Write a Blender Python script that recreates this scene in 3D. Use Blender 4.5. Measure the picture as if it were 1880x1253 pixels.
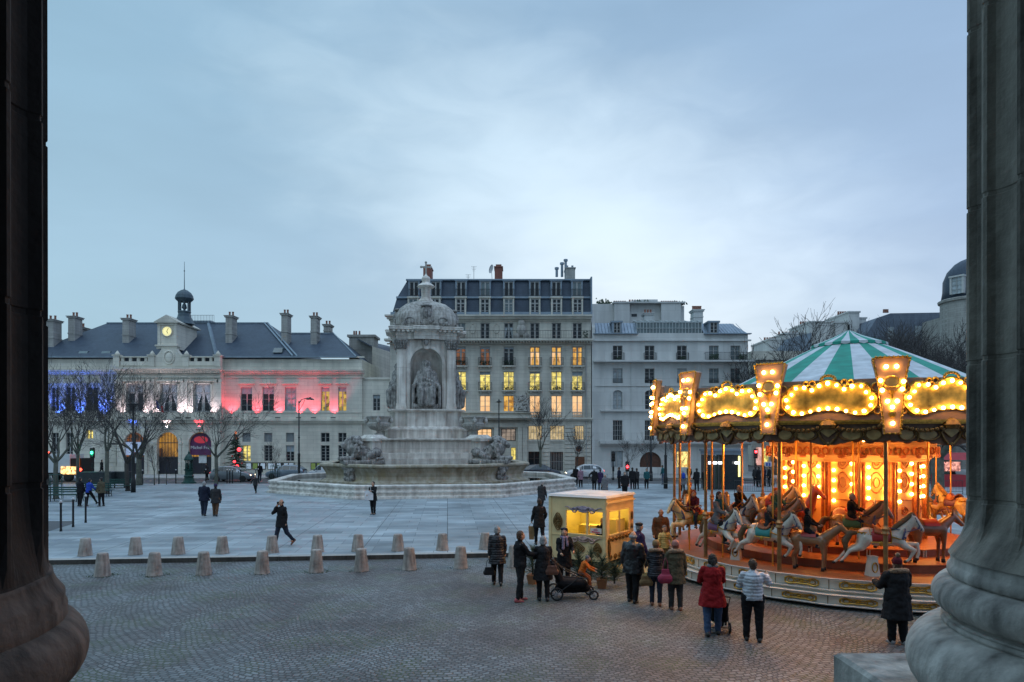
import bpy, math, random
from mathutils import Vector, Matrix, noise
R = math.radians
PI = math.pi
scene = bpy.context.scene
for o in list(bpy.data.objects):
    bpy.data.objects.remove(o)

# ------------------------------------------------------------------ camera
F = 1253.0          # focal length in photo pixels (24 mm on 36 mm)
HZ = 808.0          # horizon row of the photo
CH = 4.0            # eye height over the square
cam_d = bpy.data.cameras.new('camera')
cam_d.lens = 24.0
cam_d.sensor_width = 36.0
cam_d.shift_y = 0.0965
cam_d.clip_start = 0.05
cam_d.clip_end = 2000
cam = bpy.data.objects.new('camera', cam_d)
scene.collection.objects.link(cam)
cam.location = (0, 0, CH)
cam.rotation_euler = (R(90), 0, 0)
scene.camera = cam

# ------------------------------------------------------------------ world
def build_world():
    w = bpy.data.worlds.new("World")
    scene.world = w
    w.use_nodes = True
    nt = w.node_tree
    nt.nodes.clear()
    N = nt.nodes.new
    L = nt.links.new
    out = N('ShaderNodeOutputWorld')
    bg = N('ShaderNodeBackground')
    tc = N('ShaderNodeTexCoord')
    sep = N('ShaderNodeSeparateXYZ')
    L(tc.outputs['Generated'], sep.inputs[0])
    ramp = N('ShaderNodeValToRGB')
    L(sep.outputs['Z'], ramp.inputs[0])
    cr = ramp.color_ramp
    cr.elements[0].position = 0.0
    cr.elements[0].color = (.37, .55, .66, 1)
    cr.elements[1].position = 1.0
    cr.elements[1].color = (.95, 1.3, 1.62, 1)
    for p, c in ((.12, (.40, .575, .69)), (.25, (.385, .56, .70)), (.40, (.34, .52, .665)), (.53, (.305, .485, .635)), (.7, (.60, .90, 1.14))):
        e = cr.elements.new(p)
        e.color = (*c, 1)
    # broad streaky cloud layer
    mp = N('ShaderNodeMapping')
    mp.inputs['Scale'].default_value = (1.6, 1.6, 6.0)
    mp.inputs['Rotation'].default_value = (0, R(7), 0)
    L(tc.outputs['Generated'], mp.inputs[0])
    n1 = N('ShaderNodeTexNoise')
    n1.inputs['Scale'].default_value = 1.7
    n1.inputs['Detail'].default_value = 7
    n1.inputs['Roughness'].default_value = .55
    n1.inputs['Distortion'].default_value = .15
    L(mp.outputs[0], n1.inputs['Vector'])
    mr = N('ShaderNodeMapRange')
    mr.inputs[1].default_value = .32
    mr.inputs[2].default_value = .72
    mr.inputs[3].default_value = .955
    mr.inputs[4].default_value = 1.055
    L(n1.outputs[0], mr.inputs[0])
    mul = N('ShaderNodeVectorMath')
    mul.operation = 'SCALE'
    L(ramp.outputs[0], mul.inputs[0])
    L(mr.outputs[0], mul.inputs['Scale'])
    # cooler, more violet to the right; greener to the left
    lr = N('ShaderNodeMapRange')
    lr.inputs[1].default_value = -.6
    lr.inputs[2].default_value = .6
    L(sep.outputs['X'], lr.inputs[0])
    tint = N('ShaderNodeMix')
    tint.data_type = 'RGBA'
    tint.inputs[6].default_value = (.95, 1.0, 1.01, 1)
    tint.inputs[7].default_value = (1.0, .93, 1.05, 1)
    L(lr.outputs[0], tint.inputs[0])
    tm = N('ShaderNodeVectorMath')
    tm.operation = 'MULTIPLY'
    L(mul.outputs[0], tm.inputs[0])
    L(tint.outputs[2], tm.inputs[1])
    # bright opening in the clouds, low in front
    d = Vector((150, 1253, 395)).normalized()
    sc = N('ShaderNodeMapping')
    sc.inputs['Rotation'].default_value = (0, R(-22), 0)
    sub = N('ShaderNodeVectorMath')
    sub.operation = 'SUBTRACT'
    sub.inputs[1].default_value = d
    L(tc.outputs['Generated'], sub.inputs[0])
    L(sub.outputs[0], sc.inputs[0])
    sc2 = N('ShaderNodeVectorMath')
    sc2.operation = 'MULTIPLY'
    sc2.inputs[1].default_value = (1.9, 1.0, 4.6)
    L(sc.outputs[0], sc2.inputs[0])
    ln = N('ShaderNodeVectorMath')
    ln.operation = 'LENGTH'
    L(sc2.outputs[0], ln.inputs[0])
    n2 = N('ShaderNodeTexNoise')
    n2.inputs['Scale'].default_value = 9
    n2.inputs['Detail'].default_value = 6
    n2.inputs['Distortion'].default_value = .5
    mp2 = N('ShaderNodeMapping')
    mp2.inputs['Scale'].default_value = (1, 1, 2.4)
    L(tc.outputs['Generated'], mp2.inputs[0])
    L(mp2.outputs[0], n2.inputs['Vector'])
    ad = N('ShaderNodeMath')
    ad.operation = 'MULTIPLY_ADD'
    ad.inputs[1].default_value = .6
    ad.inputs[2].default_value = -.29
    L(n2.outputs[0], ad.inputs[0])
    ad2 = N('ShaderNodeMath')
    ad2.operation = 'ADD'
    L(ln.outputs['Value'], ad2.inputs[0])
    L(ad.outputs[0], ad2.inputs[1])
    pr = N('ShaderNodeMapRange')
    pr.interpolation_type = 'SMOOTHSTEP'
    pr.inputs[1].default_value = 0
    pr.inputs[2].default_value = 1.15
    pr.inputs[3].default_value = .34
    pr.inputs[4].default_value = 0
    L(ad2.outputs[0], pr.inputs[0])
    glow = N('ShaderNodeVectorMath')
    glow.operation = 'SCALE'
    glow.inputs[0].default_value = (.95, 1.0, .92)
    L(pr.outputs[0], glow.inputs['Scale'])
    fin = N('ShaderNodeVectorMath')
    fin.operation = 'ADD'
    L(tm.outputs[0], fin.inputs[0])
    L(glow.outputs[0], fin.inputs[1])
    # a trace of clear twilight sky under the clouds
    sky = N('ShaderNodeTexSky')
    sky.sky_type = 'NISHITA'
    sky.sun_disc = False
    sky.sun_elevation = R(8)
    sky.sun_rotation = R(8)
    skm = N('ShaderNodeVectorMath')
    skm.operation = 'SCALE'
    skm.inputs['Scale'].default_value = .006
    L(sky.outputs[0], skm.inputs[0])
    fin2 = N('ShaderNodeVectorMath')
    fin2.operation = 'ADD'
    L(fin.outputs[0], fin2.inputs[0])
    L(skm.outputs[0], fin2.inputs[1])
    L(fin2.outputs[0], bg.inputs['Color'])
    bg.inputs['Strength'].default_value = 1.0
    L(bg.outputs[0], out.inputs[0])
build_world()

sun_d = bpy.data.lights.new('sun', 'SUN')
sun_d.energy = .22
sun_d.angle = R(35)
sun_d.color = (.95, .98, 1.0)
sun = bpy.data.objects.new('sun', sun_d)
scene.collection.objects.link(sun)
sun.rotation_euler = (R(35), 0, R(-25))   # high diffuse light from over the left shoulder

vs = scene.view_settings
scene.display_settings.display_device = 'sRGB'
vs.view_transform = 'Standard'
vs.look = 'None'
vs.exposure = 0.0
vs.gamma = 1.0
cy = scene.cycles
cy.use_denoising = True
cy.max_bounces = 6
cy.diffuse_bounces = 3
cy.glossy_bounces = 3
cy.transmission_bounces = 4
cy.transparent_max_bounces = 8
cy.sample_clamp_indirect = 4.0
cy.caustics_reflective = False
cy.caustics_refractive = False

# ------------------------------------------------------------------ helpers
def GX(px, Y):
    return (px - 940.0) / F * Y
def GZ(py, Y):
    return CH + (HZ - py) / F * Y
def GP(px, py, z=0.0):
    Y = (CH - z) * F / (py - HZ)
    return (GX(px, Y), Y, z)

class MB:
    def __init__(s):
        s.v = []; s.f = []; s.m = []; s.M = None; s.mi = 0
    def add(s, vs_, fs_):
        b = len(s.v)
        if s.M is not None:
            vs_ = [s.M @ Vector(p) for p in vs_]
        s.v.extend([tuple(p) for p in vs_])
        for f in fs_:
            s.f.append([i + b for i in f]); s.m.append(s.mi)
    def box(s, x0, x1, y0, y1, z0, z1):
        if x0 > x1: x0, x1 = x1, x0
        if y0 > y1: y0, y1 = y1, y0
        if z0 > z1: z0, z1 = z1, z0
        s.add([(x0,y0,z0),(x1,y0,z0),(x1,y1,z0),(x0,y1,z0),(x0,y0,z1),(x1,y0,z1),(x1,y1,z1),(x0,y1,z1)],
              [(0,3,2,1),(4,5,6,7),(0,1,5,4),(1,2,6,5),(2,3,7,6),(3,0,4,7)])
    def frust(s, x0, x1, y0, y1, z0, X0, X1, Y0, Y1, z1):
        s.add([(x0,y0,z0),(x1,y0,z0),(x1,y1,z0),(x0,y1,z0),(X0,Y0,z1),(X1,Y0,z1),(X1,Y1,z1),(X0,Y1,z1)],
              [(0,3,2,1),(4,5,6,7),(0,1,5,4),(1,2,6,5),(2,3,7,6),(3,0,4,7)])
    def prism(s, poly, a, b, axis='y'):
        n = len(poly)
        def P(u, v, t):
            if axis == 'y': return (u, t, v)
            if axis == 'x': return (t, u, v)
            return (u, v, t)
        vs_ = [P(u, v, a) for u, v in poly] + [P(u, v, b) for u, v in poly]
        fs_ = [tuple(range(n)), tuple(range(2*n-1, n-1, -1))]
        for i in range(n):
            j = (i+1) % n
            fs_.append((i, i+n, j+n, j))
        s.add(vs_, fs_)
    def rings(s, rs, cap=True, closed=True):
        n = len(rs[0]); vs_ = [p for r in rs for p in r]; fs_ = []
        for k in range(len(rs)-1):
            for i in range(n if closed else n-1):
                j = (i+1) % n
                fs_.append((k*n+i, k*n+j, (k+1)*n+j, (k+1)*n+i))
        if cap:
            fs_.append(tuple(range(n-1, -1, -1)))
            fs_.append(tuple((len(rs)-1)*n+i for i in range(n)))
        s.add(vs_, fs_)
    def lathe(s, prof, n=24, cx=0, cy=0, cz=0, cap=True, rot=0.0, sq=None):
        rs = []
        for r, z in prof:
            rr = max(r, 1e-4)
            if sq: rr = rr / math.cos(PI/n)
            rs.append([(cx+rr*math.cos(rot+2*PI*i/n), cy+rr*math.sin(rot+2*PI*i/n), cz+z) for i in range(n)])
        s.rings(rs, cap)
    def tube(s, pts, rad, n=8, cap=True, flat=1.0):
        pts = [Vector(p) for p in pts]
        if not hasattr(rad, '__len__'): rad = [rad]*len(pts)
        rs = []; prev = None
        for i, p in enumerate(pts):
            if i == 0: d = pts[1]-p
            elif i == len(pts)-1: d = p-pts[i-1]
            else: d = (pts[i+1]-pts[i-1])
            if d.length < 1e-9: d = Vector((0,0,1))
            d.normalize()
            if prev is None:
                a = Vector((0,0,1)) if abs(d.z) < .9 else Vector((1,0,0))
                u = d.cross(a).normalized()
            else:
                u = prev - d*prev.dot(d)
                if u.length < 1e-6: u = d.orthogonal()
                u.normalize()
            prev = u
            w = d.cross(u)
            rs.append([tuple(p + (u*math.cos(2*PI*k/n) + w*math.sin(2*PI*k/n)*flat)*rad[i]) for k in range(n)])
        s.rings(rs, cap)
    def loop(s, pts, r, n=6):
        """closed tube"""
        pts = [Vector(p) for p in pts]; m = len(pts); rs = []
        nrm = Vector((0,0,0))
        for i in range(m): nrm += pts[i].cross(pts[(i+1) % m])
        nrm.normalize()
        for i, p in enumerate(pts):
            d = (pts[(i+1) % m]-pts[i-1]).normalized()
            u = nrm; w = d.cross(u)
            rs.append([tuple(p + (u*math.cos(2*PI*k/n) + w*math.sin(2*PI*k/n))*r) for k in range(n)])
        rs.append(rs[0])
        s.rings(rs, False)
    def ell(s, c, r, n=10, m=7, rot=None):
        if not hasattr(r, '__len__'): r = (r, r, r)
        c = Vector(c); vs_ = []; fs_ = []
        for i in range(1, m):
            t = PI*i/m
            for k in range(n):
                a = 2*PI*k/n
                p = Vector((r[0]*math.sin(t)*math.cos(a), r[1]*math.sin(t)*math.sin(a), r[2]*math.cos(t)))
                if rot is not None: p = rot @ p
                vs_.append(tuple(c+p))
        top = Vector((0,0,r[2])); bot = Vector((0,0,-r[2]))
        if rot is not None: top = rot @ top; bot = rot @ bot
        vs_.append(tuple(c+top)); vs_.append(tuple(c+bot))
        T = (m-1)*n; B = T+1
        for k in range(n):
            j = (k+1) % n
            fs_.append((T, k, j))
            fs_.append((B, (m-2)*n+j, (m-2)*n+k))
            for i in range(m-2):
                fs_.append((i*n+k, (i+1)*n+k, (i+1)*n+j, i*n+j))
        s.add(vs_, fs_)
    def cap(s, p0, p1, r0, r1, n=10):
        """tapered capsule, closed"""
        p0 = Vector(p0); p1 = Vector(p1); d = (p1-p0)
        if d.length < 1e-6: d = Vector((0,0,1e-3))
        d.normalize()
        pts = []; rad = []
        for a in (89, 60, 30, 0):
            pts.append(p0 - d*r0*math.sin(R(a))); rad.append(max(r0*math.cos(R(a)), 1e-3))
        for a in (0, 30, 60, 89):
            pts.append(p1 + d*r1*math.sin(R(a))); rad.append(max(r1*math.cos(R(a)), 1e-3))
        s.tube(pts, rad, n)
    def chain(s, pts, rads, n=10):
        for i in range(len(pts)-1):
            s.cap(pts[i], pts[i+1], rads[i], rads[i+1], n)
    def mesh(s, name, mats, smooth=False):
        me = bpy.data.meshes.new(name)
        me.from_pydata(s.v, [], s.f)
        if not isinstance(mats, (list, tuple)): mats = [mats]
        for m in mats: me.materials.append(m)
        if len(mats) > 1: me.polygons.foreach_set('material_index', s.m)
        if smooth:
            me.polygons.foreach_set('use_smooth', [True]*len(me.polygons))
        me.update()
        return me
    def obj(s, name, mats, parent=None, smooth=False, loc=None):
        o = bpy.data.objects.new(name, s.mesh(name, mats, smooth))
        scene.collection.objects.link(o)
        if parent is not None: o.parent = parent
        if loc is not None: o.location = loc
        return o

_bk = bpy.data.scenes.new('bake'); _bo = []; _old = []
def bake(mb, name, mats, voxel, smooth_it=2, disp=0.0, dscale=.2):
    """fuse a soup of closed shapes into one continuous surface"""
    me = mb.mesh(name, mats)
    if not _bo:
        o = bpy.data.objects.new('bk', me); _bk.collection.objects.link(o); _bo.append(o)
        o.modifiers.new('r', 'REMESH').mode = 'VOXEL'; o.modifiers.new('s', 'SMOOTH').factor = .5
    o = _bo[0]; o.data = me
    o.modifiers['r'].voxel_size = voxel; o.modifiers['r'].use_smooth_shade = True
    o.modifiers['s'].iterations = smooth_it; o.modifiers['s'].show_viewport = smooth_it > 0
    vl = _bk.view_layers[0]; vl.update()
    out = bpy.data.meshes.new_from_object(o.evaluated_get(vl.depsgraph))
    _old.append(me)
    out.name = name
    if disp:
        cn = [(v.co.copy(), v.normal.copy()) for v in out.vertices]; flat = []
        for c, n in cn:
            q = c + n*((noise.noise(c/dscale) + .5*noise.noise(c/dscale*2.3))*disp); flat += (q.x, q.y, q.z)
        out.vertices.foreach_set('co', flat); out.update()
    out.materials.clear()
    for m in (mats if isinstance(mats, (list, tuple)) else [mats]): out.materials.append(m)
    return out

def lettering(name, text, size, loc, m, parent, ext=.004, off=0.0):
    tc = bpy.data.curves.new(name, 'FONT'); tc.body = text; tc.size = size; tc.align_x = 'CENTER'; tc.extrude = ext; tc.offset = off
    to = bpy.data.objects.new(name, tc); _bk.collection.objects.link(to)
    vl = _bk.view_layers[0]; vl.update()
    me = bpy.data.meshes.new_from_object(to.evaluated_get(vl.depsgraph)); _bk.collection.objects.unlink(to)
    me.materials.clear(); me.materials.append(m)
    return link(name, me, parent, loc, (R(90), 0, 0))
def link(name, me, parent=None, loc=None, rot=None, scale=None):
    o = bpy.data.objects.new(name, me)
    scene.collection.objects.link(o)
    if parent is not None: o.parent = parent
    if loc is not None: o.location = loc
    if rot is not None: o.rotation_euler = rot
    if scale is not None: o.scale = (scale,)*3 if not hasattr(scale, '__len__') else scale
    return o
def tag(o, label=None, cat=None, group=None, kind=None):
    if label: o['label'] = label
    if cat: o['category'] = cat
    if group: o['group'] = group
    if kind: o['kind'] = kind
    return o
def thing(name, label, cat, loc=(0,0,0), rz=0.0, group=None):
    o = bpy.data.objects.new(name, None)
    o.empty_display_size = .2
    scene.collection.objects.link(o)
    o.location = loc; o.rotation_euler = (0, 0, rz)
    return tag(o, label, cat, group)
def dup(root, loc, rz=0.0, label=None, scale=None, group=None):
    r = root.copy(); scene.collection.objects.link(r)
    r.location = loc; r.rotation_euler = (0, 0, rz)
    if scale is not None: r.scale = (scale,)*3 if not hasattr(scale, '__len__') else scale
    if label: r['label'] = label
    if group: r['group'] = group
    for ch in list(root.children):
        c = ch.copy(); scene.collection.objects.link(c); c.parent = r
        for g in list(ch.children):
            d = g.copy(); scene.collection.objects.link(d); d.parent = c
    return r

# ------------------------------------------------------------------ materials
MATS = {}
def mat(name, col, rough=.7, metal=0.0, var=.12, vscale=3.0, bump=0.0, bscale=40.0, emit=None, estr=0.0, spec=None, coat=0.0, stretch=None):
    if name in MATS: return MATS[name]
    m = bpy.data.materials.new(name); m.use_nodes = True
    nt = m.node_tree; N = nt.nodes.new; L = nt.links.new
    b = nt.nodes['Principled BSDF']
    b.inputs['Roughness'].default_value = rough
    b.inputs['Metallic'].default_value = metal
    if spec is not None: b.inputs['Specular IOR Level'].default_value = spec
    if coat: b.inputs['Coat Weight'].default_value = coat
    c = (*col, 1)
    b.inputs['Base Color'].default_value = c
    if var > 0 or bump > 0:
        tc = N('ShaderNodeTexCoord')
        src = tc.outputs['Object']
        if stretch:
            mp = N('ShaderNodeMapping'); mp.inputs['Scale'].default_value = stretch
            L(src, mp.inputs[0]); src = mp.outputs[0]
    if var > 0:
        n = N('ShaderNodeTexNoise'); n.inputs['Scale'].default_value = vscale; n.inputs['Detail'].default_value = 5
        L(src, n.inputs['Vector'])
        rp = N('ShaderNodeMapRange'); rp.inputs[1].default_value = .3; rp.inputs[2].default_value = .7
        rp.inputs[3].default_value = 1-var; rp.inputs[4].default_value = 1+var
        L(n.outputs[0], rp.inputs[0])
        vm = N('ShaderNodeVectorMath'); vm.operation = 'SCALE'; vm.inputs[0].default_value = col
        L(rp.outputs[0], vm.inputs['Scale']); L(vm.outputs[0], b.inputs['Base Color'])
    if bump > 0:
        n = N('ShaderNodeTexNoise'); n.inputs['Scale'].default_value = bscale; n.inputs['Detail'].default_value = 4
        L(src, n.inputs['Vector'])
        bp = N('ShaderNodeBump'); bp.inputs['Strength'].default_value = bump; bp.inputs['Distance'].default_value = .02
        L(n.outputs[0], bp.inputs['Height']); L(bp.outputs[0], b.inputs['Normal'])
    if emit is not None:
        b.inputs['Emission Color'].default_value = (*emit, 1)
        b.inputs['Emission Strength'].default_value = estr
    MATS[name] = m
    return m

def stone(name, col, dark, rough=.85, joints=None, stain=.5, sscale=.5, streak=True, bump=.4, axis='xz', moss=None, worldpos=True):
    """weathered masonry: large stains, vertical streaks, fine grain and optional coursing"""
    if name in MATS: return MATS[name]
    m = bpy.data.materials.new(name); m.use_nodes = True
    nt = m.node_tree; N = nt.nodes.new; L = nt.links.new
    b = nt.nodes['Principled BSDF']; b.inputs['Roughness'].default_value = rough
    b.inputs['Specular IOR Level'].default_value = .25
    g = N('ShaderNodeNewGeometry') if worldpos else N('ShaderNodeTexCoord')
    pos = g.outputs['Position'] if worldpos else g.outputs['Object']
    n1 = N('ShaderNodeTexNoise'); n1.inputs['Scale'].default_value = sscale; n1.inputs['Detail'].default_value = 8; n1.inputs['Roughness'].default_value = .65
    L(pos, n1.inputs['Vector'])
    mp = N('ShaderNodeMapping'); mp.inputs['Scale'].default_value = (2.2, 2.2, .22)
    L(pos, mp.inputs[0])
    n2 = N('ShaderNodeTexNoise'); n2.inputs['Scale'].default_value = sscale*2; n2.inputs['Detail'].default_value = 6
    L(mp.outputs[0], n2.inputs['Vector'])
    av = N('ShaderNodeMath'); av.operation = 'MULTIPLY_ADD'; av.inputs[1].default_value = .5 if streak else .15
    L(n2.outputs[0], av.inputs[0])
    h = N('ShaderNodeMath'); h.operation = 'MULTIPLY'; h.inputs[1].default_value = .5 if streak else .85
    L(n1.outputs[0], h.inputs[0]); L(h.outputs[0], av.inputs[2])
    rp = N('ShaderNodeMapRange'); rp.inputs[1].default_value = .62; rp.inputs[2].default_value = .36
    rp.inputs[3].default_value = 0; rp.inputs[4].default_value = stain
    L(av.outputs[0], rp.inputs[0])
    mx = N('ShaderNodeMix'); mx.data_type = 'RGBA'
    mx.inputs[6].default_value = (*col, 1); mx.inputs[7].default_value = (*dark, 1)
    L(rp.outputs[0], mx.inputs[0])
    cur = mx.outputs[2]
    if moss:
        n4 = N('ShaderNodeTexNoise'); n4.inputs['Scale'].default_value = 1.1; n4.inputs['Detail'].default_value = 7
        L(pos, n4.inputs['Vector'])
        r4 = N('ShaderNodeMapRange'); r4.inputs[1].default_value = .52; r4.inputs[2].default_value = .68; r4.inputs[4].default_value = .75
        L(n4.outputs[0], r4.inputs[0])
        m4 = N('ShaderNodeMix'); m4.data_type = 'RGBA'; m4.inputs[7].default_value = (*moss, 1)
        L(r4.outputs[0], m4.inputs[0]); L(cur, m4.inputs[6]); cur = m4.outputs[2]
    n3 = N('ShaderNodeTexNoise'); n3.inputs['Scale'].default_value = 14; n3.inputs['Detail'].default_value = 5
    L(pos, n3.inputs['Vector'])
    hgt = n3.outputs[0]
    if joints:
        bw, bh = joints
        sp = N('ShaderNodeSeparateXYZ'); L(pos, sp.inputs[0])
        cb = N('ShaderNodeCombineXYZ')
        if axis == 'xz':
            L(sp.outputs['X'], cb.inputs[0]); L(sp.outputs['Z'], cb.inputs[1])
        elif axis == 'xy':
            L(sp.outputs['X'], cb.inputs[0]); L(sp.outputs['Y'], cb.inputs[1])
        elif axis == 'sum':
            sm = N('ShaderNodeMath'); sm.operation = 'ADD'; L(sp.outputs['X'], sm.inputs[0]); L(sp.outputs['Y'], sm.inputs[1])
            L(sm.outputs[0], cb.inputs[0]); L(sp.outputs['Z'], cb.inputs[1])
        br = N('ShaderNodeTexBrick')
        br.inputs['Scale'].default_value = 1.0; br.inputs['Brick Width'].default_value = bw; br.inputs['Row Height'].default_value = bh
        br.inputs['Mortar Size'].default_value = .018; br.inputs['Mortar Smooth'].default_value = .4
        br.inputs['Color1'].default_value = (1,1,1,1); br.inputs['Color2'].default_value = (.86,.86,.86,1); br.inputs['Mortar'].default_value = (.62,.62,.62,1)
        L(cb.outputs[0], br.inputs['Vector'])
        m5 = N('ShaderNodeMix'); m5.data_type = 'RGBA'; m5.blend_type = 'MULTIPLY'; m5.inputs[0].default_value = .75
        L(cur, m5.inputs[6]); L(br.outputs['Color'], m5.inputs[7]); cur = m5.outputs[2]
    L(cur, b.inputs['Base Color'])
    if bump:
        bp = N('ShaderNodeBump'); bp.inputs['Strength'].default_value = bump; bp.inputs['Distance'].default_value = .03
        L(hgt, bp.inputs['Height']); L(bp.outputs[0], b.inputs['Normal'])
    MATS[name] = m
    return m

def lit(name, col, strength, col2=None, scale=1.2):
    """a lit interior seen through glass: uneven warm light with darker shapes of the room"""
    if name in MATS: return MATS[name]
    m = bpy.data.materials.new(name); m.use_nodes = True
    nt = m.node_tree; N = nt.nodes.new; L = nt.links.new
    b = nt.nodes['Principled BSDF']; b.inputs['Roughness'].default_value = .25
    b.inputs['Base Color'].default_value = (.05, .045, .03, 1)
    g = N('ShaderNodeNewGeometry')
    mp = N('ShaderNodeMapping'); mp.inputs['Scale'].default_value = (1.3, 1, .9)
    L(g.outputs['Position'], mp.inputs[0])
    n = N('ShaderNodeTexVoronoi'); n.inputs['Scale'].default_value = scale*1.6; n.distance = 'CHEBYCHEV'
    L(mp.outputs[0], n.inputs['Vector'])
    n2 = N('ShaderNodeTexNoise'); n2.inputs['Scale'].default_value = scale; n2.inputs['Detail'].default_value = 3
    L(mp.outputs[0], n2.inputs['Vector'])
    mx0 = N('ShaderNodeMix'); mx0.data_type = 'FLOAT'; mx0.inputs[0].default_value = .6
    sx = N('ShaderNodeSeparateColor'); L(n.outputs['Color'], sx.inputs[0])
    L(sx.outputs[0], mx0.inputs[2]); L(n2.outputs[0], mx0.inputs[3])
    rp = N('ShaderNodeMapRange'); rp.inputs[1].default_value = .3; rp.inputs[2].default_value = .65
    L(mx0.outputs[0], rp.inputs[0])
    mx = N('ShaderNodeMix'); mx.data_type = 'RGBA'
    c2 = col2 or tuple(c*.45 for c in col)
    mx.inputs[6].default_value = (*c2, 1); mx.inputs[7].default_value = (*col, 1)
    L(rp.outputs[0], mx.inputs[0]); L(mx.outputs[2], b.inputs['Emission Color'])
    b.inputs['Emission Strength'].default_value = strength
    MATS[name] = m
    return m

M_facade  = stone('limestone_facade', (.64,.61,.53), (.27,.255,.225), joints=(1.4,.42), stain=.55, sscale=.35)
M_facade2 = stone('cream_render', (.62,.62,.60), (.34,.34,.33), joints=(3.1,1.6), stain=.5, sscale=.3)
M_hall    = stone('town_hall_limestone', (.74,.70,.60), (.33,.31,.27), joints=(1.5,.45), stain=.5, sscale=.3)
M_trim    = stone('carved_limestone', (.48,.46,.42), (.16,.15,.14), stain=.7, sscale=.8)
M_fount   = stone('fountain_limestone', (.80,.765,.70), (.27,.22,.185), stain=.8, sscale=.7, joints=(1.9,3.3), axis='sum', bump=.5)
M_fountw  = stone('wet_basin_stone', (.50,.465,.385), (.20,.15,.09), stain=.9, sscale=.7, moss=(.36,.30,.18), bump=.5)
M_statue  = stone('weathered_statue_stone', (.40,.385,.36), (.045,.04,.038), stain=1.0, sscale=2.4, bump=.8)
M_dome    = stone('carved_dome_stone', (.52,.50,.46), (.14,.125,.11), joints=(.9,.42), axis='sum', stain=.9, sscale=1.4, bump=.9)
M_column  = stone('church_column_stone', (.66,.64,.59), (.16,.155,.145), stain=.95, sscale=2.2, bump=.5)
M_shaftd = stone('shade_blackened_shaft_stone', (.050,.042,.038), (.018,.016,.015), stain=.9, sscale=1.4, bump=.4)  # left shaft: portico shade put into the stone colour
M_shaft = stone('shade_darkened_shaft_stone', (.42,.395,.34), (.07,.066,.058), stain=1.0, sscale=1.5, bump=.5)  # right shaft darker than its base, portico shade painted into the tone
M_columnd = stone('shade_darkened_brown_base_stone', (.165,.132,.112), (.035,.03,.028), stain=1.0, sscale=2.6, bump=.5)  # brown left base, its colour darkened to stand in for portico shade
M_slate   = stone('blue_slate', (.058,.082,.115), (.03,.042,.062), joints=(.5,.22), stain=.6, sscale=.6, rough=.55, bump=.2)
M_zinc    = mat('zinc', (.20,.25,.30), .45, .3, .15, 1.5)
M_chim    = stone('chimney_stone', (.42,.41,.38), (.20,.19,.18), joints=(.8,.3), stain=.6, sscale=.8)
M_brickr  = stone('chimney_brick', (.30,.12,.09), (.14,.07,.06), joints=(.3,.12), stain=.5, sscale=1)
M_pot     = mat('clay_pot', (.23,.10,.07), .8)
M_glass   = mat('dark_window_glass', (.015,.02,.026), .12, 0, .4, 1.0, spec=.35)
M_glassb  = mat('pale_curtained_glass', (.34,.38,.40), .25, 0, .3, 2.0)
M_glassc  = mat('skylit_studio_glass', (.09,.13,.14), .12, 0, .35, .8, spec=.8)
M_blind   = mat('blue_grey_blind', (.30,.36,.40), .6, 0, .1, 2)
M_frame   = mat('white_window_frame', (.34,.34,.33), .5, 0, .08)
M_framed  = mat('dark_window_frame', (.05,.05,.05), .4, 0, .1)
M_iron    = mat('black_iron', (.018,.02,.022), .45, .4, .2, 6)
M_bronze  = mat('green_painted_iron', (.012,.06,.05), .45, .2, .3, 5)
M_lity    = lit('yellow_lit_room', (1.0,.80,.20), 1.2, (.26,.22,.06), 1.9)
M_lito    = lit('orange_lit_room', (.95,.52,.10), .95, (.40,.17,.02), 1.7)
M_litp    = lit('cream_curtain_lit_room', (1.0,.62,.30), 1.05, (.85,.48,.22), .6)
M_litd    = lit('dim_lit_room', (.30,.10,.03), .7, (.03,.02,.015))
M_litw    = lit('bright_shop_window', (1.0,.75,.25), 1.8, (.35,.20,.05), 2.0)
M_arch    = lit('lamp_lit_archway', (.75,.36,.05), .55, (.12,.04,.01), .5)
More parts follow.
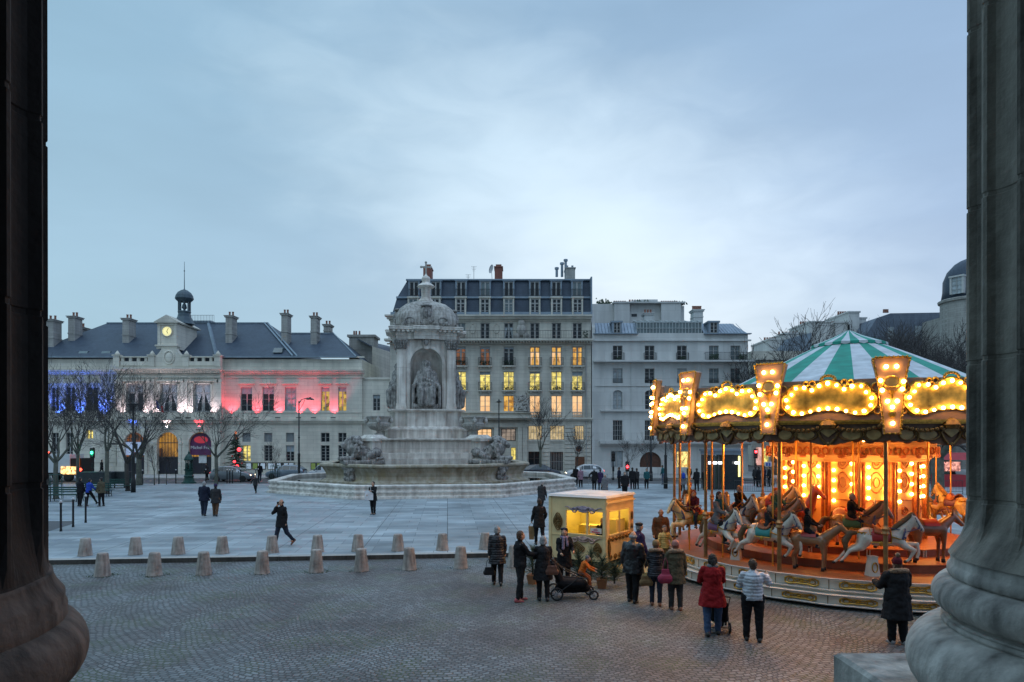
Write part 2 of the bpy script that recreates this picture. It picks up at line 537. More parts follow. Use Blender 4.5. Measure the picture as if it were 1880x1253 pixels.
# ================================================================== GROUND
def cobble_mat():
    m = bpy.data.materials.new('fan_laid_cobbles'); m.use_nodes = True
    nt = m.node_tree; N = nt.nodes.new; L = nt.links.new
    b = nt.nodes['Principled BSDF']; b.inputs['Roughness'].default_value = .55
    b.inputs['Specular IOR Level'].default_value = .4
    g = N('ShaderNodeNewGeometry'); sp = N('ShaderNodeSeparateXYZ')
    wob = N('ShaderNodeTexNoise'); wob.inputs['Scale'].default_value = 1.3; wob.inputs['Detail'].default_value = 3
    L(g.outputs['Position'], wob.inputs['Vector'])
    wm = N('ShaderNodeVectorMath'); wm.operation = 'SCALE'; wm.inputs['Scale'].default_value = .3
    L(wob.outputs['Color'], wm.inputs[0])
    wa = N('ShaderNodeVectorMath'); wa.operation = 'ADD'
    L(g.outputs['Position'], wa.inputs[0]); L(wm.outputs[0], wa.inputs[1])
    L(wa.outputs[0], sp.inputs[0])
    def M(op, a, bb=None, c=None):
        n = N('ShaderNodeMath'); n.operation = op
        for i, q in enumerate((a, bb, c)):
            if q is None: continue
            if isinstance(q, (int, float)): n.inputs[i].default_value = q
            else: L(q, n.inputs[i])
        return n.outputs[0]
    W = 2.5
    u = M('DIVIDE', sp.outputs['X'], W)
    fr = M('SUBTRACT', M('FRACT', u), .5)
    arc = M('MULTIPLY', M('MULTIPLY', fr, fr), -1.9)      # bow of each fan
    y2 = M('ADD', sp.outputs['Y'], arc)
    cb = N('ShaderNodeCombineXYZ'); L(sp.outputs['X'], cb.inputs[0]); L(y2, cb.inputs[1])
    br = N('ShaderNodeTexBrick'); br.inputs['Scale'].default_value = 1
    br.inputs['Brick Width'].default_value = .14; br.inputs['Row Height'].default_value = .115
    br.inputs['Mortar Size'].default_value = .017; br.inputs['Mortar Smooth'].default_value = .5
    br.inputs['Color1'].default_value = (.9,.9,.9,1); br.inputs['Color2'].default_value = (.3,.3,.3,1); br.inputs['Mortar'].default_value = (0,0,0,1)
    br.inputs['Bias'].default_value = .1
    L(cb.outputs[0], br.inputs['Vector'])
    big = N('ShaderNodeTexNoise'); big.inputs['Scale'].default_value = .3; big.inputs['Detail'].default_value = 7; big.inputs['Roughness'].default_value = .6
    L(g.outputs['Position'], big.inputs['Vector'])
    rp = N('ShaderNodeValToRGB'); L(big.outputs[0], rp.inputs[0])
    rp.color_ramp.elements[0].position = .36; rp.color_ramp.elements[0].color = (.105,.098,.098,1)
    rp.color_ramp.elements[1].position = .62; rp.color_ramp.elements[1].color = (.185,.205,.212,1)
    e = rp.color_ramp.elements.new(.48); e.color = (.145,.148,.15,1)
    mm = N('ShaderNodeMix'); mm.data_type = 'RGBA'; mm.blend_type = 'MULTIPLY'; mm.inputs[0].default_value = .8
    L(rp.outputs[0], mm.inputs[6])
    sc = N('ShaderNodeMapRange'); sc.inputs[3].default_value = .3; sc.inputs[4].default_value = 1.6
    cs = N('ShaderNodeSeparateColor'); L(br.outputs['Color'], cs.inputs[0]); L(cs.outputs[0], sc.inputs[0])
    L(sc.outputs[0], mm.inputs[7])
    # grass and moss in the joints, in patches
    gn = N('ShaderNodeTexNoise'); gn.inputs['Scale'].default_value = .8; gn.inputs['Detail'].default_value = 5
    L(g.outputs['Position'], gn.inputs['Vector'])
    gr = N('ShaderNodeMapRange'); gr.inputs[1].default_value = .5; gr.inputs[2].default_value = .62
    L(gn.outputs[0], gr.inputs[0])
    jt = M('MULTIPLY', br.outputs['Fac'], gr.outputs[0])
    mg = N('ShaderNodeMix'); mg.data_type = 'RGBA'; mg.inputs[7].default_value = (.07,.10,.05,1)
    L(jt, mg.inputs[0]); L(mm.outputs[2], mg.inputs[6])
    L(mg.outputs[2], b.inputs['Base Color'])
    bp = N('ShaderNodeBump'); bp.inputs['Strength'].default_value = 1.0; bp.inputs['Distance'].default_value = .04
    inv = M('SUBTRACT', 1.0, br.outputs['Fac'])
    fn = N('ShaderNodeTexNoise'); fn.inputs['Scale'].default_value = 22; L(g.outputs['Position'], fn.inputs['Vector'])
    hh = M('MULTIPLY_ADD', fn.outputs[0], .4, inv)
    L(hh, bp.inputs['Height']); L(bp.outputs[0], b.inputs['Normal'])
    return m
def slab_mat():
    m = bpy.data.materials.new('granite_slab_paving'); m.use_nodes = True
    nt = m.node_tree; N = nt.nodes.new; L = nt.links.new
    b = nt.nodes['Principled BSDF']; b.inputs['Roughness'].default_value = .5
    b.inputs['Specular IOR Level'].default_value = .45
    g = N('ShaderNodeNewGeometry')
    mp = N('ShaderNodeMapping'); mp.inputs['Rotation'].default_value = (0, 0, R(-5.4)); L(g.outputs['Position'], mp.inputs[0])
    br = N('ShaderNodeTexBrick'); br.inputs['Scale'].default_value = 1
    br.inputs['Brick Width'].default_value = 1.35; br.inputs['Row Height'].default_value = .62
    br.offset = .37; br.offset_frequency = 3
    br.inputs['Mortar Size'].default_value = .013; br.inputs['Mortar Smooth'].default_value = .3
    br.inputs['Color1'].default_value = (.38,.43,.45,1); br.inputs['Color2'].default_value = (.22,.26,.285,1); br.inputs['Mortar'].default_value = (.13,.155,.165,1)
    L(mp.outputs[0], br.inputs['Vector'])
    # long expansion joints running away from the church
    b2 = N('ShaderNodeTexBrick'); b2.inputs['Scale'].default_value = 1; b2.offset = 0
    b2.inputs['Brick Width'].default_value = 3.1; b2.inputs['Row Height'].default_value = 40
    b2.inputs['Mortar Size'].default_value = .02; b2.inputs['Mortar Smooth'].default_value = .2
    b2.inputs['Color1'].default_value = (1,1,1,1); b2.inputs['Color2'].default_value = (.95,.95,.95,1); b2.inputs['Mortar'].default_value = (.35,.35,.36,1)
    L(mp.outputs[0], b2.inputs['Vector'])
    n = N('ShaderNodeTexNoise'); n.inputs['Scale'].default_value = .28; n.inputs['Detail'].default_value = 9; n.inputs['Roughness'].default_value = .62
    L(g.outputs['Position'], n.inputs['Vector'])
    rp = N('ShaderNodeMapRange'); rp.inputs[1].default_value = .3; rp.inputs[2].default_value = .7; rp.inputs[3].default_value = .55; rp.inputs[4].default_value = 1.2
    L(n.outputs[0], rp.inputs[0])
    m1 = N('ShaderNodeMix'); m1.data_type = 'RGBA'; m1.blend_type = 'MULTIPLY'; m1.inputs[0].default_value = 1
    L(br.outputs['Color'], m1.inputs[6]); L(b2.outputs['Color'], m1.inputs[7])
    m2 = N('ShaderNodeMix'); m2.data_type = 'RGBA'; m2.blend_type = 'MULTIPLY'; m2.inputs[0].default_value = 1
    L(m1.outputs[2], m2.inputs[6]); L(rp.outputs[0], m2.inputs[7])
    L(m2.outputs[2], b.inputs['Base Color'])
    rr = N('ShaderNodeMapRange'); rr.inputs[3].default_value = .38; rr.inputs[4].default_value = .62
    L(n.outputs[0], rr.inputs[0]); L(rr.outputs[0], b.inputs['Roughness'])
    bp = N('ShaderNodeBump'); bp.inputs['Strength'].default_value = .4; bp.inputs['Distance'].default_value = .01
    inv = N('ShaderNodeMath'); inv.operation = 'SUBTRACT'; inv.inputs[0].default_value = 1; L(br.outputs['Fac'], inv.inputs[1])
    L(inv.outputs[0], bp.inputs['Height']); L(bp.outputs[0], b.inputs['Normal'])
    return m
M_cobble = cobble_mat(); M_slab = slab_mat()
M_asphalt = mat('asphalt', (.055,.056,.06), .6, 0, .25, .6, .3, 30)
M_pave2 = mat('pavement_concrete', (.34,.34,.33), .8, 0, .2, .5)
M_kerb = stone('granite_kerb', (.42,.41,.38), (.2,.19,.18), stain=.6, sscale=2, joints=None)
M_kerbd = stone('dark_kerb_face', (.085,.08,.075), (.035,.035,.03), stain=.8, sscale=2)  # vertical face, much darker than the kerb top
M_grass = mat('short_grass', (.05,.085,.025), .9, 0, .4, 6)

KZ = -.15
def kline(x): return 24.15 + .095*x
g = MB(); g.box(-400, 400, -60, 700, -1.0, -.34); tag(g.obj('ground', M_asphalt), kind='structure')
g = MB(); g.add([(-60,-8,KZ),(60,-8,KZ),(60,kline(60)+.5,KZ),(-60,kline(-60)+.5,KZ)], [(0,1,2,3)])
tag(g.obj('cobbled_forecourt', M_cobble), kind='structure')
g = MB()
xa, xb = -62, 62
g.add([(xa,kline(xa)+.34,0),(xb,kline(xb)+.34,0),(xb,62,0),(xa,62,0),(xa,62,-.33),(xb,62,-.33)], [(0,1,2,3),(3,2,5,4)])
tag(g.obj('paved_square', M_slab), kind='structure')
g = MB(); x = xa
while x < xb:
    x2 = x + 1.5
    z = random.Random(int(x*10)).uniform(-.004, .004)
    a, c = x+.004, x2-.004
    g.mi = 0
    g.add([(a,kline(a),z),(c,kline(c),z),(c,kline(c)+.335,z),(a,kline(a)+.335,z)], [(0,1,2,3)])
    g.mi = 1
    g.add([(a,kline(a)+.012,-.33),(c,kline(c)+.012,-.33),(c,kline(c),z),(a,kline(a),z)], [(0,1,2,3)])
    x = x2
tag(g.obj('kerb', [M_kerb, M_kerbd]), kind='structure')
g = MB(); g.add([(-90,62.15,-.12),(90,62.15,-.12),(90,72,-.12),(-90,72,-.12)], [(0,1,2,3)])
tag(g.obj('road', M_asphalt), kind='structure')
g = MB(); g.box(-90, 90, 62.0, 62.15, -.33, .004); g.box(-90, 90, 72.0, 72.2, -.33, .004)
tag(g.obj('road_kerb', M_kerb), kind='structure')
g = MB(); g.add([(-90,72.2,0),(14,72.2,0),(14,130,0),(-90,130,0)], [(0,1,2,3)])
g.add([(14,72.2,0),(30,72.2,0),(30,130,0),(14,130,0)], [(0,1,2,3)])
tag(g.obj('pavement', M_pave2), kind='structure')
# side street on the right, going back behind the carousel
g = MB(); g.add([(30,72.1,-.10),(44,72.1,-.10),(50,140,-.10),(32,140,-.10)], [(0,1,2,3)])
tag(g.obj('side_street', M_asphalt), kind='structure')
g = MB(); g.add([(44.1,72.2,0),(90,72.2,0),(110,140,0),(50.1,140,0)], [(0,1,2,3)])
tag(g.obj('right_pavement', M_pave2), kind='structure')
g = MB()
for i in range(9): g.add([(33+i*1.0,73,-.094),(33.5+i*1.0,73,-.094),(33.5+i*1.0,76,-.094),(33+i*1.0,76,-.094)], [(0,1,2,3)])
for i in range(14): g.add([(-60+i*9,67,-.114),(-57+i*9,67,-.114),(-57+i*9,67.15,-.114),(-60+i*9,67.15,-.114)], [(0,1,2,3)])
tag(g.obj('road_markings', mat('road_paint', (.6,.6,.58), .6)), kind='structure')
# dark asphalt corner at the far left of the square
p = [GP(60,985,.004), GP(138,961,.004), GP(132,957,.004), GP(40,957,.004)]
g = MB(); g.add(p, [(0,1,2,3)]); tag(g.obj('asphalt_patch', M_asphalt), kind='structure')

# tufts of grass round the stone bollards
def grass_tuft(name, spots):
    rnd = random.Random(4); g = MB()
    for (cx, cy_, r0, n) in spots:
        for _ in range(n):
            a = rnd.uniform(0, 2*PI); r = r0*rnd.uniform(.95, 1.55)
            x, y = cx+r*math.cos(a)*1.25, cy_+r*math.sin(a); h = rnd.uniform(.012, .045)
            w = rnd.uniform(.006, .014); t = rnd.uniform(0, PI); dx, dy = w*math.cos(t), w*math.sin(t)
            g.add([(x-dx,y-dy,KZ),(x+dx,y+dy,KZ),(x+rnd.uniform(-.02,.02),y+rnd.uniform(-.02,.02),KZ+h)], [(0,1,2)])
    tag(g.obj(name, M_grass), kind='stuff')

# ================================================================== CHURCH PORTICO (the place the photo is taken from)
FZ = 2.40
M_porch = stone('porch_stone', (.16,.155,.15), (.07,.07,.07), joints=(1.2,.6), axis='xy', stain=.6)
g = MB(); g.box(-16, 16, -7, 4.25, 1.9, FZ)
for k in range(15):
    g.box(-16, 16, 4.25+.32*k, 4.25+.32*(k+1), -.3, FZ-.165*(k+1))
tag(g.obj('portico_floor_and_steps', M_porch), kind='structure')
g = MB(); g.box(-16, 16, -7.6, -7, 0, 17); tag(g.obj('church_wall', M_porch), kind='structure')
g = MB(); g.box(-16, 16, -7.6, 5.0, 15.5, 17); tag(g.obj('portico_ceiling', M_porch), kind='structure')

def fluted_column(name, cx, cy_, label, seed, rot0, plinth=True, dz=0.0, base_style=0, M_column=M_column):
    t = thing(name, label, 'column', (cx, cy_, FZ), 0, 'church portico columns')
    rnd = random.Random(seed)
    z0 = 2.8 - FZ + dz      # plinth top above the floor
    r = .70; nfl = 20; per = 14
    ns = nfl*per
    # shaft with shallow flutes that die into the apophyge
    zs = [z0+.66, z0+.70, z0+.74, z0+.80, z0+.88, z0+1.0] + [z0+1.0+.45*k for k in range(1, 28)]
    js = [z0+v+rnd.uniform(-.06,.06) for v in (.97, 1.52, 2.25, 3.15, 3.9, 4.8, 5.7, 6.8, 8)]
    zs = sorted(zs+[j+e for j in js for e in (-.012,-.008,.008,.012)])
    rs = []
    for z in zs:
        ring = []
        f = min(1, max(0, (z-(z0+.72))/.22))
        fl = max(0.0, r + (.045 if base_style else .07)*max(0, 1-(z-(z0+.66))/(.09 if base_style else .20))**2)
        for i in range(ns):
            a = rot0 + 2*PI*i/ns
            ph = (i % per)/per
            d = math.sqrt(max(0, 1-((ph-.57)/.43)**2)) * .062 * f if ph > .14 else 0
            d += .005 if min(abs(z-j) for j in js) < .01 else 0
            rr = fl - d - .02*(z-z0)/13
            ring.append((rr*math.cos(a), rr*math.sin(a), z))
        rs.append(ring)
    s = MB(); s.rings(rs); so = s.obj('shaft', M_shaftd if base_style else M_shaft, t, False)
    # block joints as thin dark grooves
    # attic base
    b = MB()
    prof = [(.60, z0+.30)]
    def arc(cz, cr, R0, hh, a0, a1, n):
        for k in range(n+1):
            a = R(a0+(a1-a0)*k/n)
            prof.append((R0 - cr + cr*math.cos(a), cz + hh*math.sin(a)))
    b1 = MB(); prof = [(.3, z0)]; arc(z0+.17, .17, .80 if base_style else .95, .17, -88, 88, 14); prof.append((.74 if base_style else .80, z0+.345)); prof.append((.74 if base_style else .80, z0+.365)); prof.append((.3, z0+.365))
    b1.lathe(prof, 96); b1.obj('lower_torus', M_column, t, True)
    b2 = MB(); prof = [(.3, z0+.366)]
    for k in range(7):
        a = R(90*k/6); prof.append((.795-.055*math.sin(2*a), z0+.37+.028*k/6*1.2))
    if base_style: prof = [(.3, z0+.366)]; arc(z0+.482, .11, .815, .115, -80, 80, 14); prof.append((.3, z0+.598))
    else: prof.append((.79, z0+.405)); arc(z0+.475, .09, .84, .085, -80, 85, 12); prof.append((.3, z0+.56))
    b2.lathe(prof, 96); b2.obj('upper_torus', M_column, t, True)
    b3 = MB()
    if base_style:
        prof = [(.3, z0+.55), (.735, z0+.55), (.752, z0+.575), (.752, z0+.62), (.745, z0+.63)]
    else:
        prof = [(.3, z0+.561), (.765, z0+.561), (.775, z0+.575), (.775, z0+.60), (.765, z0+.615), (.76, z0+.62)]
    for k in range(7):
        prof.append(((.745 if base_style else .76)-.035*math.sin(R(90*k/6)), prof[4][1]+.03+.012*k))
    prof.append((.3, prof[-1][1]))
    b3.lathe(prof, 96); b3.obj('fillet', M_column, t, True)
    w = .95
    p = MB()
    if plinth:
        p.box(-w, w, -w, w, 0, z0-.02); p.frust(-w, w, -w, w, z0-.02, -w+.02, w-.02, -w+.02, w-.02, z0)
        p.obj('plinth', M_column, t)
    return t
fluted_column('church_column', 2.77, 2.91, 'huge fluted grey stone church column on a square plinth at the right edge', 1, R(8))
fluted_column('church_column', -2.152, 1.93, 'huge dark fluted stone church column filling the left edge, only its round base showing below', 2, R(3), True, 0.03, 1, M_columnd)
# ================================================================== BUILDINGS
YB = 80.0
def wx(px): return GX(px, YB)
def wz(py): return GZ(py, YB)

def wall_holes(mb, x0, x1, z0, z1, y, holes, depth=.35, ydir=1):
    """front face at y with real openings; holes = (hx0,hx1,hz0,hz1,arch?)"""
    xs = sorted(set([x0, x1]+[h[0] for h in holes]+[h[1] for h in holes]))
    zs = sorted(set([z0, z1]+[h[2] for h in holes]+[h[3] for h in holes]))
    xs = [v for v in xs if x0-1e-6 <= v <= x1+1e-6]; zs = [v for v in zs if z0-1e-6 <= v <= z1+1e-6]
    for i in range(len(xs)-1):
        for j in range(len(zs)-1):
            a, b, c, d = xs[i], xs[i+1], zs[j], zs[j+1]
            mx, mz = (a+b)/2, (c+d)/2
            if any(h[0] < mx < h[1] and h[2] < mz < h[3] for h in holes): continue
            mb.add([(a,y,c),(b,y,c),(b,y,d),(a,y,d)], [(0,1,2,3)])
    for h in holes:
        a, b, c, d = h[:4]; y2 = y+depth*ydir
        arch = len(h) > 4 and h[4]
        if not arch:
            mb.add([(a,y,c),(b,y,c),(b,y,d),(a,y,d),(a,y2,c),(b,y2,c),(b,y2,d),(a,y2,d)],
                   [(0,4,5,1),(3,2,6,7),(0,3,7,4),(1,5,6,2)])
        else:
            r = (b-a)/2; cx = (a+b)/2; rise = h[4] if h[4] is not True else r; zc = d-rise
            mb.add([(a,y,c),(b,y,c),(b,y2,c),(a,y2,c),(a,y,zc),(b,y,zc),(b,y2,zc),(a,y2,zc)], [(0,1,2,3),(0,3,7,4),(1,5,6,2)])
            n = 12
            arcp = [(cx+r*math.cos(PI*k/n), zc+rise*math.sin(PI*k/n)) for k in range(n+1)]
            for k in range(n):
                p, q = arcp[k], arcp[k+1]
                mb.add([(p[0],y,p[1]),(q[0],y,q[1]),(q[0],y2,q[1]),(p[0],y2,p[1])], [(0,1,2,3)])
                mb.add([(p[0],y,p[1]),(p[0],y,d),(q[0],y,d),(q[0],y,q[1])], [(0,1,2,3)])

WIN = {}
def window(par, x0, x1, z0, z1, y, pane=None, frame=None, bars=(2, 3), rail=None, depth=.30, trans=None, fw=.05, drape=False, shade=0):
    """casement: frame and glazing bars as one mesh, the glass as its child. Local origin: bottom centre."""
    w, h = x1-x0, z1-z0
    pane = pane or M_glass; frame = frame or M_frame
    key = (round(w, 2), round(h, 2), frame.name, bars, trans, fw)
    if key not in WIN:
        f = MB(); a, b = -w/2, w/2
        f.box(a, a+fw, -.05, .03, 0, h); f.box(b-fw, b, -.05, .03, 0, h)
        f.box(a+fw, b-fw, -.05, .03, 0, fw); f.box(a+fw, b-fw, -.05, .03, h-fw, h)
        nx, nz = bars
        for i in range(1, nx):
            X = a+w*i/nx; q = fw*(1.1 if nx == 2 else .45); f.box(X-q, X+q, -.06, .02, fw, h-fw)
        for j in range(1, nz):
            Z = h*j/nz; f.box(a+fw, b-fw, -.035, .01, Z-.018, Z+.018)
        if trans: f.box(a+fw, b-fw, -.065, .02, h*trans-.05, h*trans+.05)
        WIN[key] = f.mesh('window', frame)
    wn = link('window', WIN[key], par, ((x0+x1)/2, y+depth-.05, z0))
    k2 = ('p', round(w, 2), round(h, 2), pane.name)
    if k2 not in WIN:
        p = MB(); p.add([(-w/2+.01,.025,.01),(w/2-.01,.025,.01),(w/2-.01,.025,h-.01),(-w/2+.01,.025,h-.01)], [(0,1,2,3)])
        WIN[k2] = p.mesh('pane', pane)
    link('pane', WIN[k2], wn)
    if shade:
        s = MB(); s.box(-w/2+fw, w/2-fw, -.045, -.015, h*(1-shade), h-fw); s.obj('blind', M_blind, wn)
    if drape:
        s = MB()
        for sg in (-1, 1):
            s.prism([(sg*(w/2-fw), fw), (sg*(w/2-fw), h*.72), (sg*.12, h*.72), (sg*w*.32, h*.25), (sg*w*.36, fw)], .0, .022)
        s.obj('curtain', M_litp if pane.name.endswith('lit_room') else M_glassb, wn)
    return wn
def railing(par, x0, x1, z0, h, y, n=None, ends=.0, name='balcony_railing', m=None):
    f = MB(); n = n or max(3, int((x1-x0)/.16))
    f.box(x0, x1, y-.02, y+.02, z0+h-.035, z0+h); f.box(x0, x1, y-.015, y+.015, z0+.05, z0+.08)
    for i in range(n+1):
        X = x0+(x1-x0)*i/n; f.box(X-.012, X+.012, y-.012, y+.012, z0+.02, z0+h-.03)
    if ends:
        for X in (x0, x1): f.box(X-.02, X+.02, y, y+ends, z0+h-.035, z0+h); f.box(X-.02, X+.02, y+ends*.5-.01, y+ends*.5+.01, z0, z0+h)
    return f.obj(name, m or M_iron, par)
def chimney(par, x0, x1, y0, y1, z0, z1, m=None, pots=2, cap=.12, name='chimney'):
    m = m or M_chim
    c = MB(); c.box(x0, x1, y0, y1, z0, z1-.25)
    zb = z0+(z1-z0)*.55
    c.box(x0-.05, x1+.05, y0-.05, y1+.05, zb, zb+.14)
    c.box(x0-cap, x1+cap, y0-cap, y1+cap, z1-.25, z1-.08); c.box(x0-cap*1.6, x1+cap*1.6, y0-cap*1.6, y1+cap*1.6, z1-.08, z1)
    ch = c.obj(name, m, par)
    if pots:
        p = MB()
        for i in range(pots):
            X = x0+(x1-x0)*(i+.5)/pots; p.lathe([(.13,0),(.11,.45),(.14,.47),(.14,.55)], 8, X, (y0+y1)/2, z1)
        p.obj('chimney_pots', M_pot, ch)
    return ch
def cornice(mb, x0, x1, y, z, prof, ends=True):
    """prof = [(projection, height)...] stacked bands"""
    for (pr, za, zb) in prof:
        e = pr if ends else 0
        mb.box(x0-e, x1+e, y-pr, y+.05, z+za, z+zb)

# ------------------------------------------------------------------ TOWN HALL
def town_hall():
    t = thing('town_hall', 'long cream town hall with slate roof, clock turret and blue, white and red floodlights', 'town hall', (wx(300), YB, 0))
    ox, oy = wx(300), YB
    def O(o):
        return o
    T = bpy.data.objects.new('tmp', None)
    # geometry is written in world coordinates and shifted back by the root position
    def sh(mb):
        mb.v = [(a-ox, b-oy, c) for a, b, c in mb.v]; return mb
    def W(px0, px1, py0, py1, y=YB, **k):
        return window(t, wx(px0)-ox, wx(px1)-ox, wz(py1), wz(py0), y-oy, **k)
    xL = wx(18); x1 = wx(213); x2 = wx(407); x3 = wx(665)
    zt = wz(660)
    ups = [(52,68),(93,108),(120,138),(158,180)]
    upr = [(442,463),(482,503),(523,544),(589,605),(621,636)]
    lor = [(445,460),(485,500),(525,540),(589,605),(621,636)]
    lol = [(95,108),(121,134),(158,171)]
    def rect(a, b, c, d, arch=None):
        q = (wx(a), wx(b), wz(d), wz(c))
        return q+((arch,) if arch else ())
    w = MB()
    hl = [rect(a, b, 711.5, 755) for a, b in ups] + [rect(a, b, 795, 847) for a, b in lol[:2]] + [rect(159,171,790,806)]
    wall_holes(w, xL, x1, 0, zt, YB, hl)
    hr = [rect(a, b, 711.5, 755) for a, b in upr]
    for i, (a, b) in enumerate(lor): hr += [rect(a, b, 795, 812), rect(a, b, 818, 847)]
    wall_holes(w, x2, x3, 0, zt, YB, hr)
    yc = YB-1.0
    def wxc(px): return GX(px, yc)
    hc = []
    for a, b in ((232,264),(294,326),(355,387)):
        hc.append((wxc(a), wxc(b), GZ(757,yc), GZ(705,yc)))
    for a, b in ((229,266),(289,328),(347,389)):
        hc.append((wxc(a), wxc(b), .02, GZ(794,yc), True))
    X1, X2 = wxc(215), wxc(405)
    wall_holes(w, X1, X2, 0, GZ(672,yc), yc, hc, .5)
    w.add([(X1,yc,0),(X1,YB,0),(X1,YB,zt),(X1,yc,zt)], [(0,3,2,1)]); w.add([(X2,yc,0),(X2,YB,0),(X2,YB,zt),(X2,yc,zt)], [(0,1,2,3)])
    # returns, back
    w.add([(x3,YB,0),(x3,YB+14,0),(x3,YB+14,zt),(x3,YB,zt)], [(0,1,2,3)])
    w.add([(xL,YB+14,0),(x3,YB+14,0),(x3,YB+14,zt),(xL,YB+14,zt)], [(3,2,1,0)])
    sh(w).obj('wall', M_hall, t)
    # annex on the right with its own lower parapet
    a = MB(); a0, a1, az = x3, wx(722), wz(697)
    wall_holes(a, a0, a1, 0, az, YB+.25, [rect(684,697,725,754)])
    a.box(a0, a1, YB+.26, YB+6, az-.02, az); a.box(a0, a1+.05, YB+.1, YB+.4, az-.0, az+.25); a.box(a0, a1, YB+.18, YB+.28, wz(771), wz(769))
    sh(a).obj('annex_wall', M_hall, t)
    W(684, 697, 725, 754, y=YB+.25, bars=(2,4), shade=.22)
    # mouldings
    m = MB()
    for (s0, s1, yy, e) in ((xL, X1, YB, 0), (X2, x3, YB, .3)):
        m.box(s0, s1+e, yy-.22, yy, wz(657.5), wz(655)); 
        m.box(s0, s1+e, yy-.55, yy+.02, wz(682), wz(679)); m.box(s0, s1+e, yy-.4, yy+.02, wz(685.5), wz(682)); m.box(s0, s1+e, yy-.16, yy+.02, wz(689), wz(685.5))
        m.box(s0, s1+e, yy-.1, yy+.02, wz(694.5), wz(693))
        m.box(s0, s1+e*2, yy-.42, yy+.02, wz(774), wz(770.5)); m.box(s0, s1+e*2, yy-.22, yy+.02, wz(778), wz(774))
        m.box(s0, s1, yy-.08, yy+.02, wz(758.5), wz(757))
        m.box(s0, s1, yy-.12, yy+.02, 0, .9)
        m.box(s0, s1, yy-.06, yy+.02, wz(849.5), wz(848))
    m.box(X1-.3, X2+.3, yc-.65, yc+.02, GZ(679,yc), GZ(676,yc)); m.box(X1-.2, X2+.2, yc-.45, yc+.02, GZ(682,yc), GZ(679,yc))
    n = 60
    for i in range(n):
        X = X1+(X2-X1)*(i+.5)/n; m.box(X-.06, X+.06, yc-.38, yc+.02, GZ(686,yc), GZ(682,yc))
    m.box(X1-.05, X2+.05, yc-.2, yc+.02, GZ(694,yc), GZ(691.5,yc))
    m.box(X1-.1, X2+.1, yc-.6, yc+.02, GZ(772,yc), GZ(768.5,yc)); m.box(X1-.05, X2+.05, yc-.35, yc+.02, GZ(777,yc), GZ(772,yc))
    m.box(X1, X2, yc-.14, yc-.002, 0, .02)
    for px in (215, 222, 275, 281, 336, 342, 398, 404):      # pilasters of the pavilion
        X = wxc(px); m.box(X-.2, X+.2, yc-.16, yc+.02, GZ(768,yc), GZ(697,yc)); m.box(X-.27, X+.27, yc-.24, yc+.02, GZ(702,yc), GZ(697.5,yc))
    for a_, b_ in ((232,264),(294,326),(355,387)):
        A, B = wxc(a_), wxc(b_)
        m.box(A-.35, B+.35, yc-.3, yc+.02, GZ(701,yc), GZ(699,yc)); m.box(A-.18, A, yc-.1, yc+.02, GZ(757,yc), GZ(703,yc)); m.box(B, B+.18, yc-.1, yc+.02, GZ(757,yc), GZ(703,yc)); m.box(A-.18, B+.18, yc-.1, yc+.02, GZ(705,yc), GZ(703,yc))
    for a_, b_ in ((229,266),(289,328),(347,389)):           # archivolts and keystones
        A, B = wxc(a_), wxc(b_); r = (B-A)/2; c = (A+B)/2; zc = GZ(794,yc)-r
        for k in range(16):
            p, q = PI*k/16, PI*(k+1)/16
            P = [(c+rr*math.cos(t_), zc+rr*math.sin(t_)) for rr, t_ in ((r,p),(r+.3,p),(r+.3,q),(r,q))]
            m.prism(P, yc-.12, yc+.0)
        m.box(A-.32, A, yc-.12, yc+.0, 0, zc); m.box(B, B+.32, yc-.12, yc+.0, 0, zc); m.frust(c-.18, c+.18, yc-.26, yc, zc+r, c-.26, c+.26, yc-.3, yc, zc+r+.7)
        m.box(A-.42, A-.05, yc-.22, yc+.0, zc-.16, zc); m.box(B+.05, B+.42, yc-.22, yc+.0, zc-.16, zc)
    for a_, b_ in upr+ups:
        A, B = wx(a_), wx(b_); m.box(A-.12, B+.12, YB-.06, YB+.02, wz(757), wz(755)); m.box(A-.3, B+.3, YB-.22, YB+.02, wz(705.5), wz(704)); 
    sh(m).obj('mouldings', M_hall, t)
    # parapet with balusters over the pavilion, and the scrolled gable
    b = MB()
    for (p0, p1) in ((222, 279), (342, 398)):
        A, B = wxc(p0), wxc(p1)
        b.box(A, B, yc-.1, yc+.25, GZ(672,yc), GZ(664,yc)); b.box(A, B, yc-.15, yc+.3, GZ(657,yc), GZ(655,yc))
        k = int((B-A)/.42)
        for i in range(k):
            X = A+(B-A)*(i+.5)/k
            if i % 2 == 0: b.box(X-.16, X+.16, yc-.05, yc+.2, GZ(664,yc), GZ(657,yc))
    for px in (215, 279, 342, 400):
        X = wxc(px); b.box(X-.35, X+.35, yc-.2, yc+.4, GZ(674,yc), GZ(654,yc)); b.box(X-.45, X+.45, yc-.3, yc+.5, GZ(654,yc), GZ(652,yc)); b.lathe([(.2,0),(.28,.12),(.1,.4),(.02,.5)], 10, X, yc+.1, GZ(652,yc))
    g0, g1 = wxc(283), wxc(338); zb_ = GZ(673,yc); 
    poly = [(g0, zb_)]
    for k in range(13):
        u = k/12; poly.append((g0+(wxc(297)-g0)*u, GZ(655,yc)+(GZ(641,yc)-GZ(655,yc))*u**1.8))
    for k in range(13):
        u = k/12; poly.append((wxc(324)+(g1-wxc(324))*u, GZ(641,yc)+(GZ(655,yc)-GZ(641,yc))*(1-(1-u)**1.8)))
    poly.append((g1, zb_)); b.prism(poly, yc-.05, yc+.6)
    cxm = wxc(311)
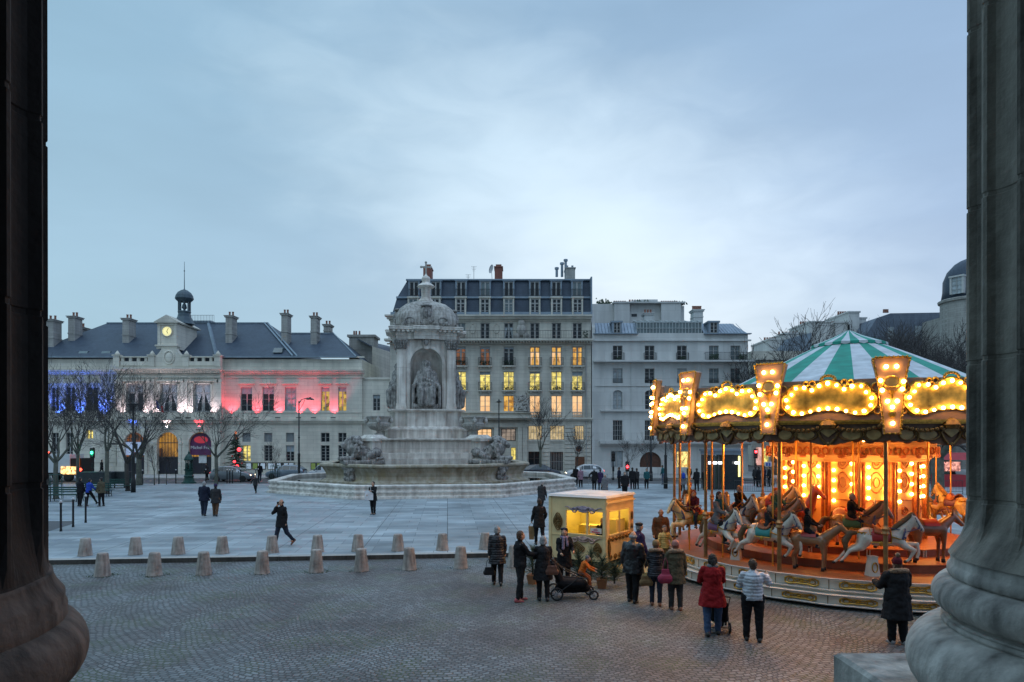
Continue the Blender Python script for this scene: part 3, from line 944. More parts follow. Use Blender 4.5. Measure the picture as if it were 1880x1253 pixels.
    b.ell((cxm, yc-.08, GZ(657,yc)), (.42,.14,.55), 12, 8); b.loop([(cxm+.6*math.cos(2*PI*k/16), yc-.1, GZ(657,yc)+.75*math.sin(2*PI*k/16)) for k in range(16)], .07, 5)
    sh(b).obj('parapet', M_hall, t)
    # windows
    for i, (a_, b_) in enumerate(ups): W(a_, b_, 711.5, 755, bars=(2,4))
    for i, (a_, b_) in enumerate(upr):
        W(a_, b_, 711.5, 755, bars=(2,4), pane=(M_glass, M_glass, M_glassb, M_lity if 0 else lit('gold_curtained_room', (.75,.50,.08), .8, (.12,.08,.02), 1.4), MATS.get('gold_curtained_room') or M_glass)[i], shade=(.28,.28,.0,.18,.18)[i])
    W(159, 171, 790, 806, pane=M_lity, bars=(2,2))
    for a_, b_ in lol[:2]: W(a_, b_, 795, 847, bars=(2,6))
    for i, (a_, b_) in enumerate(lor):
        W(a_, b_, 795, 812, bars=(2 if i > 2 else 6, 2), pane=M_glass if i > 2 else M_blind)
        W(a_, b_, 818, 847, bars=(2,5), pane=M_lity if i == 0 else M_glass, shade=(0,0,.4,0,0)[i])
    for i, (a_, b_) in enumerate(((232,264),(294,326),(355,387))):
        window(t, wxc(a_)-ox, wxc(b_)-ox, GZ(757,yc), GZ(705,yc), yc-oy, bars=(2,3), trans=.69, fw=.16, drape=(i > 0), shade=.29, depth=.45)
    for i, (a_, b_) in enumerate(((229,266),(289,328),(347,389))):
        A, B = wxc(a_), wxc(b_); r = (B-A)/2; c = (A+B)/2; zc = GZ(794,yc)-r; zd = GZ(840,yc)
        yy = yc+.44
        f = MB(); f.prism([(c+r*math.cos(PI*k/16), zc+r*math.sin(PI*k/16)) for k in range(17)]+[(A, zd),(B, zd)], yy, yy+.05)
        fan = sh(f).obj('fanlight', M_arch if i else M_litd, t)
        d = MB(); d.box(A, c-.02, yy-.03, yy+.03, .02, zd); d.box(c+.02, B, yy-.03, yy+.03, .02, zd); sh(d).obj('door', mat('dark_door_paint', (.018,.02,.03), .4), t)
        gr = MB()
        for k in range(1, 7):
            X = A+(B-A)*k/7; zz = zc+math.sqrt(max(0, r*r-(X-c)**2)); gr.box(X-.03, X+.03, yy-.09, yy-.05, .02 if k == 99 else zd, zz)
        gr.box(A, B, yy-.1, yy-.05, zc-.05, zc+.05); gr.box(A, B, yy-.1, yy-.05, zd-.06, zd+.06)
        sh(gr).obj('door_grille', M_framed, t)
        if i == 2:      # plum banner: show title on an exhibition banner hung in the right arch
            bn = MB(); zb0 = GZ(836,yc)
            bn.prism([(c+(r-.06)*math.cos(PI*k/16), zc+(r-.06)*math.sin(PI*k/16)) for k in range(17)]+[(A+.06, zb0),(B-.06, zb0)], yy-.28, yy-.24)
            bo = sh(bn).obj('banner', mat('plum_banner', (.10,.025,.085), .6, 0, .2, 2), t)
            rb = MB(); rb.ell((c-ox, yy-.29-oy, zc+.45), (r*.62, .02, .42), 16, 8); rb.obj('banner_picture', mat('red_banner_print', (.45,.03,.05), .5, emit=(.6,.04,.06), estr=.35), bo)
            lettering('banner_title', 'Michel Fray', .52, (c-ox, yy-.30-oy, zc-.62), mat('banner_lettering', (.7,.7,.7), .6, var=0), bo)
        if i == 0:
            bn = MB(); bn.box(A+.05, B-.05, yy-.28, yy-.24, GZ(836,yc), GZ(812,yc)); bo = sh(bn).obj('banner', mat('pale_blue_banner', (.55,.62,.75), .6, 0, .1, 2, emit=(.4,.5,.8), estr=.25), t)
            b2 = MB(); b2.box(c-.2, c+.25, yy-.30, yy-.285, GZ(824,yc), GZ(815,yc)); sh(b2).obj('banner_picture', M_framed, bo)
    for px in (247, 370):
        n_ = MB(); X = wxc(px)-ox
        n_.box(X-.45, X+.45, yc-oy+.30, yc-oy+.34, 1.3, 2.5); n_.obj('notice_board', mat('paper_notice', (.6,.62,.62), .7, 0, .2, 3), t)
    # roofs
    Yr = YB+8.0
    def rx(px): return GX(px, Yr)
    zr = GZ(594, Yr); ze = wz(656)
    rf = MB()
    e0, e1 = wx(84)-3, wx(655)
    YR2 = YB+16
    v = [(e0,YB-.35,ze),(e1,YB-.35,ze),(e1,YR2,ze),(e0,YR2,ze),(rx(197),Yr,zr),(rx(492),Yr,zr)]
    zl = GZ(613, Yr)
    rf.add([(e0,YB-.35,ze),(wx(548),YB-.35,ze),(rx(492),Yr,zr),(rx(197),Yr,zr)], [(0,1,2,3)])
    rf.add([(e0,YB-.35,ze),(rx(197),Yr,zr),(e0,YR2,ze)], [(0,1,2)])
    rf.add([(wx(548),YB-.35,ze),(wx(560),YR2,ze),(rx(492),Yr,zr)], [(0,1,2)])
    rf.add([(wx(530),YB-.36,ze),(e1,YB-.36,ze),(rx(612),Yr,zl),(rx(500),Yr,zl)], [(0,1,2,3)])
    rf.add([(e1,YB-.36,ze),(e1,YR2,ze),(rx(612),Yr,zl)], [(0,1,2)])
    rf.add([(e0,YR2,ze),(rx(197),Yr,zr),(rx(492),Yr,zr),(wx(560),YR2,ze)], [(0,1,2,3)])
    sh(rf).obj('roof', M_slate, t)
    gt = MB(); gt.box(e0, e1, YB-.5, YB-.3, ze-.12, ze+.06); gt.box(rx(197), rx(492), Yr-.15, Yr+.15, zr-.05, zr+.1); gt.box(rx(498), rx(612), Yr-.2, Yr+.2, zl-.05, zl+.1)
    gt.tube([(wx(548),YB-.4,ze+.05),(rx(492),Yr,zr+.03)], .12, 4); gt.tube([(wx(540),YB-.45,ze+.08),(rx(486),Yr-.1,zr+.06)], .12, 4); gt.tube([(e1,YB-.3,ze+.05),(rx(612),Yr,zl+.05)], .1, 4)
    for px0, px1 in ((377, 400),): gt.tube([(wx(400),YB-.3,ze+.1),(rx(383),Yr,zr+.05)], .22, 4)
    sh(gt).obj('zinc_flashing', M_zinc, t)
    for px, w_, tp, bt, Y in ((236,12,586,642,83.5),(424,12,581,643,83.5),(525,11,577,640,84),(578.5,11,582,633,84.5),(602,11,597,612,89),(137,12,582,640,84),(96,17,588,652,82.5),(152,9,602,632,87)):
        X = GX(px, Y)-ox; hw = w_/2/F*Y
        chimney(t, X-hw, X+hw, Y-oy-.6, Y-oy+.9, GZ(bt,Y)-1.0, GZ(tp,Y), pots=2 if w_ > 10 else 1)
    for px, py in ((148,651),(190,651),(508,645)):
        sk = MB(); X, Z = wx(px), GZ(py, YB+1.2); sk.frust(X-.55, X+.55, YB+.2, YB+1.3, Z-.3, X-.5, X+.5, YB+.6, YB+1.5, Z+.3)
        sh(sk).obj('skylight', M_glassc, t)
    # roof terrace railing behind the turret
    railing(t, rx(345)-ox, rx(395)-ox, zr, 1.0, Yr-oy-.3, 18, 0, 'roof_railing')
    bx = MB(); bx.box(rx(350), rx(388), Yr, Yr+3, zr-.2, zr+.35); sh(bx).obj('roof_plant_box', M_zinc, t)
    # clock turret
    yt = yc+.4
    def tx_(px): return GX(px, yt)
    def tz(py): return GZ(py, yt)
    c = MB(); c.box(tx_(291), tx_(325), yt, yt+5, tz(641), tz(594)); c.box(tx_(287), tx_(328), yt-.35, yt+.6, tz(637), tz(634)); c.box(tx_(289), tx_(326), yt-.2, yt+.5, tz(641), tz(637))
    c.prism([(tx_(286), tz(594)), (tx_(329), tz(594)), (tx_(330), tz(592)), (tx_(308), tz(579)), (tx_(285), tz(592))], yt-.35, yt+5.5)
    c.prism([(tx_(292), tz(592.5)), (tx_(323), tz(592.5)), (tx_(308), tz(584))], yt-.38, yt-.34)
    for px in (292, 322): c.box(tx_(px)-.12, tx_(px)+.2, yt-.1, yt+.05, tz(634), tz(597))
    c.box(tx_(290), tx_(326), yt-.12, yt+.05, tz(598), tz(594))
    tur = sh(c).obj('clock_turret', M_hall, t)
    X, Z = tx_(307.5)-ox, tz(609)
    ck = MB(); ck.prism([(X+.52*math.cos(2*PI*k/32), Z+.52*math.sin(2*PI*k/32)) for k in range(32)], yt-oy-.12, yt-oy-.02)
    clk = ck.obj('clock_face', mat('backlit_clock_glass', (.5,.5,.3), .3, var=0, emit=(.95,.85,.36), estr=.85), tur)
    ck = MB(); ck.loop([(X+.58*math.cos(2*PI*k/32), yt-oy-.1, Z+.58*math.sin(2*PI*k/32)) for k in range(32)], .06, 6); ck.obj('clock_rim', M_hall, tur)
    ck = MB()
    for k in range(12):
        a_ = 2*PI*k/12; ck.tube([(X+.40*math.cos(a_), yt-oy-.14, Z+.40*math.sin(a_)), (X+.47*math.cos(a_), yt-oy-.14, Z+.47*math.sin(a_))], .018, 4)
    ck.tube([(X, yt-oy-.15, Z),(X+.17, yt-oy-.15, Z+.36)], .026, 4); ck.tube([(X, yt-oy-.15, Z),(X+.1, yt-oy-.15, Z-.26)], .036, 4)
    ck.obj('clock_hands', M_framed, tur)
    cu = MB(); xc = tx_(319)-ox; yq = yt+2.6-oy; zq = GZ(590, yt+2.6); f = (yt+2.6)/F
    def q(py): return GZ(py, yt+2.6)
    cu.lathe([(1.25,q(596)-0),(1.0,q(590)),(.75,q(582)),(.68,q(576)),(.75,q(574)),(.72,q(572))], 8, xc, yq, 0, rot=PI/8)
    for k in range(8):
        a_ = PI/8+PI/4*k; cu.box(xc+.62*math.cos(a_)-.07, xc+.62*math.cos(a_)+.07, yq+.62*math.sin(a_)-.07, yq+.62*math.sin(a_)+.07, q(573), q(553))
    cu.lathe([(.72,q(555)),(.98,q(551)),(1.05,q(549)),(.95,q(543)),(.75,q(538)),(.4,q(534)),(.1,q(532)),(.03,q(530))], 16, xc, yq, 0)
    cu.lathe([(.05,q(570)),(.3,q(566)),(.22,q(560)),(.05,q(557))], 10, xc, yq, 0)
    cu.tube([(xc,yq,q(531)),(xc,yq,q(481))], [.05,.02], 6); cu.ell((xc,yq,q(498)), .08)
    cu.obj('bell_cupola', mat('dark_lead', (.05,.08,.10), .5, .2, .2, 3), t, False)
    # floodlights on the ledge with their real light
    fx = MB(); fl = []
    def spot(px, col, power, py=769, y=YB, dy=.62, ang=84):
        X = GX(px, y); Z = GZ(py, y)+.12
        fm = MB(); fm.box(X-ox-.28, X-ox+.28, y-oy-dy-.02, y-oy-dy+.14, Z-.1, Z+.02)
        fo = fm.obj('floodlight', M_framed, t)
        ld = bpy.data.lights.new('floodlight_beam', 'SPOT'); ld.energy = power; ld.color = col; ld.spot_size = R(ang); ld.spot_blend = .6; ld.shadow_soft_size = .12
        lo = bpy.data.objects.new('floodlight_beam', ld); scene.collection.objects.link(lo); lo.parent = fo
        lo.location = (X-ox, y-oy-dy+.02, Z+.06); lo.rotation_euler = (R(180-11), 0, 0)
    red = (1.0,.06,.10); blue = (.05,.14,1.0); wht = (1.0,.80,.95)
    for px in (426,473,513,551,578,614): spot(px, red, 700)
    for px in (109,148,191): spot(px, blue, 1700)
    spot(62, blue, 1800)
    for px in (227,270,289,332,350,393): spot(px, wht, 400, y=yc, dy=.66)
    # small lights over the three arches
    for px, col in ((247, blue), (308, wht), (368, red)): spot(px, col, 550, py=791, y=yc, dy=.55, ang=70)
    # flags on the balcony
    fg = MB(); X = wxc(303)-ox; 
    fg.tube([(X, yc-oy-.3, GZ(757,yc)),(X-.5, yc-oy-1.1, GZ(735,yc))], .03, 5); fg.obj('flag_pole', M_framed, t)
    fg = MB(); fg.mi = 0; a0 = Vector((X-.5, yc-oy-1.1, GZ(735,yc)))
    for k in range(3):
        fg.mi = k
        fg.add([a0+Vector((.16*k,.2*k,-.25*k)), a0+Vector((.16*(k+1),.2*(k+1),-.25*(k+1))), a0+Vector((.16*(k+1)+.15,.2*(k+1),-1.1-.2*k)), a0+Vector((.16*k+.15,.2*k,-1.0-.2*k))], [(0,1,2,3)])
    fg.obj('flag', [mat('flag_blue', (.02,.04,.3), .7, var=0), mat('flag_white', (.6,.6,.6), .7, var=0), mat('flag_red', (.5,.02,.02), .7, var=0)], t)
    # glazed notice cases along the foot of the wall
    for a_, b_ in ((452,463),(464,489),(492,520),(521,541),(571,596)):
        s = MB(); s.box(wx(a_)-ox, wx(b_)-ox, -.14, -.02, wz(862.5), wz(850)); k_ = s.obj('notice_case', M_framed, t)
        s = MB(); rnd = random.Random(a_); x_ = wx(a_)+.08
        while x_ < wx(b_)-.5:
            w_ = rnd.uniform(.4, .9); w_ = min(w_, wx(b_)-.08-x_); hh = rnd.uniform(.55, .72)
            s.mi = rnd.choice((0,0,0,1,2)); s.box(x_-ox, x_+w_-ox, -.16, -.145, wz(851)-hh, wz(851)); x_ += w_+rnd.uniform(.04,.25)
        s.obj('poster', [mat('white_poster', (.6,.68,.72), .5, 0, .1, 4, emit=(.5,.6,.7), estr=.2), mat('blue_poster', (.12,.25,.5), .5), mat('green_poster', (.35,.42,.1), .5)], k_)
    return t
town_hall()

# ------------------------------------------------------------------ block beside the town hall (rear wings)
def rear_wing():
    Y0 = 90.0
    t = thing('rear_wing_building', 'low stone wing with a broad chimney wall squeezed between the town hall and the fountain', 'building', (GX(665,Y0), Y0, 0))
    ox, oy = GX(665,Y0), Y0
    z1 = GZ(615, Y0)
    b = MB(); b.box(GX(641,Y0)-ox, GX(686,Y0)-ox, 0, 3, 0, z1-.3); b.box(GX(639,Y0)-ox-.1, GX(688,Y0)-ox+.1, -.15, 3.2, z1-.3, z1); b.box(GX(640,Y0)-ox-.05, GX(686,Y0)-ox+.05, -.06, 1, GZ(643,Y0), GZ(641,Y0))
    b.obj('chimney_wall', M_chim, t)
    p = MB()
    for px in (647,651,657): p.lathe([(.14,0),(.11,.6),(.13,.65)], 8, GX(px,Y0)-ox, 1, z1)
    p.obj('chimney_pots', M_pot, t)
    # receding wall with a slate roof and narrow windows
    xa = GX(686,Y0)-ox; xb = xa+2.1
    w = MB(); w.add([(xa,-1,0),(xb,16,0),(xb,16,GZ(657,106)),(xa,-1,GZ(636,89))], [(0,1,2,3)])
    w.box(xb, xb+2.2, 12, 16, 0, GZ(650,104)); w.obj('wall', M_hall, t)
    r = MB(); r.add([(xa-.2,-1.2,GZ(636,89)),(xb-.1,16,GZ(657,106)),(xb-1.5,16,GZ(640,106)),(xa-2.2,-1,GZ(621,89))], [(0,1,2,3)]); r.obj('roof', M_slate, t)
    for i in range(4):
        u = (i+.4)/4.4; X = xa+(xb-xa)*u; Yy = -1+17*u; w0 = .62
        f = MB(); dx, dy = 2.1/17*w0, w0
        f.add([(X-.03,Yy,10.2),(X-.03+dx,Yy+dy,10.2),(X-.03+dx,Yy+dy,12.6),(X-.03,Yy,12.6)], [(0,1,2,3)])
        f.obj('window', M_lity if i in (1,2) else M_glass, t)
    chimney(t, GX(700,Y0)-ox+.3, GX(714,Y0)-ox+.3, 8, 10, 10, GZ(624,98), pots=3)
rear_wing()

# ------------------------------------------------------------------ CENTRAL APARTMENT BLOCK
def centre_block():
    ox, oy = wx(900), YB
    t = thing('apartment_building', 'tall apartment building with blue slate mansard and rows of yellow lit windows', 'building', (ox, oy, 0))
    def sh(mb): mb.v = [(a-ox, b-oy, c) for a, b, c in mb.v]; return mb
    cols = (759, 799, 846, 890.5, 934, 982, 1021.7, 1060)
    xl, xr = wx(716), wx(1085)
    holes = []; wins = []
    def add(px0, px1, py0, py1, **k):
        holes.append((wx(px0), wx(px1), wz(py1), wz(py0))); wins.append((px0, px1, py0, py1, k))
    for i, c in enumerate(cols):
        add(c-8.5, c+8.5, 593, 623, bars=(2,4), drape=(i == 4), pane=M_glassc if i == 2 else None, fw=.09)
        add(c-9.3, c+9.3, 637, 672, bars=(2,1), trans=.72, drape=i in (5,6), pane=(M_litd if i in (2,3) else (M_glass if i in (0,1,4) else M_lito)), shade=.12 if i in (2,3,4) else 0, fw=.09)
        add(c-9.5, c+9.5, 683, 717, bars=(2,4), pane=M_lity, shade=(0,0,0,.16,0,.1,0,.22)[i])
        add(c-9.5, c+9.5, 727, 756 if i < 5 else 766, bars=(2,3), pane=M_litp if i != 4 else M_lito)
    add(876, 903, 787.5, 810, bars=(3,3), pane=M_litp, frame=M_framed, fw=.09)
    add(920, 947, 787.5, 810, bars=(3,3), pane=lit('dim_office', (.5,.4,.32), .6, (.22,.18,.16), .8), frame=M_framed, fw=.09)
    for a, b in ((970,995),(1010,1036),(1052,1072)): add(a, b, 782, 808, bars=(5,2), pane=lit('curtained_lit_room', (.80,.62,.34), .75, (.45,.34,.17), 1.6))
    add(938, 947, 822, 850, bars=(1,2), pane=M_lity, frame=M_framed)
    add(893, 903, 822, 850, bars=(1,2), pane=M_lity, frame=M_framed)
    add(970, 992, 829.5, 868.5, bars=(2,3), frame=M_framed)
    add(1010, 1034, 830, 866, bars=(8,2), frame=M_frame)
    w = MB(); wall_holes(w, xl, xr, 0, wz(584), YB, holes, .4)
    zt = wz(584)
    w.add([(xl,YB,0),(xl,YB+12,0),(xl,YB+12,zt),(xl,YB,zt)], [(0,3,2,1)]); w.add([(xr,YB,0),(xr,YB+12,0),(xr,YB+12,zt),(xr,YB,zt)], [(0,1,2,3)])
    sh(w).obj('wall', M_facade, t)
    for a, b, c, d, k in wins: window(t, wx(a)-ox, wx(b)-ox, wz(d), wz(c), 0, **k)
    # doors
    d = MB(); d.box(wx(1056)-ox, wx(1073)-ox, -.02, .02, .05, wz(839)); d.obj('door', mat('brown_wood_door', (.12,.045,.02), .5, 0, .25, 4), t)
    d = MB(); X, Z = wx(1062.5)-ox, wz(825); d.loop([(X+.42*math.cos(2*PI*k/20), -.04, Z+.42*math.sin(2*PI*k/20)) for k in range(20)], .1, 6); d.obj('round_window_frame', M_trim, t)
    d = MB(); d.prism([(X+.4*math.cos(2*PI*k/20), Z+.4*math.sin(2*PI*k/20)) for k in range(20)], -.03, .0); d.obj('round_window', M_glass, t)
    # mouldings
    m = MB()
    m.box(xl-.5, xr+.1, YB-.75, YB+.02, wz(583), wz(580)); m.box(xl-.3, xr+.05, YB-.5, YB+.02, wz(587), wz(583)); m.box(xl-.1, xr, YB-.2, YB+.02, wz(590), wz(587))
    m.box(xl-.5, xr+.1, YB-1.1, YB+.02, wz(628), wz(624.5)); m.box(xl-.3, xr+.02, YB-.35, YB+.02, wz(633), wz(631))
    n = 70
    for i in range(n):
        X = xl+(xr-xl)*(i+.5)/n; m.box(X-.1, X+.1, YB-.85, YB+.02, wz(631), wz(628))
    for c in cols:
        for (a, b) in ((672.3, 674.5), (717.5, 719.5)):
            m.box(wx(c-12.5), wx(c+12.5), YB-.5, YB+.0, wz(b), wz(a))
            m.box(wx(c-9), wx(c-6), YB-.3, YB, wz(b+3), wz(b)); m.box(wx(c+6), wx(c+9), YB-.3, YB, wz(b+3), wz(b))
        for (a, b) in ((634.8, 636.6), (680.5, 682.5), (724.8, 726.8)): m.box(wx(c-10.5), wx(c+10.5), YB-.09, YB-.0, wz(b), wz(a))
    for c in cols[:-1]:
        j = cols[cols.index(c)+1]
        if (c+13) < (j-13): m.box(wx(c+13), wx(j-13), YB-.05, YB, wz(644), wz(643))
    m.box(wx(716), wx(975), YB-1.2, YB+.02, wz(768.5), wz(764.5)); m.box(wx(716), wx(973), YB-.9, YB+.02, wz(771), wz(768.5)); m.box(wx(716), wx(970), YB-.35, YB+.02, wz(785), wz(777))
    m.box(wx(975), xr+.2, YB-.35, YB+.02, wz(770.5), wz(767.5)); m.box(wx(975), xr+.1, YB-.2, YB+.02, wz(773), wz(770.5))
    m.box(wx(716), wx(975), YB-.3, YB, wz(758.5), wz(757))
    for px in (870, 911.5, 955, 963): m.box(wx(px)-.28, wx(px)+.28, YB-.45, YB, 0, wz(785)); 
    for k in range(12):                                 # rustication bands of the ground floor
        z = wz(868-7.4*k)
        for a, b in ((950,969),(995.5,1009),(1036.5,1055),(1073.5,1085)): m.box(wx(a), wx(b), YB-.1, YB-.0, z, z+.39)
    for k in range(2): m.box(wx(969), wx(1075), YB-.08-.04*k, YB, wz(813-k*2), wz(811-k*2)-.01)
    for i in range(6): pass
    sh(m).obj('mouldings', M_facade, t)
    # balusters of the three right-hand windows
    for c in cols[5:]:
        b = MB()
        for k in range(7):
            X = wx(c-8+16*k/6)-ox; b.lathe([(.05,0),(.09,.12),(.05,.35),(.08,.5)], 6, X, -.03, wz(765.5))
        b.box(wx(c-9.5)-ox, wx(c+9.5)-ox, -.1, .05, wz(757.5), wz(756.3)); b.obj('window_balustrade', M_facade, t)
    # relief figures and coat of arms
    r = MB(); rnd = random.Random(5); X, Z = wx(957.5), wz(741)
    for k in range(16): r.cap((X+rnd.uniform(-.8,.8), YB-.1, Z+rnd.uniform(-.9,.9)), (X+rnd.uniform(-.9,.9), YB-.12, Z+rnd.uniform(-1,1)), .16, .08, 7)
    r.box(wx(946), wx(972), YB-.3, YB, wz(755.5), wz(754)); sh(r).obj('relief_carving', M_trim, t)
    r = MB(); X, Z = wx(957), wz(608); r.ell((X,YB-.25,Z+.1),(.6,.25,.7)); r.ell((X,YB-.25,Z+.9),(.42,.25,.4)); r.ell((X-.55,YB-.2,Z-.6),(.4,.25,.35)); r.ell((X+.55,YB-.2,Z-.6),(.4,.25,.35)); r.box(X-1,X+1,YB-.5,YB,Z-1.1,Z-.85)
    sh(r).obj('coat_of_arms', M_trim, t)
    r = MB()
    for px in (868, 911.5):
        X, Z = wx(px), wz(604); r.loop([(X+.32*math.cos(2*PI*k/16), YB-.03, Z+.55*math.sin(2*PI*k/16)) for k in range(16)], .06, 5)
    sh(r).obj('oval_panels', M_facade, t)
    # balconies
    for i, c in enumerate(cols):
        railing(t, wx(c-12)-ox, wx(c+12)-ox, wz(672.3), .95, -.45, 12, .45)
        railing(t, wx(c-12)-ox, wx(c+12)-ox, wz(717.5), .95, -.45, 12, .45)
    railing(t, wx(848)-ox, wx(1083)-ox, wz(624.5), .95, -1.05, 80, 1.0)
    railing(t, wx(716)-ox, wx(730)-ox, wz(624.5), .95, -1.05, 8, 1.0)
    # plants in the window boxes
    rnd = random.Random(8)
    def bush(px, py, w_, h_, n, yy=-.35):
        pl = MB(); X0, Z0 = wx(px)-ox, wz(py)
        for _ in range(n):
            x, z = X0+rnd.uniform(-w_, w_), Z0+rnd.uniform(0, h_); y = yy+rnd.uniform(-.12,.12); s_ = rnd.uniform(.05,.11); a = rnd.uniform(0, PI)
            pl.add([(x-s_*math.cos(a),y-s_*math.sin(a),z),(x+s_*math.cos(a),y+s_*math.sin(a),z+rnd.uniform(-.03,.06)),(x+rnd.uniform(-.05,.05),y,z+s_*1.6)], [(0,1,2)])
        pl.obj('window_box_plant', mat('dark_leaves', (.03,.055,.03), .8, 0, .4, 5), t)
    for px in (846, 890.5, 934): bush(px, 671, .55, .45, 90)
    for px in (846, 890.5, 934, 982, 1021.7, 1060): bush(px, 717, .5, .33, 45)
    bush(843, 623, .5, 1.0, 120, -.6); bush(1074, 623, .3, .8, 60, -.6)
    # mansard
    zb, zm, ztp = wz(579.5), wz(545), wz(510)
    s = MB()
    a = [(xl+.2,YB,zb),(xr,YB,zb),(xr,YB+12,zb),(xl+.2,YB+12,zb)]
    b = [(wx(727),YB+.7,zm),(xr,YB+.7,zm),(xr,YB+11.3,zm),(wx(727),YB+11.3,zm)]
    c = [(wx(744),YB+1.6,ztp),(xr,YB+1.6,ztp),(xr,YB+10.4,ztp),(wx(744),YB+10.4,ztp)]
    s.rings([a, b, c]); sh(s).obj('mansard_roof', M_slate, t)
    z = MB(); z.box(wx(742), xr+.1, YB+1.3, YB+11, ztp-.02, ztp+.14); z.box(wx(726), xr+.05, YB+.48, YB+.75, zm-.1, zm+.12); z.box(xl+.1, xr+.1, YB-.25, YB+.2, zb-.05, zb+.35)
    z.box(xr-.02, xr+.15, YB, YB+12, zb, ztp+.1)
    sh(z).obj('zinc_flashing', M_zinc, t)
    for i, c in enumerate(cols):
        for (p0, p1, yb, hw, k) in ((514.5, 543, 1.2, 10.5, 0), (548.5, 578.5, .32, 10, 1)):
            if k == 1 and i < 1: pass
            Z0, Z1 = wz(p1), wz(p0)
            f = MB(); A, B = wx(c-hw)-ox, wx(c+hw)-ox; q = .16
            y0 = yb-.75 if k == 0 else yb-.6
            f.box(A, A+q, y0, yb+1.6, Z0, Z1); f.box(B-q, B, y0, yb+1.6, Z0, Z1); f.box(A-.08, B+.08, y0-.08, yb+1.6, Z1, Z1+.16); f.box(A+q, B-q, y0+.1, yb+1.5, Z1-.1, Z1); f.box(A-.05, B+.05, y0-.05, yb+1, Z0-.1, Z0)
            f.obj('dormer', M_zinc if k == 0 else M_facade, t)
            window(t, A+q, B-q, Z0, Z1-.1, y0, bars=(2,1 if k == 0 else 4), trans=None if k == 0 else .7, depth=.2, pane=(M_glass, M_glassc)[(i*3+k) % 4 == 1], fw=.07)
            if k == 0: railing(t, A+.05, B-.05, Z0, .85, y0-.06, 8)
    for px, w_, m_, n_ in ((786,14,M_brickr,4), (915.5,14,M_brickr,4), (1046,17,M_chim,2)):
        X = GX(px, YB+4)-ox; hw = w_/2/F*84; Z1 = GZ(495 if px < 1000 else 497, YB+4)
        cc = MB(); cc.box(X-hw, X+hw, 3, 5, ztp-.5, Z1); cc.box(X-hw-.08, X+hw+.08, 2.9, 5.1, Z1, Z1+.12)
        co = cc.obj('chimney', m_, t); pp = MB()
        for k in range(n_): pp.lathe([(.15,0),(.13,.4),(.16,.45)], 8, X-hw+.25+(2*hw-.5)*k/max(1, n_-1), 4, Z1+.12)
        if px > 1000:
            for xx, hh in ((-1.3,.9),(-.65,1.5),(-.2,1.9)): pp.lathe([(.16,0),(.16,hh),(.26,hh+.02),(.26,hh+.25),(.1,hh+.3)], 8, X+xx-.3, 4, Z1-.8)
        pp.obj('chimney_pots', M_pot if px < 1000 else M_zinc, co)
    # aerials and dish
    an = MB()
    for px, h_ in ((870, 2.3), (859.5, 1.3)):
        X = GX(px, 84)-ox; Z = ztp; an.tube([(X,4,Z),(X,4,Z+h_)], .025, 5)
        for k in range(4): an.tube([(X-.35+.06*k,4,Z+h_-.18*k),(X+.35-.06*k,4,Z+h_-.18*k)], .012, 4)
    an.obj('aerial', M_iron, t)
    ds = MB(); X = GX(904, 84)-ox
    rs = []
    for k in range(5):
        r_ = .12*k+.01; rs.append([(X-.2+r_*math.cos(2*PI*i/16)*.55+.25*(k*.12)**2, 3.4-.25*(k*.12)**2*2, GZ(497,84)+r_*math.sin(2*PI*i/16)*1.0+r_*math.cos(2*PI*i/16)*.5) for i in range(16)])
    ds.rings(rs, False); ds.tube([(X,4,ztp),(X-.1,3.6,GZ(497,84))], .03, 5); ds.obj('satellite_dish', mat('dish_white', (.5,.5,.5), .5), t)
    dp = MB(); dp.tube([(wx(1076)-ox,-.1,0),(wx(1076)-ox,-.1,wz(633))], .07, 6); dp.obj('drain_pipe', M_frame, t)
    return t
centre_block()

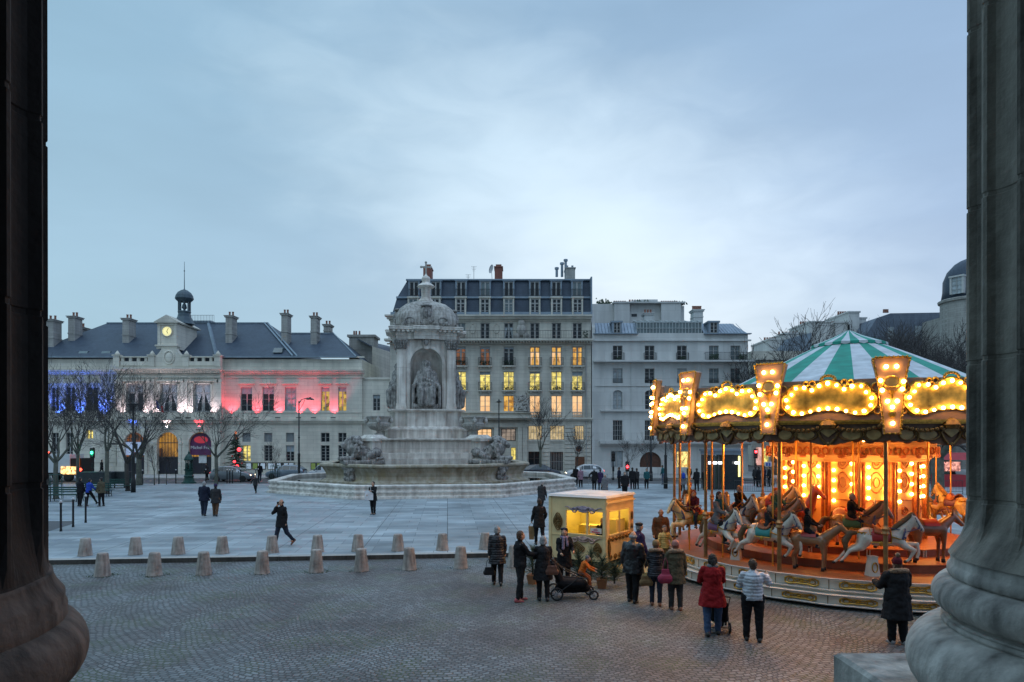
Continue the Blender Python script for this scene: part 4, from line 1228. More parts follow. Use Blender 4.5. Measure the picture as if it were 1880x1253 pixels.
# ------------------------------------------------------------------ WHITE RENDERED BUILDING ON THE RIGHT
def right_block():
    ox, oy = wx(1230), YB
    t = thing('corner_building', 'pale rendered corner building with glazed rooftop studio left of the carousel roof', 'building', (ox, oy, 0))
    def sh(mb): mb.v = [(a-ox, b-oy, c) for a, b, c in mb.v]; return mb
    xl, xr = wx(1089), wx(1373)
    holes = []; wins = []
    def add(c, hw, py0, py1, arch=None, **k):
        holes.append((wx(c-hw), wx(c+hw), wz(py1), wz(py0))+((arch,) if arch else ())); wins.append((c, hw, py0, py1, k))
    cs = (1134, 1192.7, 1252, 1310.5, 1350)
    for i, c in enumerate(cs):
        add(c, 8.8, 635, 662, bars=(2,3), pane=M_glassc if i > 2 else None)
        add(c, 8.8, 677, 704, bars=(2,4), pane=M_glassb if i in (0,2) else (M_glassc if i > 2 else None), shade=0)
    for i, c in enumerate(cs[:3]): add(c, 8.5, 717, 752, .35, bars=(2,4), pane=M_glassb if i == 0 else None)
    for i, c in enumerate(cs[3:]): add(c, 8.5, 720, 752, bars=(2,4))
    for c in cs: add(c, 8.8, 772, 809, bars=(4,4), pane=M_glass)
    add(1132.5, 11, 828, 866, bars=(2,2), pane=M_glassb)
    add(1253.5, 11, 829, 874, bars=(1,1), pane=M_litw, frame=M_framed)
    holes.append((wx(1174.5), wx(1214), .0, wz(830), True))
    w = MB(); wall_holes(w, xl, xr, 0, wz(612), YB, holes, .35); zt = wz(612)
    w.add([(xl,YB,0),(xl,YB+12,0),(xl,YB+12,zt),(xl,YB,zt)], [(0,3,2,1)]); w.add([(xr,YB,0),(xr,YB+14,0),(xr,YB+14,zt),(xr,YB,zt)], [(0,1,2,3)])
    sh(w).obj('wall', M_facade2, t)
    for c, hw, a, b, k in wins: window(t, wx(c-hw)-ox, wx(c+hw)-ox, wz(b), wz(a), 0, **k)
    m = MB()
    m.box(xl, xr+.3, YB-.3, YB, wz(627), wz(624.5)); m.box(xl, xr+.5, YB-.9, YB, wz(666), wz(662.8)); m.box(xl, xr+.2, YB-.12, YB, wz(709.5), wz(708.5))
    m.box(wx(1102), xr+.2, YB-.35, YB, wz(756), wz(753.5)); m.box(wx(1100), xr+.3, YB-.8, YB, wz(815), wz(810)); m.box(wx(1100), xr+.2, YB-.5, YB, wz(818), wz(815))
    m.box(xl, xr, YB-.12, YB, 0, .8)
    for c in cs[:3]:
        for s in (-1, 1): m.box(wx(c+s*10.5)-.12, wx(c+s*10.5)+.12, YB-.08, YB, wz(753), wz(720))
    for c in cs:
        for k in range(1): m.box(wx(c-11), wx(c+11), YB-.25, YB, wz(811), wz(809))
    # wide pilasters of the upper floors
    for px in (1092, 1163, 1222, 1281, 1332, 1369): m.box(wx(px)-.3, wx(px)+.3, YB-.05, YB, wz(809), wz(666))
    A, B = wx(1174.5), wx(1214); r = (B-A)/2; c = (A+B)/2; zc = wz(830)-r
    for k in range(16):
        p, q = PI*k/16, PI*(k+1)/16
        m.prism([(c+rr*math.cos(t_), zc+rr*math.sin(t_)) for rr, t_ in ((r,p),(r+.22,p),(r+.22,q),(r,q))], YB-.1, YB)
    sh(m).obj('mouldings', M_facade2, t)
    d = MB(); d.prism([(c-ox+r*math.cos(PI*k/20), zc+r*math.sin(PI*k/20)) for k in range(21)]+[(A-ox,.0),(B-ox,.0)], .3, .34)
    do = d.obj('carriage_door', mat('old_brown_door', (.10,.04,.022), .55, 0, .3, 3), t)
    d = MB(); d.box(c-ox-.03, c-ox+.03, .24, .3, 0, zc+r-.05); d.box(A-ox, B-ox, .25, .3, zc-.1, zc+.06)
    for s in (-1, 1):
        for k in range(2): d.box(c-ox+s*.6-.38, c-ox+s*.6+.38, .26, .3, .3+k*1.0, 1.15+k*1.0)
    d.obj('door_panels', mat('old_brown_door', (0,0,0)), do)
    # balconies
    for cc in cs[:3]: railing(t, wx(cc-11)-ox, wx(cc+11)-ox, wz(662.8), .9, -.4, 12, .4)
    railing(t, wx(1293)-ox, wx(1373)-ox, wz(662.8), .9, -.8, 34, .8)
    for cc in cs: railing(t, wx(cc-8.8)-ox, wx(cc+8.8)-ox, wz(703.5), .5, -.04, 10)
    pl = MB(); rnd = random.Random(18)
    for px, w_, h_, n in ((1252,.3,.4,60),(1134,.3,.35,40),(1310,.5,.7,120),(1363,.45,.7,100)):
        for _ in range(n):
            x, z = wx(px)-ox+rnd.uniform(-w_,w_), wz(662.8)+rnd.uniform(0,h_); s_ = rnd.uniform(.05,.1)
            pl.add([(x-s_,-.3,z),(x+s_,-.35+rnd.uniform(-.1,.1),z),(x,-.3,z+s_*1.7)], [(0,1,2)])
    pl.obj('balcony_plants', mat('dark_leaves', (0,0,0)), t)
    # mansard parts: left, studio, right
    s = MB(); zb, zt = wz(613), wz(590)
    s.frust(xl, wx(1170), YB-.02, YB+10, zb, xl, wx(1170), YB+1.4, YB+10, zt)
    for k in range(14):
        px = 1094+k*6; s.tube([(wx(px),YB-.06,zb),(wx(px),YB+1.38,zt)], .035, 4)
    s.box(xl, wx(1170), YB-.35, YB+.1, zb-.08, zb); sh(s).obj('zinc_roof', M_zinc, t)
    s = MB(); s.frust(wx(1292), wx(1373), YB-.02, YB+10, zb, wx(1292), wx(1352), YB+1.8, YB+10, wz(590))
    for k in range(9):
        px = 1320+k*6; s.tube([(wx(px),YB-.06,zb),(wx(px-8),YB+1.8,zt)], .035, 4)
    s.box(wx(1292), xr+.3, YB-.45, YB+.1, zb-.1, zb)
    sh(s).obj('zinc_roof', M_zinc, t)
    g = MB(); ga, gb = wx(1170), wx(1289); zg0, zg1 = wz(624), wz(591)
    g.box(ga, gb, YB+.3, YB+6, zg0, zg1); g.frust(ga, gb, YB+.3, YB+6, zg1, ga, gb, YB+2.4, YB+6, wz(583)); st = sh(g).obj('studio', M_glassc, t)
    g = MB(); n = 20
    for k in range(n+1):
        X = ga+(gb-ga)*k/n; g.box(X-.035, X+.035, YB+.22, YB+.3, zg0, zg1); 
        if k % 2 == 0: g.tube([(X,YB+.28,zg1+.03),(X,YB+2.4,wz(583)+.03)], .04, 4)
    g.box(ga-.05, gb+.05, YB+.2, YB+.3, zg1-.08, zg1+.06); g.box(ga-.05, gb+.05, YB+.2, YB+.3, wz(603), wz(602)); g.box(ga-.1, gb+.1, YB+.1, YB+.35, zg0-.1, zg0+.05)
    g.v = [(a-ox, b-oy, c_) for a, b, c_ in g.v]; g.obj('studio_glazing_bars', mat('aged_white_frame', (.38,.42,.42), .5), st)
    for px, hw in ((1132.5, 9), (1310, 9.5)):
        f = MB(); A_, B_ = wx(px-hw)-ox, wx(px+hw)-ox; Z0, Z1 = wz(612), wz(593)
        f.box(A_, A_+.2, -.1, 2, Z0, Z1); f.box(B_-.2, B_, -.1, 2, Z0, Z1); f.box(A_-.1, B_+.1, -.2, 2, Z1, Z1+.2); f.obj('dormer', M_zinc, t)
        window(t, A_+.2, B_-.2, Z0, Z1, -.08, bars=(2,3), depth=.1)
    chimney(t, wx(1288)-ox, wx(1306)-ox, 3.5, 5, wz(592), GZ(570,84), m=M_facade2, pots=5)
    chimney(t, wx(1205)-ox, wx(1222)-ox, 7, 8.5, wz(592), GZ(575,87), m=M_facade2, pots=3)
    # party wall with slanting coping on the left
    p = MB(); p.prism([(YB-.1,0),(YB-.1,wz(602)),(YB+1.5,wz(565)),(YB+9,wz(560)),(YB+9,0)], wx(1086.5), wx(1092), 'x'); sh(p).obj('party_wall', M_facade2, t)
    dp = MB(); dp.tube([(wx(1286)-ox,-.12,wz(810)),(wx(1286)-ox,-.12,wz(668))], .06, 6); dp.obj('drain_pipe', M_facade2, t)
right_block()

# taller white block behind it
def back_block():
    Y0 = 97.0; ox = GX(1180, Y0)
    t = thing('back_building', 'windowless pale wall with rows of chimney pots rising behind the rooftop studio', 'building', (ox, Y0, 0))
    def X(px): return GX(px, Y0)-ox
    def Z(py): return GZ(py, Y0)
    b = MB(); b.box(X(1086), X(1128), .6, 8, 0, Z(557)); b.box(X(1128), X(1156), 0, 8, 0, Z(554)); b.box(X(1156), X(1214), .8, 8, 0, Z(556)); b.box(X(1214), X(1250), 0, 8, 0, Z(556)); b.box(X(1250), X(1259), .9, 8, 0, Z(560)); b.box(X(1128)-.2, X(1258), -.15, 8, Z(557), Z(554.5))
    b.prism([(X(1156),Z(556)),(X(1165),Z(547)),(X(1183),Z(545)),(X(1213),Z(545)),(X(1213),Z(556))], 2, 7)
    b.obj('wall', M_facade2, t)
    p = MB()
    for px in list(range(1130,1154,4))+list(range(1218,1250,4)): p.lathe([(.16,0),(.13,.4)], 7, X(px), 1.2, Z(555))
    for px in (1165,1170,1175,1180,1192,1208): p.lathe([(.15,0),(.13,.45)], 7, X(px), 4, Z(546))
    p.obj('chimney_pots', M_pot, t)
    w = MB(); w.box(X(1161), X(1171), .74, .8, Z(580), Z(575)); w.obj('window', M_glass, t)
    pl = MB(); rnd = random.Random(2)
    for _ in range(220):
        c = rnd.choice((1112,1108,1252,1180)); x, z = X(c)+rnd.uniform(-1,1), Z(557 if c < 1200 else 559)+abs(rnd.gauss(0,.25)); s_ = .12
        pl.add([(x-s_,1,z),(x+s_,1,z),(x,1.1,z+.25)], [(0,1,2)])
    pl.obj('roof_plants', mat('dark_leaves', (0,0,0)), t)
back_block()

# ------------------------------------------------------------------ FAR RIGHT ROOFS BEHIND THE CAROUSEL
def far_roofs():
    M_slate2 = stone('hazed_slate', (.16,.19,.235), (.09,.11,.15), joints=(.6,.3), stain=.6, sscale=.6, rough=.6)  # paler slate, distance haze put into the colour
    def blk(name, label, Y0, cx, segs, pots, roof=None, m=M_chim, lits=(), rm=None):
        ox = GX(cx, Y0); t = thing(name, label, 'building', (ox, Y0, 0))
        X = lambda px: GX(px, Y0)-ox; Z = lambda py: GZ(py, Y0)
        b = MB()
        for (a, c, py, d) in segs: b.box(X(a), X(c), d, d+8, 0, Z(py)); b.box(X(a)-.15, X(c)+.15, d-.15, d+8.1, Z(py)-.05, Z(py)+.18)
        b.obj('wall', m, t)
        p = MB()
        for (a, c, py, n) in pots:
            for k in range(n): p.lathe([(.18,0),(.15,.5),(.19,.55)], 7, X(a+(c-a)*(k+.5)/n), 3, Z(py)+.15)
        p.obj('chimney_pots', M_pot, t)
        if roof:
            r = MB()
            for (pts) in roof: r.prism([(X(a), Z(c)) for a, c in pts], -1.5, 6)
            r.obj('roof', rm or M_slate2, t)
        wn = MB()
        rnd = random.Random(int(cx)); n = 0
        for (a, c, py0, py1) in lits:
            f = MB(); f.box(X(a), X(c), -1.6, -1.52, Z(py1), Z(py0)); f.obj('window', M_glassb, t)
        return t
    blk('terraced_building', 'stepped pale gable walls crowned with chimney pots left of the striped tent', 112, 1450,
        [(1412,1440,624,0),(1440,1481,613,0),(1481,1519,594,-1),(1519,1533,597,0),(1531,1552,594,-.5),(1552,1572,576,-1),(1568,1590,585,0)],
        [(1440,1480,612,6),(1482,1517,593,8),(1533,1551,593,6),(1553,1570,574,4),(1572,1590,584,4),(1414,1438,623,5)],
        roof=[[(1395,700),(1412,660),(1440,625),(1482,614),(1482,700)]], m=M_facade2, rm=M_zinc)
    blk('slate_roofed_building', 'long building with a dark curved slate roof behind bare trees right of the tent peak', 108, 1660,
        [(1585,1745,640,1)], [(1640,1650,570,3),(1704,1710,578,1)],
        roof=[[(1578,645),(1585,612),(1600,588),(1625,579),(1745,577),(1745,645)]], m=M_chim,
        lits=[(1669,1681,602,625),(1620,1630,604,625)])
    # shops at street level
    Y0 = 106.0; ox = GX(1640, Y0)
    t = thing('shop_building', 'street front with lit shop windows seen low between the carousel poles', 'building', (ox, Y0, 0))
    X = lambda px: GX(px, Y0)-ox; Z = lambda py: GZ(py, Y0)
    b = MB(); b.box(X(1380), X(1900), 0, 10, 0, Z(645)); b.obj('wall', M_facade, t)
    for i, (a, c, py0, py1, mm) in enumerate(((1388,1398,822,862,lit('pinkish_shop', (1.0,.55,.5), 1.0, (.5,.25,.2), 1)),(1402,1410,824,858,M_lity),(1436,1450,838,872,M_lito),(1700,1712,822,850,M_litw),(1716,1740,840,870,M_litw),(1752,1768,840,872,lit('red_shop', (.8,.08,.06), 1.0, (.3,.25,.2), 1.5)),(1676,1690,842,870,M_litd))):
        w = MB(); w.box(X(a), X(c), -.08, -.02, max(.1, Z(py1)), Z(py0)); w.obj('shop_window', mm, t)
    a = MB()
    for (p0, p1) in ((1430,1462),(1694,1745),(1748,1790)): a.frust(X(p0), X(p1), -1.6, -.02, Z(842), X(p0), X(p1), -.3, -.02, Z(822))
    a.obj('awning', mat('grey_awning', (.30,.33,.36), .8), t)
    for px in range(1392, 1770, 26):
        for py in (775, 735, 698, 665): window(t, X(px-5), X(px+5), Z(py+20), Z(py), -.25, depth=.22)
    for py in (792, 660): m = MB(); m.box(X(1380), X(1900), -.4, .0, Z(py+2), Z(py-2)); m.obj('string_course', M_facade, t)
    # domed corner building behind the right column
    Y0 = 92.0; ox = GX(1777, 95.4)
    t = thing('domed_building', 'corner building with a rounded slate dome and one dormer, half hidden by the right column', 'building', (ox, Y0, 0))
    X = lambda px: GX(px, Y0)-ox; Z = lambda py: GZ(py, Y0); f = Y0/F
    b = MB(); r = 46*f
    b.lathe([(r,0),(r,Z(548)),(r+.25,Z(547)),(r+.3,Z(543)),(r,Z(541))], 24, 0, r, 0); b.box(0, 20, r*.3, 14, 0, Z(560)); b.obj('wall', M_chim, t)
    d = MB(); d.lathe([(r-.1,Z(543)),(r-.3,Z(525)),(r*.9,Z(505)),(r*.75,Z(487)),(r*.5,Z(474)),(r*.3,Z(468)),(.3,Z(464))], 24, 0, r, 0); d.obj('dome', M_slate, t, True)
    a = R(215); dm = MB(); xq, yq = (r-.2)*math.cos(a), r+(r-.2)*math.sin(a)
    mtx = Matrix.Translation((xq, yq, 0)) @ Matrix.Rotation(a+PI/2, 4, 'Z')
    dm.M = mtx; dm.box(-.85,-.62,-.5,1.2,Z(536),Z(505)); dm.box(.62,.85,-.5,1.2,Z(536),Z(505)); dm.box(-.95,.95,-.6,1.2,Z(505),Z(502)); dm.obj('dormer', M_facade2, t)
    dm = MB(); dm.M = mtx; dm.box(-.6,.6,-.35,-.3,Z(536),Z(505)); dm.obj('dormer_window', M_glassb, t)
    dm = MB(); dm.M = mtx
    dm.box(-.04,.04,-.42,-.36,Z(536),Z(505)); [dm.box(-.6,.6,-.4,-.37,Z(p)-.02,Z(p)+.02) for p in (512,520,528)]; dm.obj('dormer_glazing_bars', M_frame, t)
far_roofs()
# ================================================================== FOUNTAIN
FX, FY = -7.35, 58.3
def octo(a, ch=None):
    """octagon outline with apothem a; ch = half length of the front/back/side faces (default regular)"""
    h = a*math.tan(PI/8) if ch is None else ch
    return [(-h,-a),(h,-a),(a,-h),(a,h),(h,a),(-h,a),(-a,h),(-a,-h)]
def ringstack(mb, prof, ch=None):
    """prof = [(apothem, z)], octagonal lofted moulding"""
    rs = []
    for a, z in prof:
        k = ch if ch is None else ch*1.0 - (prof[0][0]-a)*math.tan(PI/8)
        rs.append([(x, y, z) for x, y in octo(a, k)])
    mb.rings(rs, False)
def fountain():
    t = thing('fountain', 'monumental tiered stone fountain with domed tower, seated bishops and lions in a wide basin', 'fountain', (FX, FY, 0), R(8))
    # outer basin wall with moulded rim
    b = MB(); A = 11.9
    ringstack(b, [(A+.15,0),(A+.15,.14),(A+.02,.16),(A-.05,.22),(A-.02,.34),(A+.06,.42),(A+.06,.50),(A-.04,.55),(A-.10,.66),(A-.04,.74),(A+.05,.78),(A+.07,.88),(A+.02,.93),(A-.55,.93),(A-.62,.88),(A-.62,.3)])
    b.obj('outer_basin', M_fount, t)
    w = MB(); w.add([(x,y,.66) for x, y in octo(A-.6)], [tuple(range(8))])
    wo = w.obj('basin_water', mat('still_water', (.02,.03,.025), .03, 0, 0, bump=.12, bscale=2.5, spec=.6), t)
    # second basin (high lip), with recessed body
    b = MB(); A2 = 8.1; H2 = 3.8
    ringstack(b, [(A2+.25,.3),(A2+.25,.80),(A2-.05,.88),(A2-.25,1.0),(A2-.30,1.25),(A2-.18,1.55),(A2-.02,1.78),(A2+.02,1.86),(A2+.16,1.92),(A2+.22,2.0),(A2+.22,2.12),(A2+.16,2.17),(A2-.5,2.17),(A2-.55,2.1)], H2)
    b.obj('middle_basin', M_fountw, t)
    w = MB(); w.add([(x,y,2.02) for x, y in octo(A2-.4, H2-.2)], [tuple(range(8))]); w.obj('middle_water', mat('still_water', (0,0,0)), t)
    # third tier : square with cut corners, fluted by falling water, pedestals at the corners
    b = MB(); a3 = 5.15; c3 = 3.55
    rs = []
    for a, z in ((a3-.05,1.8),(a3-.05,2.95),(a3-.35,3.0),(a3-.38,3.85),(a3-.2,3.95),(a3-.1,4.0),(a3-.1,4.1),(a3-1.0,4.12)):
        k = c3-(a3-a)*.2; rs.append([(x,y,z) for x, y in octo(a, k)])
    b.rings(rs, True)
    for s in range(4):
        b.M = Matrix.Rotation(PI/2*s, 4, 'Z')
        for k in range(34):
            X = -3.25+6.5*k/33; b.box(X-.05, X+.05, -a3+.30, -a3+.42, 3.02, 3.84)
        b.box(-3.2, 3.2, -a3-.12, -a3+.1, 2.0, 2.55)
    b.obj('upper_basin', M_fount, t)
    for sx in (-1, 1):
        for sy in (-1, 1):
            p = MB(); p.M = Matrix.Translation((sx*4.15, sy*4.35, 0)) @ Matrix.Rotation(PI/4, 4, 'Z')
            p.box(-.75,.75,-.75,.75,1.8,3.9); p.box(-.9,.9,-.9,.9,3.9,4.12); p.frust(-.8,.8,-.8,.8,4.12,-.5,.5,-.5,.5,4.4); p.box(-.95,.95,-.95,.95,1.8,2.5)
            p.obj('pedestal', M_fount, t)
    urn = MB(); urn.lathe([(.25,0),(.38,.05),(.38,.14),(.2,.2),(.17,.34),(.3,.42),(.62,.55),(.88,.8),(.95,.98),(.86,1.05),(.78,1.1),(.86,1.38),(.98,1.5),(1.02,1.58),(.9,1.6),(.78,1.5)], 24)
    for k in range(24):
        a = 2*PI*k/24; urn.tube([(.35*math.cos(a),.35*math.sin(a),.45),(.66*math.cos(a),.66*math.sin(a),.56),(.92*math.cos(a),.92*math.sin(a),.84)], .055, 5)
    for a in (0, PI/2, PI, 1.5*PI):
        urn.tube([(.9*math.cos(a),.9*math.sin(a),.9),(1.15*math.cos(a),1.15*math.sin(a),1.15),(1.1*math.cos(a),1.1*math.sin(a),1.45),(.88*math.cos(a),.88*math.sin(a),1.5)], .09, 6); urn.ell((1.02*math.cos(a),1.02*math.sin(a),1.25),.2)
    um = urn.mesh('urn', M_trim, False)
    for sx in (-1, 1):
        for sy in (-1, 1): link('urn', um, t, (sx*3.75, sy*3.85, 4.35), scale=.95)
    # tower pedestal
    b = MB()
    def cross(mb, a, k, z0, z1, a2=None, k2=None):
        """square plan of half width a with a central projection of half width k"""
        a2 = a2 or a; k2 = k2 or k
        mb.frust(-a,a,-a,a,z0,-a2,a2,-a2,a2,z1)
        for q in range(4):
            M0 = mb.M; mb.M = Matrix.Rotation(PI/2*q, 4, 'Z'); mb.frust(-k,k,-a-.35,-a+.2,z0,-k2,k2,-a2-.35,-a2+.2,z1); mb.M = M0
    cross(b, 3.0, 1.95, 4.0, 4.75); cross(b, 3.05, 2.0, 4.75, 4.9); cross(b, 2.85, 1.85, 4.9, 5.1, 2.55, 1.7); cross(b, 2.55, 1.55, 5.1, 6.25); cross(b, 2.6, 1.6, 6.25, 6.38, 2.8, 1.75); cross(b, 2.85, 1.8, 6.38, 6.5)
    b.obj('tower_pedestal', M_fount, t)
    # tower body with four niches
    zn0, zn1, zs = 6.5, 12.2, 10.25       # niche floor, top of shaft, springing
    hw, hn, d = 2.2, 1.3, 1.25
    tb = MB()
    for q in range(4):
        tb.M = Matrix.Rotation(PI/2*q, 4, 'Z')
        wall_holes(tb, -hw, hw, zn0, zn1, -hw, [(-hn, hn, zn0, zs+hn, True)], .25)
        # the niche itself: half cylinder and quarter sphere
        n = 14; rs = []
        for z in (zn0, zs):
            rs.append([(hn*math.cos(PI+PI*k/n), -hw+.25-(d-.15)*math.sin(PI+PI*k/n), z) for k in range(n+1)])
        tb.rings(rs, False, False)
        rs = []
        for j in range(8):
            f = PI/2*j/7; rs.append([(hn*math.cos(f)*math.cos(PI+PI*k/n), -hw+.25-(d-.15)*math.cos(f)*math.sin(PI+PI*k/n), zs+hn*math.sin(f)) for k in range(n+1)])
        tb.rings(rs, False, False)
        tb.add([(-hw,-hw,zn0+.01),(hw,-hw,zn0+.01),(hn,-hw+d+.1,zn0+.01),(-hn,-hw+d+.1,zn0+.01)], [(0,1,2,3)])
        # archivolt, keystone, pilasters
        for k in range(18):
            p, s = PI*k/18, PI*(k+1)/18
            tb.prism([(rr*math.cos(u), zs+rr*math.sin(u)) for rr, u in ((hn+.02,p),(hn+.26,p),(hn+.26,s),(hn+.02,s))], -hw-.08, -hw)
        tb.prism([(-.2,zs+hn-.1),(-.3,zs+hn+.75),(.3,zs+hn+.75),(.2,zs+hn-.1)], -hw-.28, -hw)
        for s in (-1, 1):
            tb.box(s*1.95-.27, s*1.95+.27, -hw-.2, -hw, zn0+.5, 11.4); tb.box(s*1.95-.35, s*1.95+.35, -hw-.28, -hw, zn0, zn0+.25); tb.box(s*1.95-.31, s*1.95+.31, -hw-.24, -hw, zn0+.25, zn0+.5)
            tb.box(s*1.5-.1, s*1.5+.1, -hw-.06, -hw, zn0, zs)
    tb.obj('tower_body', M_fount, t)
    rnd = random.Random(3)
    for q in range(4):
        for s in (-1, 1):
            cp = MB(); cp.M = Matrix.Rotation(PI/2*q, 4, 'Z')
            cp.frust(s*1.95-.27, s*1.95+.27, -hw-.22, -hw, 11.4, s*1.95-.42, s*1.95+.42, -hw-.42, -hw, 12.1); cp.box(s*1.95-.46, s*1.95+.46, -hw-.46, -hw, 12.1, 12.22)
            for row in range(3):
                for k in range(4):
                    X = s*1.95-.3+.2*k; z = 11.5+.2*row; cp.ell((X, -hw-.28-.05*row, z+.06), (.09,.09,.14), 6, 5)
            for e in (-1, 1): cp.ell((s*1.95+e*.38, -hw-.42, 12.0), .1, 6, 5)
            cp.obj('capital', M_statue, t)
        cp = MB(); cp.M = Matrix.Rotation(PI/2*q, 4, 'Z'); cp.ell((0,-hw-.35,zs+hn+.45), (.22,.15,.3), 8, 6); cp.obj('keystone_carving', M_statue, t)
    en = MB()
    cross(en, 2.45, 1.0, 12.22, 12.5); cross(en, 2.5, 1.0, 12.5, 12.85); cross(en, 2.6, 1.0, 12.85, 12.95, 2.95, 1.1); cross(en, 3.0, 1.1, 12.95, 13.15); cross(en, 3.05, 1.1, 13.15, 13.22, 2.9, 1.0)
    for q in range(4):
        en.M = Matrix.Rotation(PI/2*q, 4, 'Z')
        for k in range(15): X = -2.6+5.2*k/14; en.box(X-.1, X+.1, -2.95, -2.5, 12.78, 12.92)
    en.obj('entablature', M_fount, t)
    # square dome with ribs and carved garlands
    dm = MB(); prof = [(2.5,13.2),(2.62,13.55),(2.62,14.0),(2.48,14.5),(2.2,14.95),(1.72,15.35),(1.1,15.6),(.75,15.7)]
    rs = []
    for a, z in prof:
        pts = []
        for k in range(40):
            u = 2*PI*k/40; c, s = math.cos(u), math.sin(u); pw = .48
            pts.append((a*math.copysign(abs(c)**pw, c), a*math.copysign(abs(s)**pw, s), z))
        rs.append(pts)
    dm.rings(rs)
    for q in range(4):
        dm.M = Matrix.Rotation(PI/2*q, 4, 'Z')
        for s in (-1, 1):
            dm.tube([(s*.8,-2.5,13.3),(s*.75,-2.38,14.1),(s*.6,-1.95,15.0),(s*.4,-1.1,15.6)], .05, 4)
    dm.obj('dome', M_dome, t, True)
    for q in range(4):
        gl = MB(); gl.M = Matrix.Rotation(PI/2*q, 4, 'Z')
        gl.ell((0,-2.5,14.35),(.5,.22,.6),10,8); gl.ell((0,-2.35,15.0),(.5,.35,.14)); gl.ell((0,-2.6,14.3),(.3,.2,.4))
        for _ in range(60):
            u = rnd.uniform(-1.9,1.9); z = 13.35+.75*math.exp(-(u/1.1)**2)*rnd.random()+rnd.uniform(0,.12); gl.ell((u,-2.52+rnd.uniform(-.05,.08),z), rnd.uniform(.08,.2), 6, 5)
        for s in (-1, 1):
            gl.loop([(s*1.35+.38*math.cos(2*PI*k/14),-2.58,13.75+.25*math.sin(2*PI*k/14)) for k in range(14)], .07, 5)
        gl.obj('dome_garland', M_statue, t)
    ln = MB(); ln.lathe([(r_*.86, z_) for r_, z_ in [(.85,15.6),(.85,15.78),(.72,15.85),(.62,16.0),(.5,16.1),(.45,16.3),(.48,16.75),(.5,16.9),(.8,17.0),(.9,17.08),(.75,17.2),(.48,17.35),(.36,17.45),(.4,17.55),(.45,17.72),(.36,17.9),(.16,18.0),(.08,18.15),(.06,18.3)]], 16)
    ln.obj('lantern', M_fount, t)
    cr = MB(); cr.box(-.07,.07,-.07,.07,18.2,19.1); cr.box(-.38,.38,-.06,.06,18.68,18.82)
    for p in ((-.4,18.75),(.4,18.75),(0,19.15)): cr.ell((p[0],0,p[1]),.11,6,5)
    cr.obj('cross', M_trim, t)
    # seated bishops in the niches
    s = MB()
    s.box(-.95,.95,-.55,.55,0,.3); s.box(-.9,.9,-.1,.5,.3,1.5); s.box(-.95,-.75,-.5,.4,.3,1.55); s.box(.75,.95,-.5,.4,.3,1.55)
    s.cap((0,.0,1.2),(0,-.02,2.35),.58,.48,12)                     # torso under a mantle
    s.cap((-.42,-.02,2.3),(-.68,-.25,1.55),.26,.22); s.cap((.42,-.02,2.3),(.68,-.25,1.55),.26,.22)
    s.cap((-.66,-.25,1.6),(-.15,-.62,1.55),.18,.11); s.cap((.66,-.25,1.6),(.2,-.62,1.6),.18,.11)
    s.cap((-.3,0,1.25),(-.36,-.62,1.2),.34,.27); s.cap((.3,0,1.25),(.36,-.62,1.2),.34,.27)
    s.cap((-.36,-.62,1.15),(-.3,-.6,.35),.27,.24); s.cap((.36,-.62,1.15),(.32,-.6,.35),.27,.24); s.cap((0,-.4,1.2),(0,-.5,.4),.35,.3)
    s.cap((0,-.02,2.4),(0,-.05,2.75),.2,.16); s.ell((0,-.08,2.92),(.21,.24,.28),12,9)
    s.ell((0,-.3,2.9),(.05,.07,.07)); s.ell((-.2,-.02,2.88),(.12,.16,.28)); s.ell((.2,-.02,2.88),(.12,.16,.28)); s.ell((0,.03,3.08),(.2,.2,.14))
    for k in range(26):                                        # folds
        a = rnd.uniform(-1,1); z = rnd.uniform(.4,2.2)
        s.cap((a*.6,-.6+abs(a)*.35,z*.55+.1),(a*.72,-.68+abs(a)*.4,z*.55-.25 if z > 1 else .32),.07,.05,6)
    for k in range(7):
        a = -1+2*k/6; s.cap((a*.3,-.3,2.3),(a*.62,-.52,1.62),.09,.06,6)
    s.cap((-.2,-.45,1.95),(.35,-.6,1.8),.12,.08); s.cap((-.1,-.55,.5),(0,-.65,1.5),.07,.07)
    sm = bake(s, 'seated_statue', M_statue, .045, 1, .02, .16)
    for q in range(4):
        a = PI/2*q; M_ = Matrix.Rotation(a, 4, 'Z') @ Vector((0, -hw+.15 if q == 0 else -hw-.05, zn0+.02))
        link('seated_statue', sm, t, M_, (0, 0, a), 1.26)
    # lions lying on the four corners, each above a carved mask
    l = MB()
    l.box(-.75,.75,-1.3,1.3,-.25,0)
    l.cap((0,.9,.42),(0,-.1,.5),.46,.5,12); l.cap((0,-.1,.5),(0,-.55,.75),.5,.52,12); l.cap((0,.95,.5),(.0,1.1,.4),.42,.35)
    l.cap((.38,.8,.5),(.55,.35,.28),.36,.24); l.cap((-.38,.8,.5),(-.55,.35,.28),.36,.24); l.cap((.55,.35,.14),(.5,-.05,.12),.16,.13); l.cap((-.55,.35,.14),(-.5,-.05,.12),.16,.13)
    l.cap((.4,-.45,.45),(.42,-.75,.16),.2,.15); l.cap((-.4,-.45,.45),(-.42,-.75,.16),.2,.15); l.cap((.42,-.7,.14),(.38,-1.35,.12),.15,.16); l.cap((-.42,-.7,.14),(-.38,-1.35,.12),.15,.16)
    l.ell((0,-.82,1.15),(.32,.36,.34),12,9); l.cap((0,-1.05,1.08),(0,-1.25,1.0),.19,.15); l.ell((0,-1.22,.86),(.13,.14,.09)); l.ell((.27,-.72,1.45),(.1,.07,.12)); l.ell((-.27,-.72,1.45),(.1,.07,.12)); l.ell((.13,-1.1,1.25),(.07,.07,.06)); l.ell((-.13,-1.1,1.25),(.07,.07,.06))
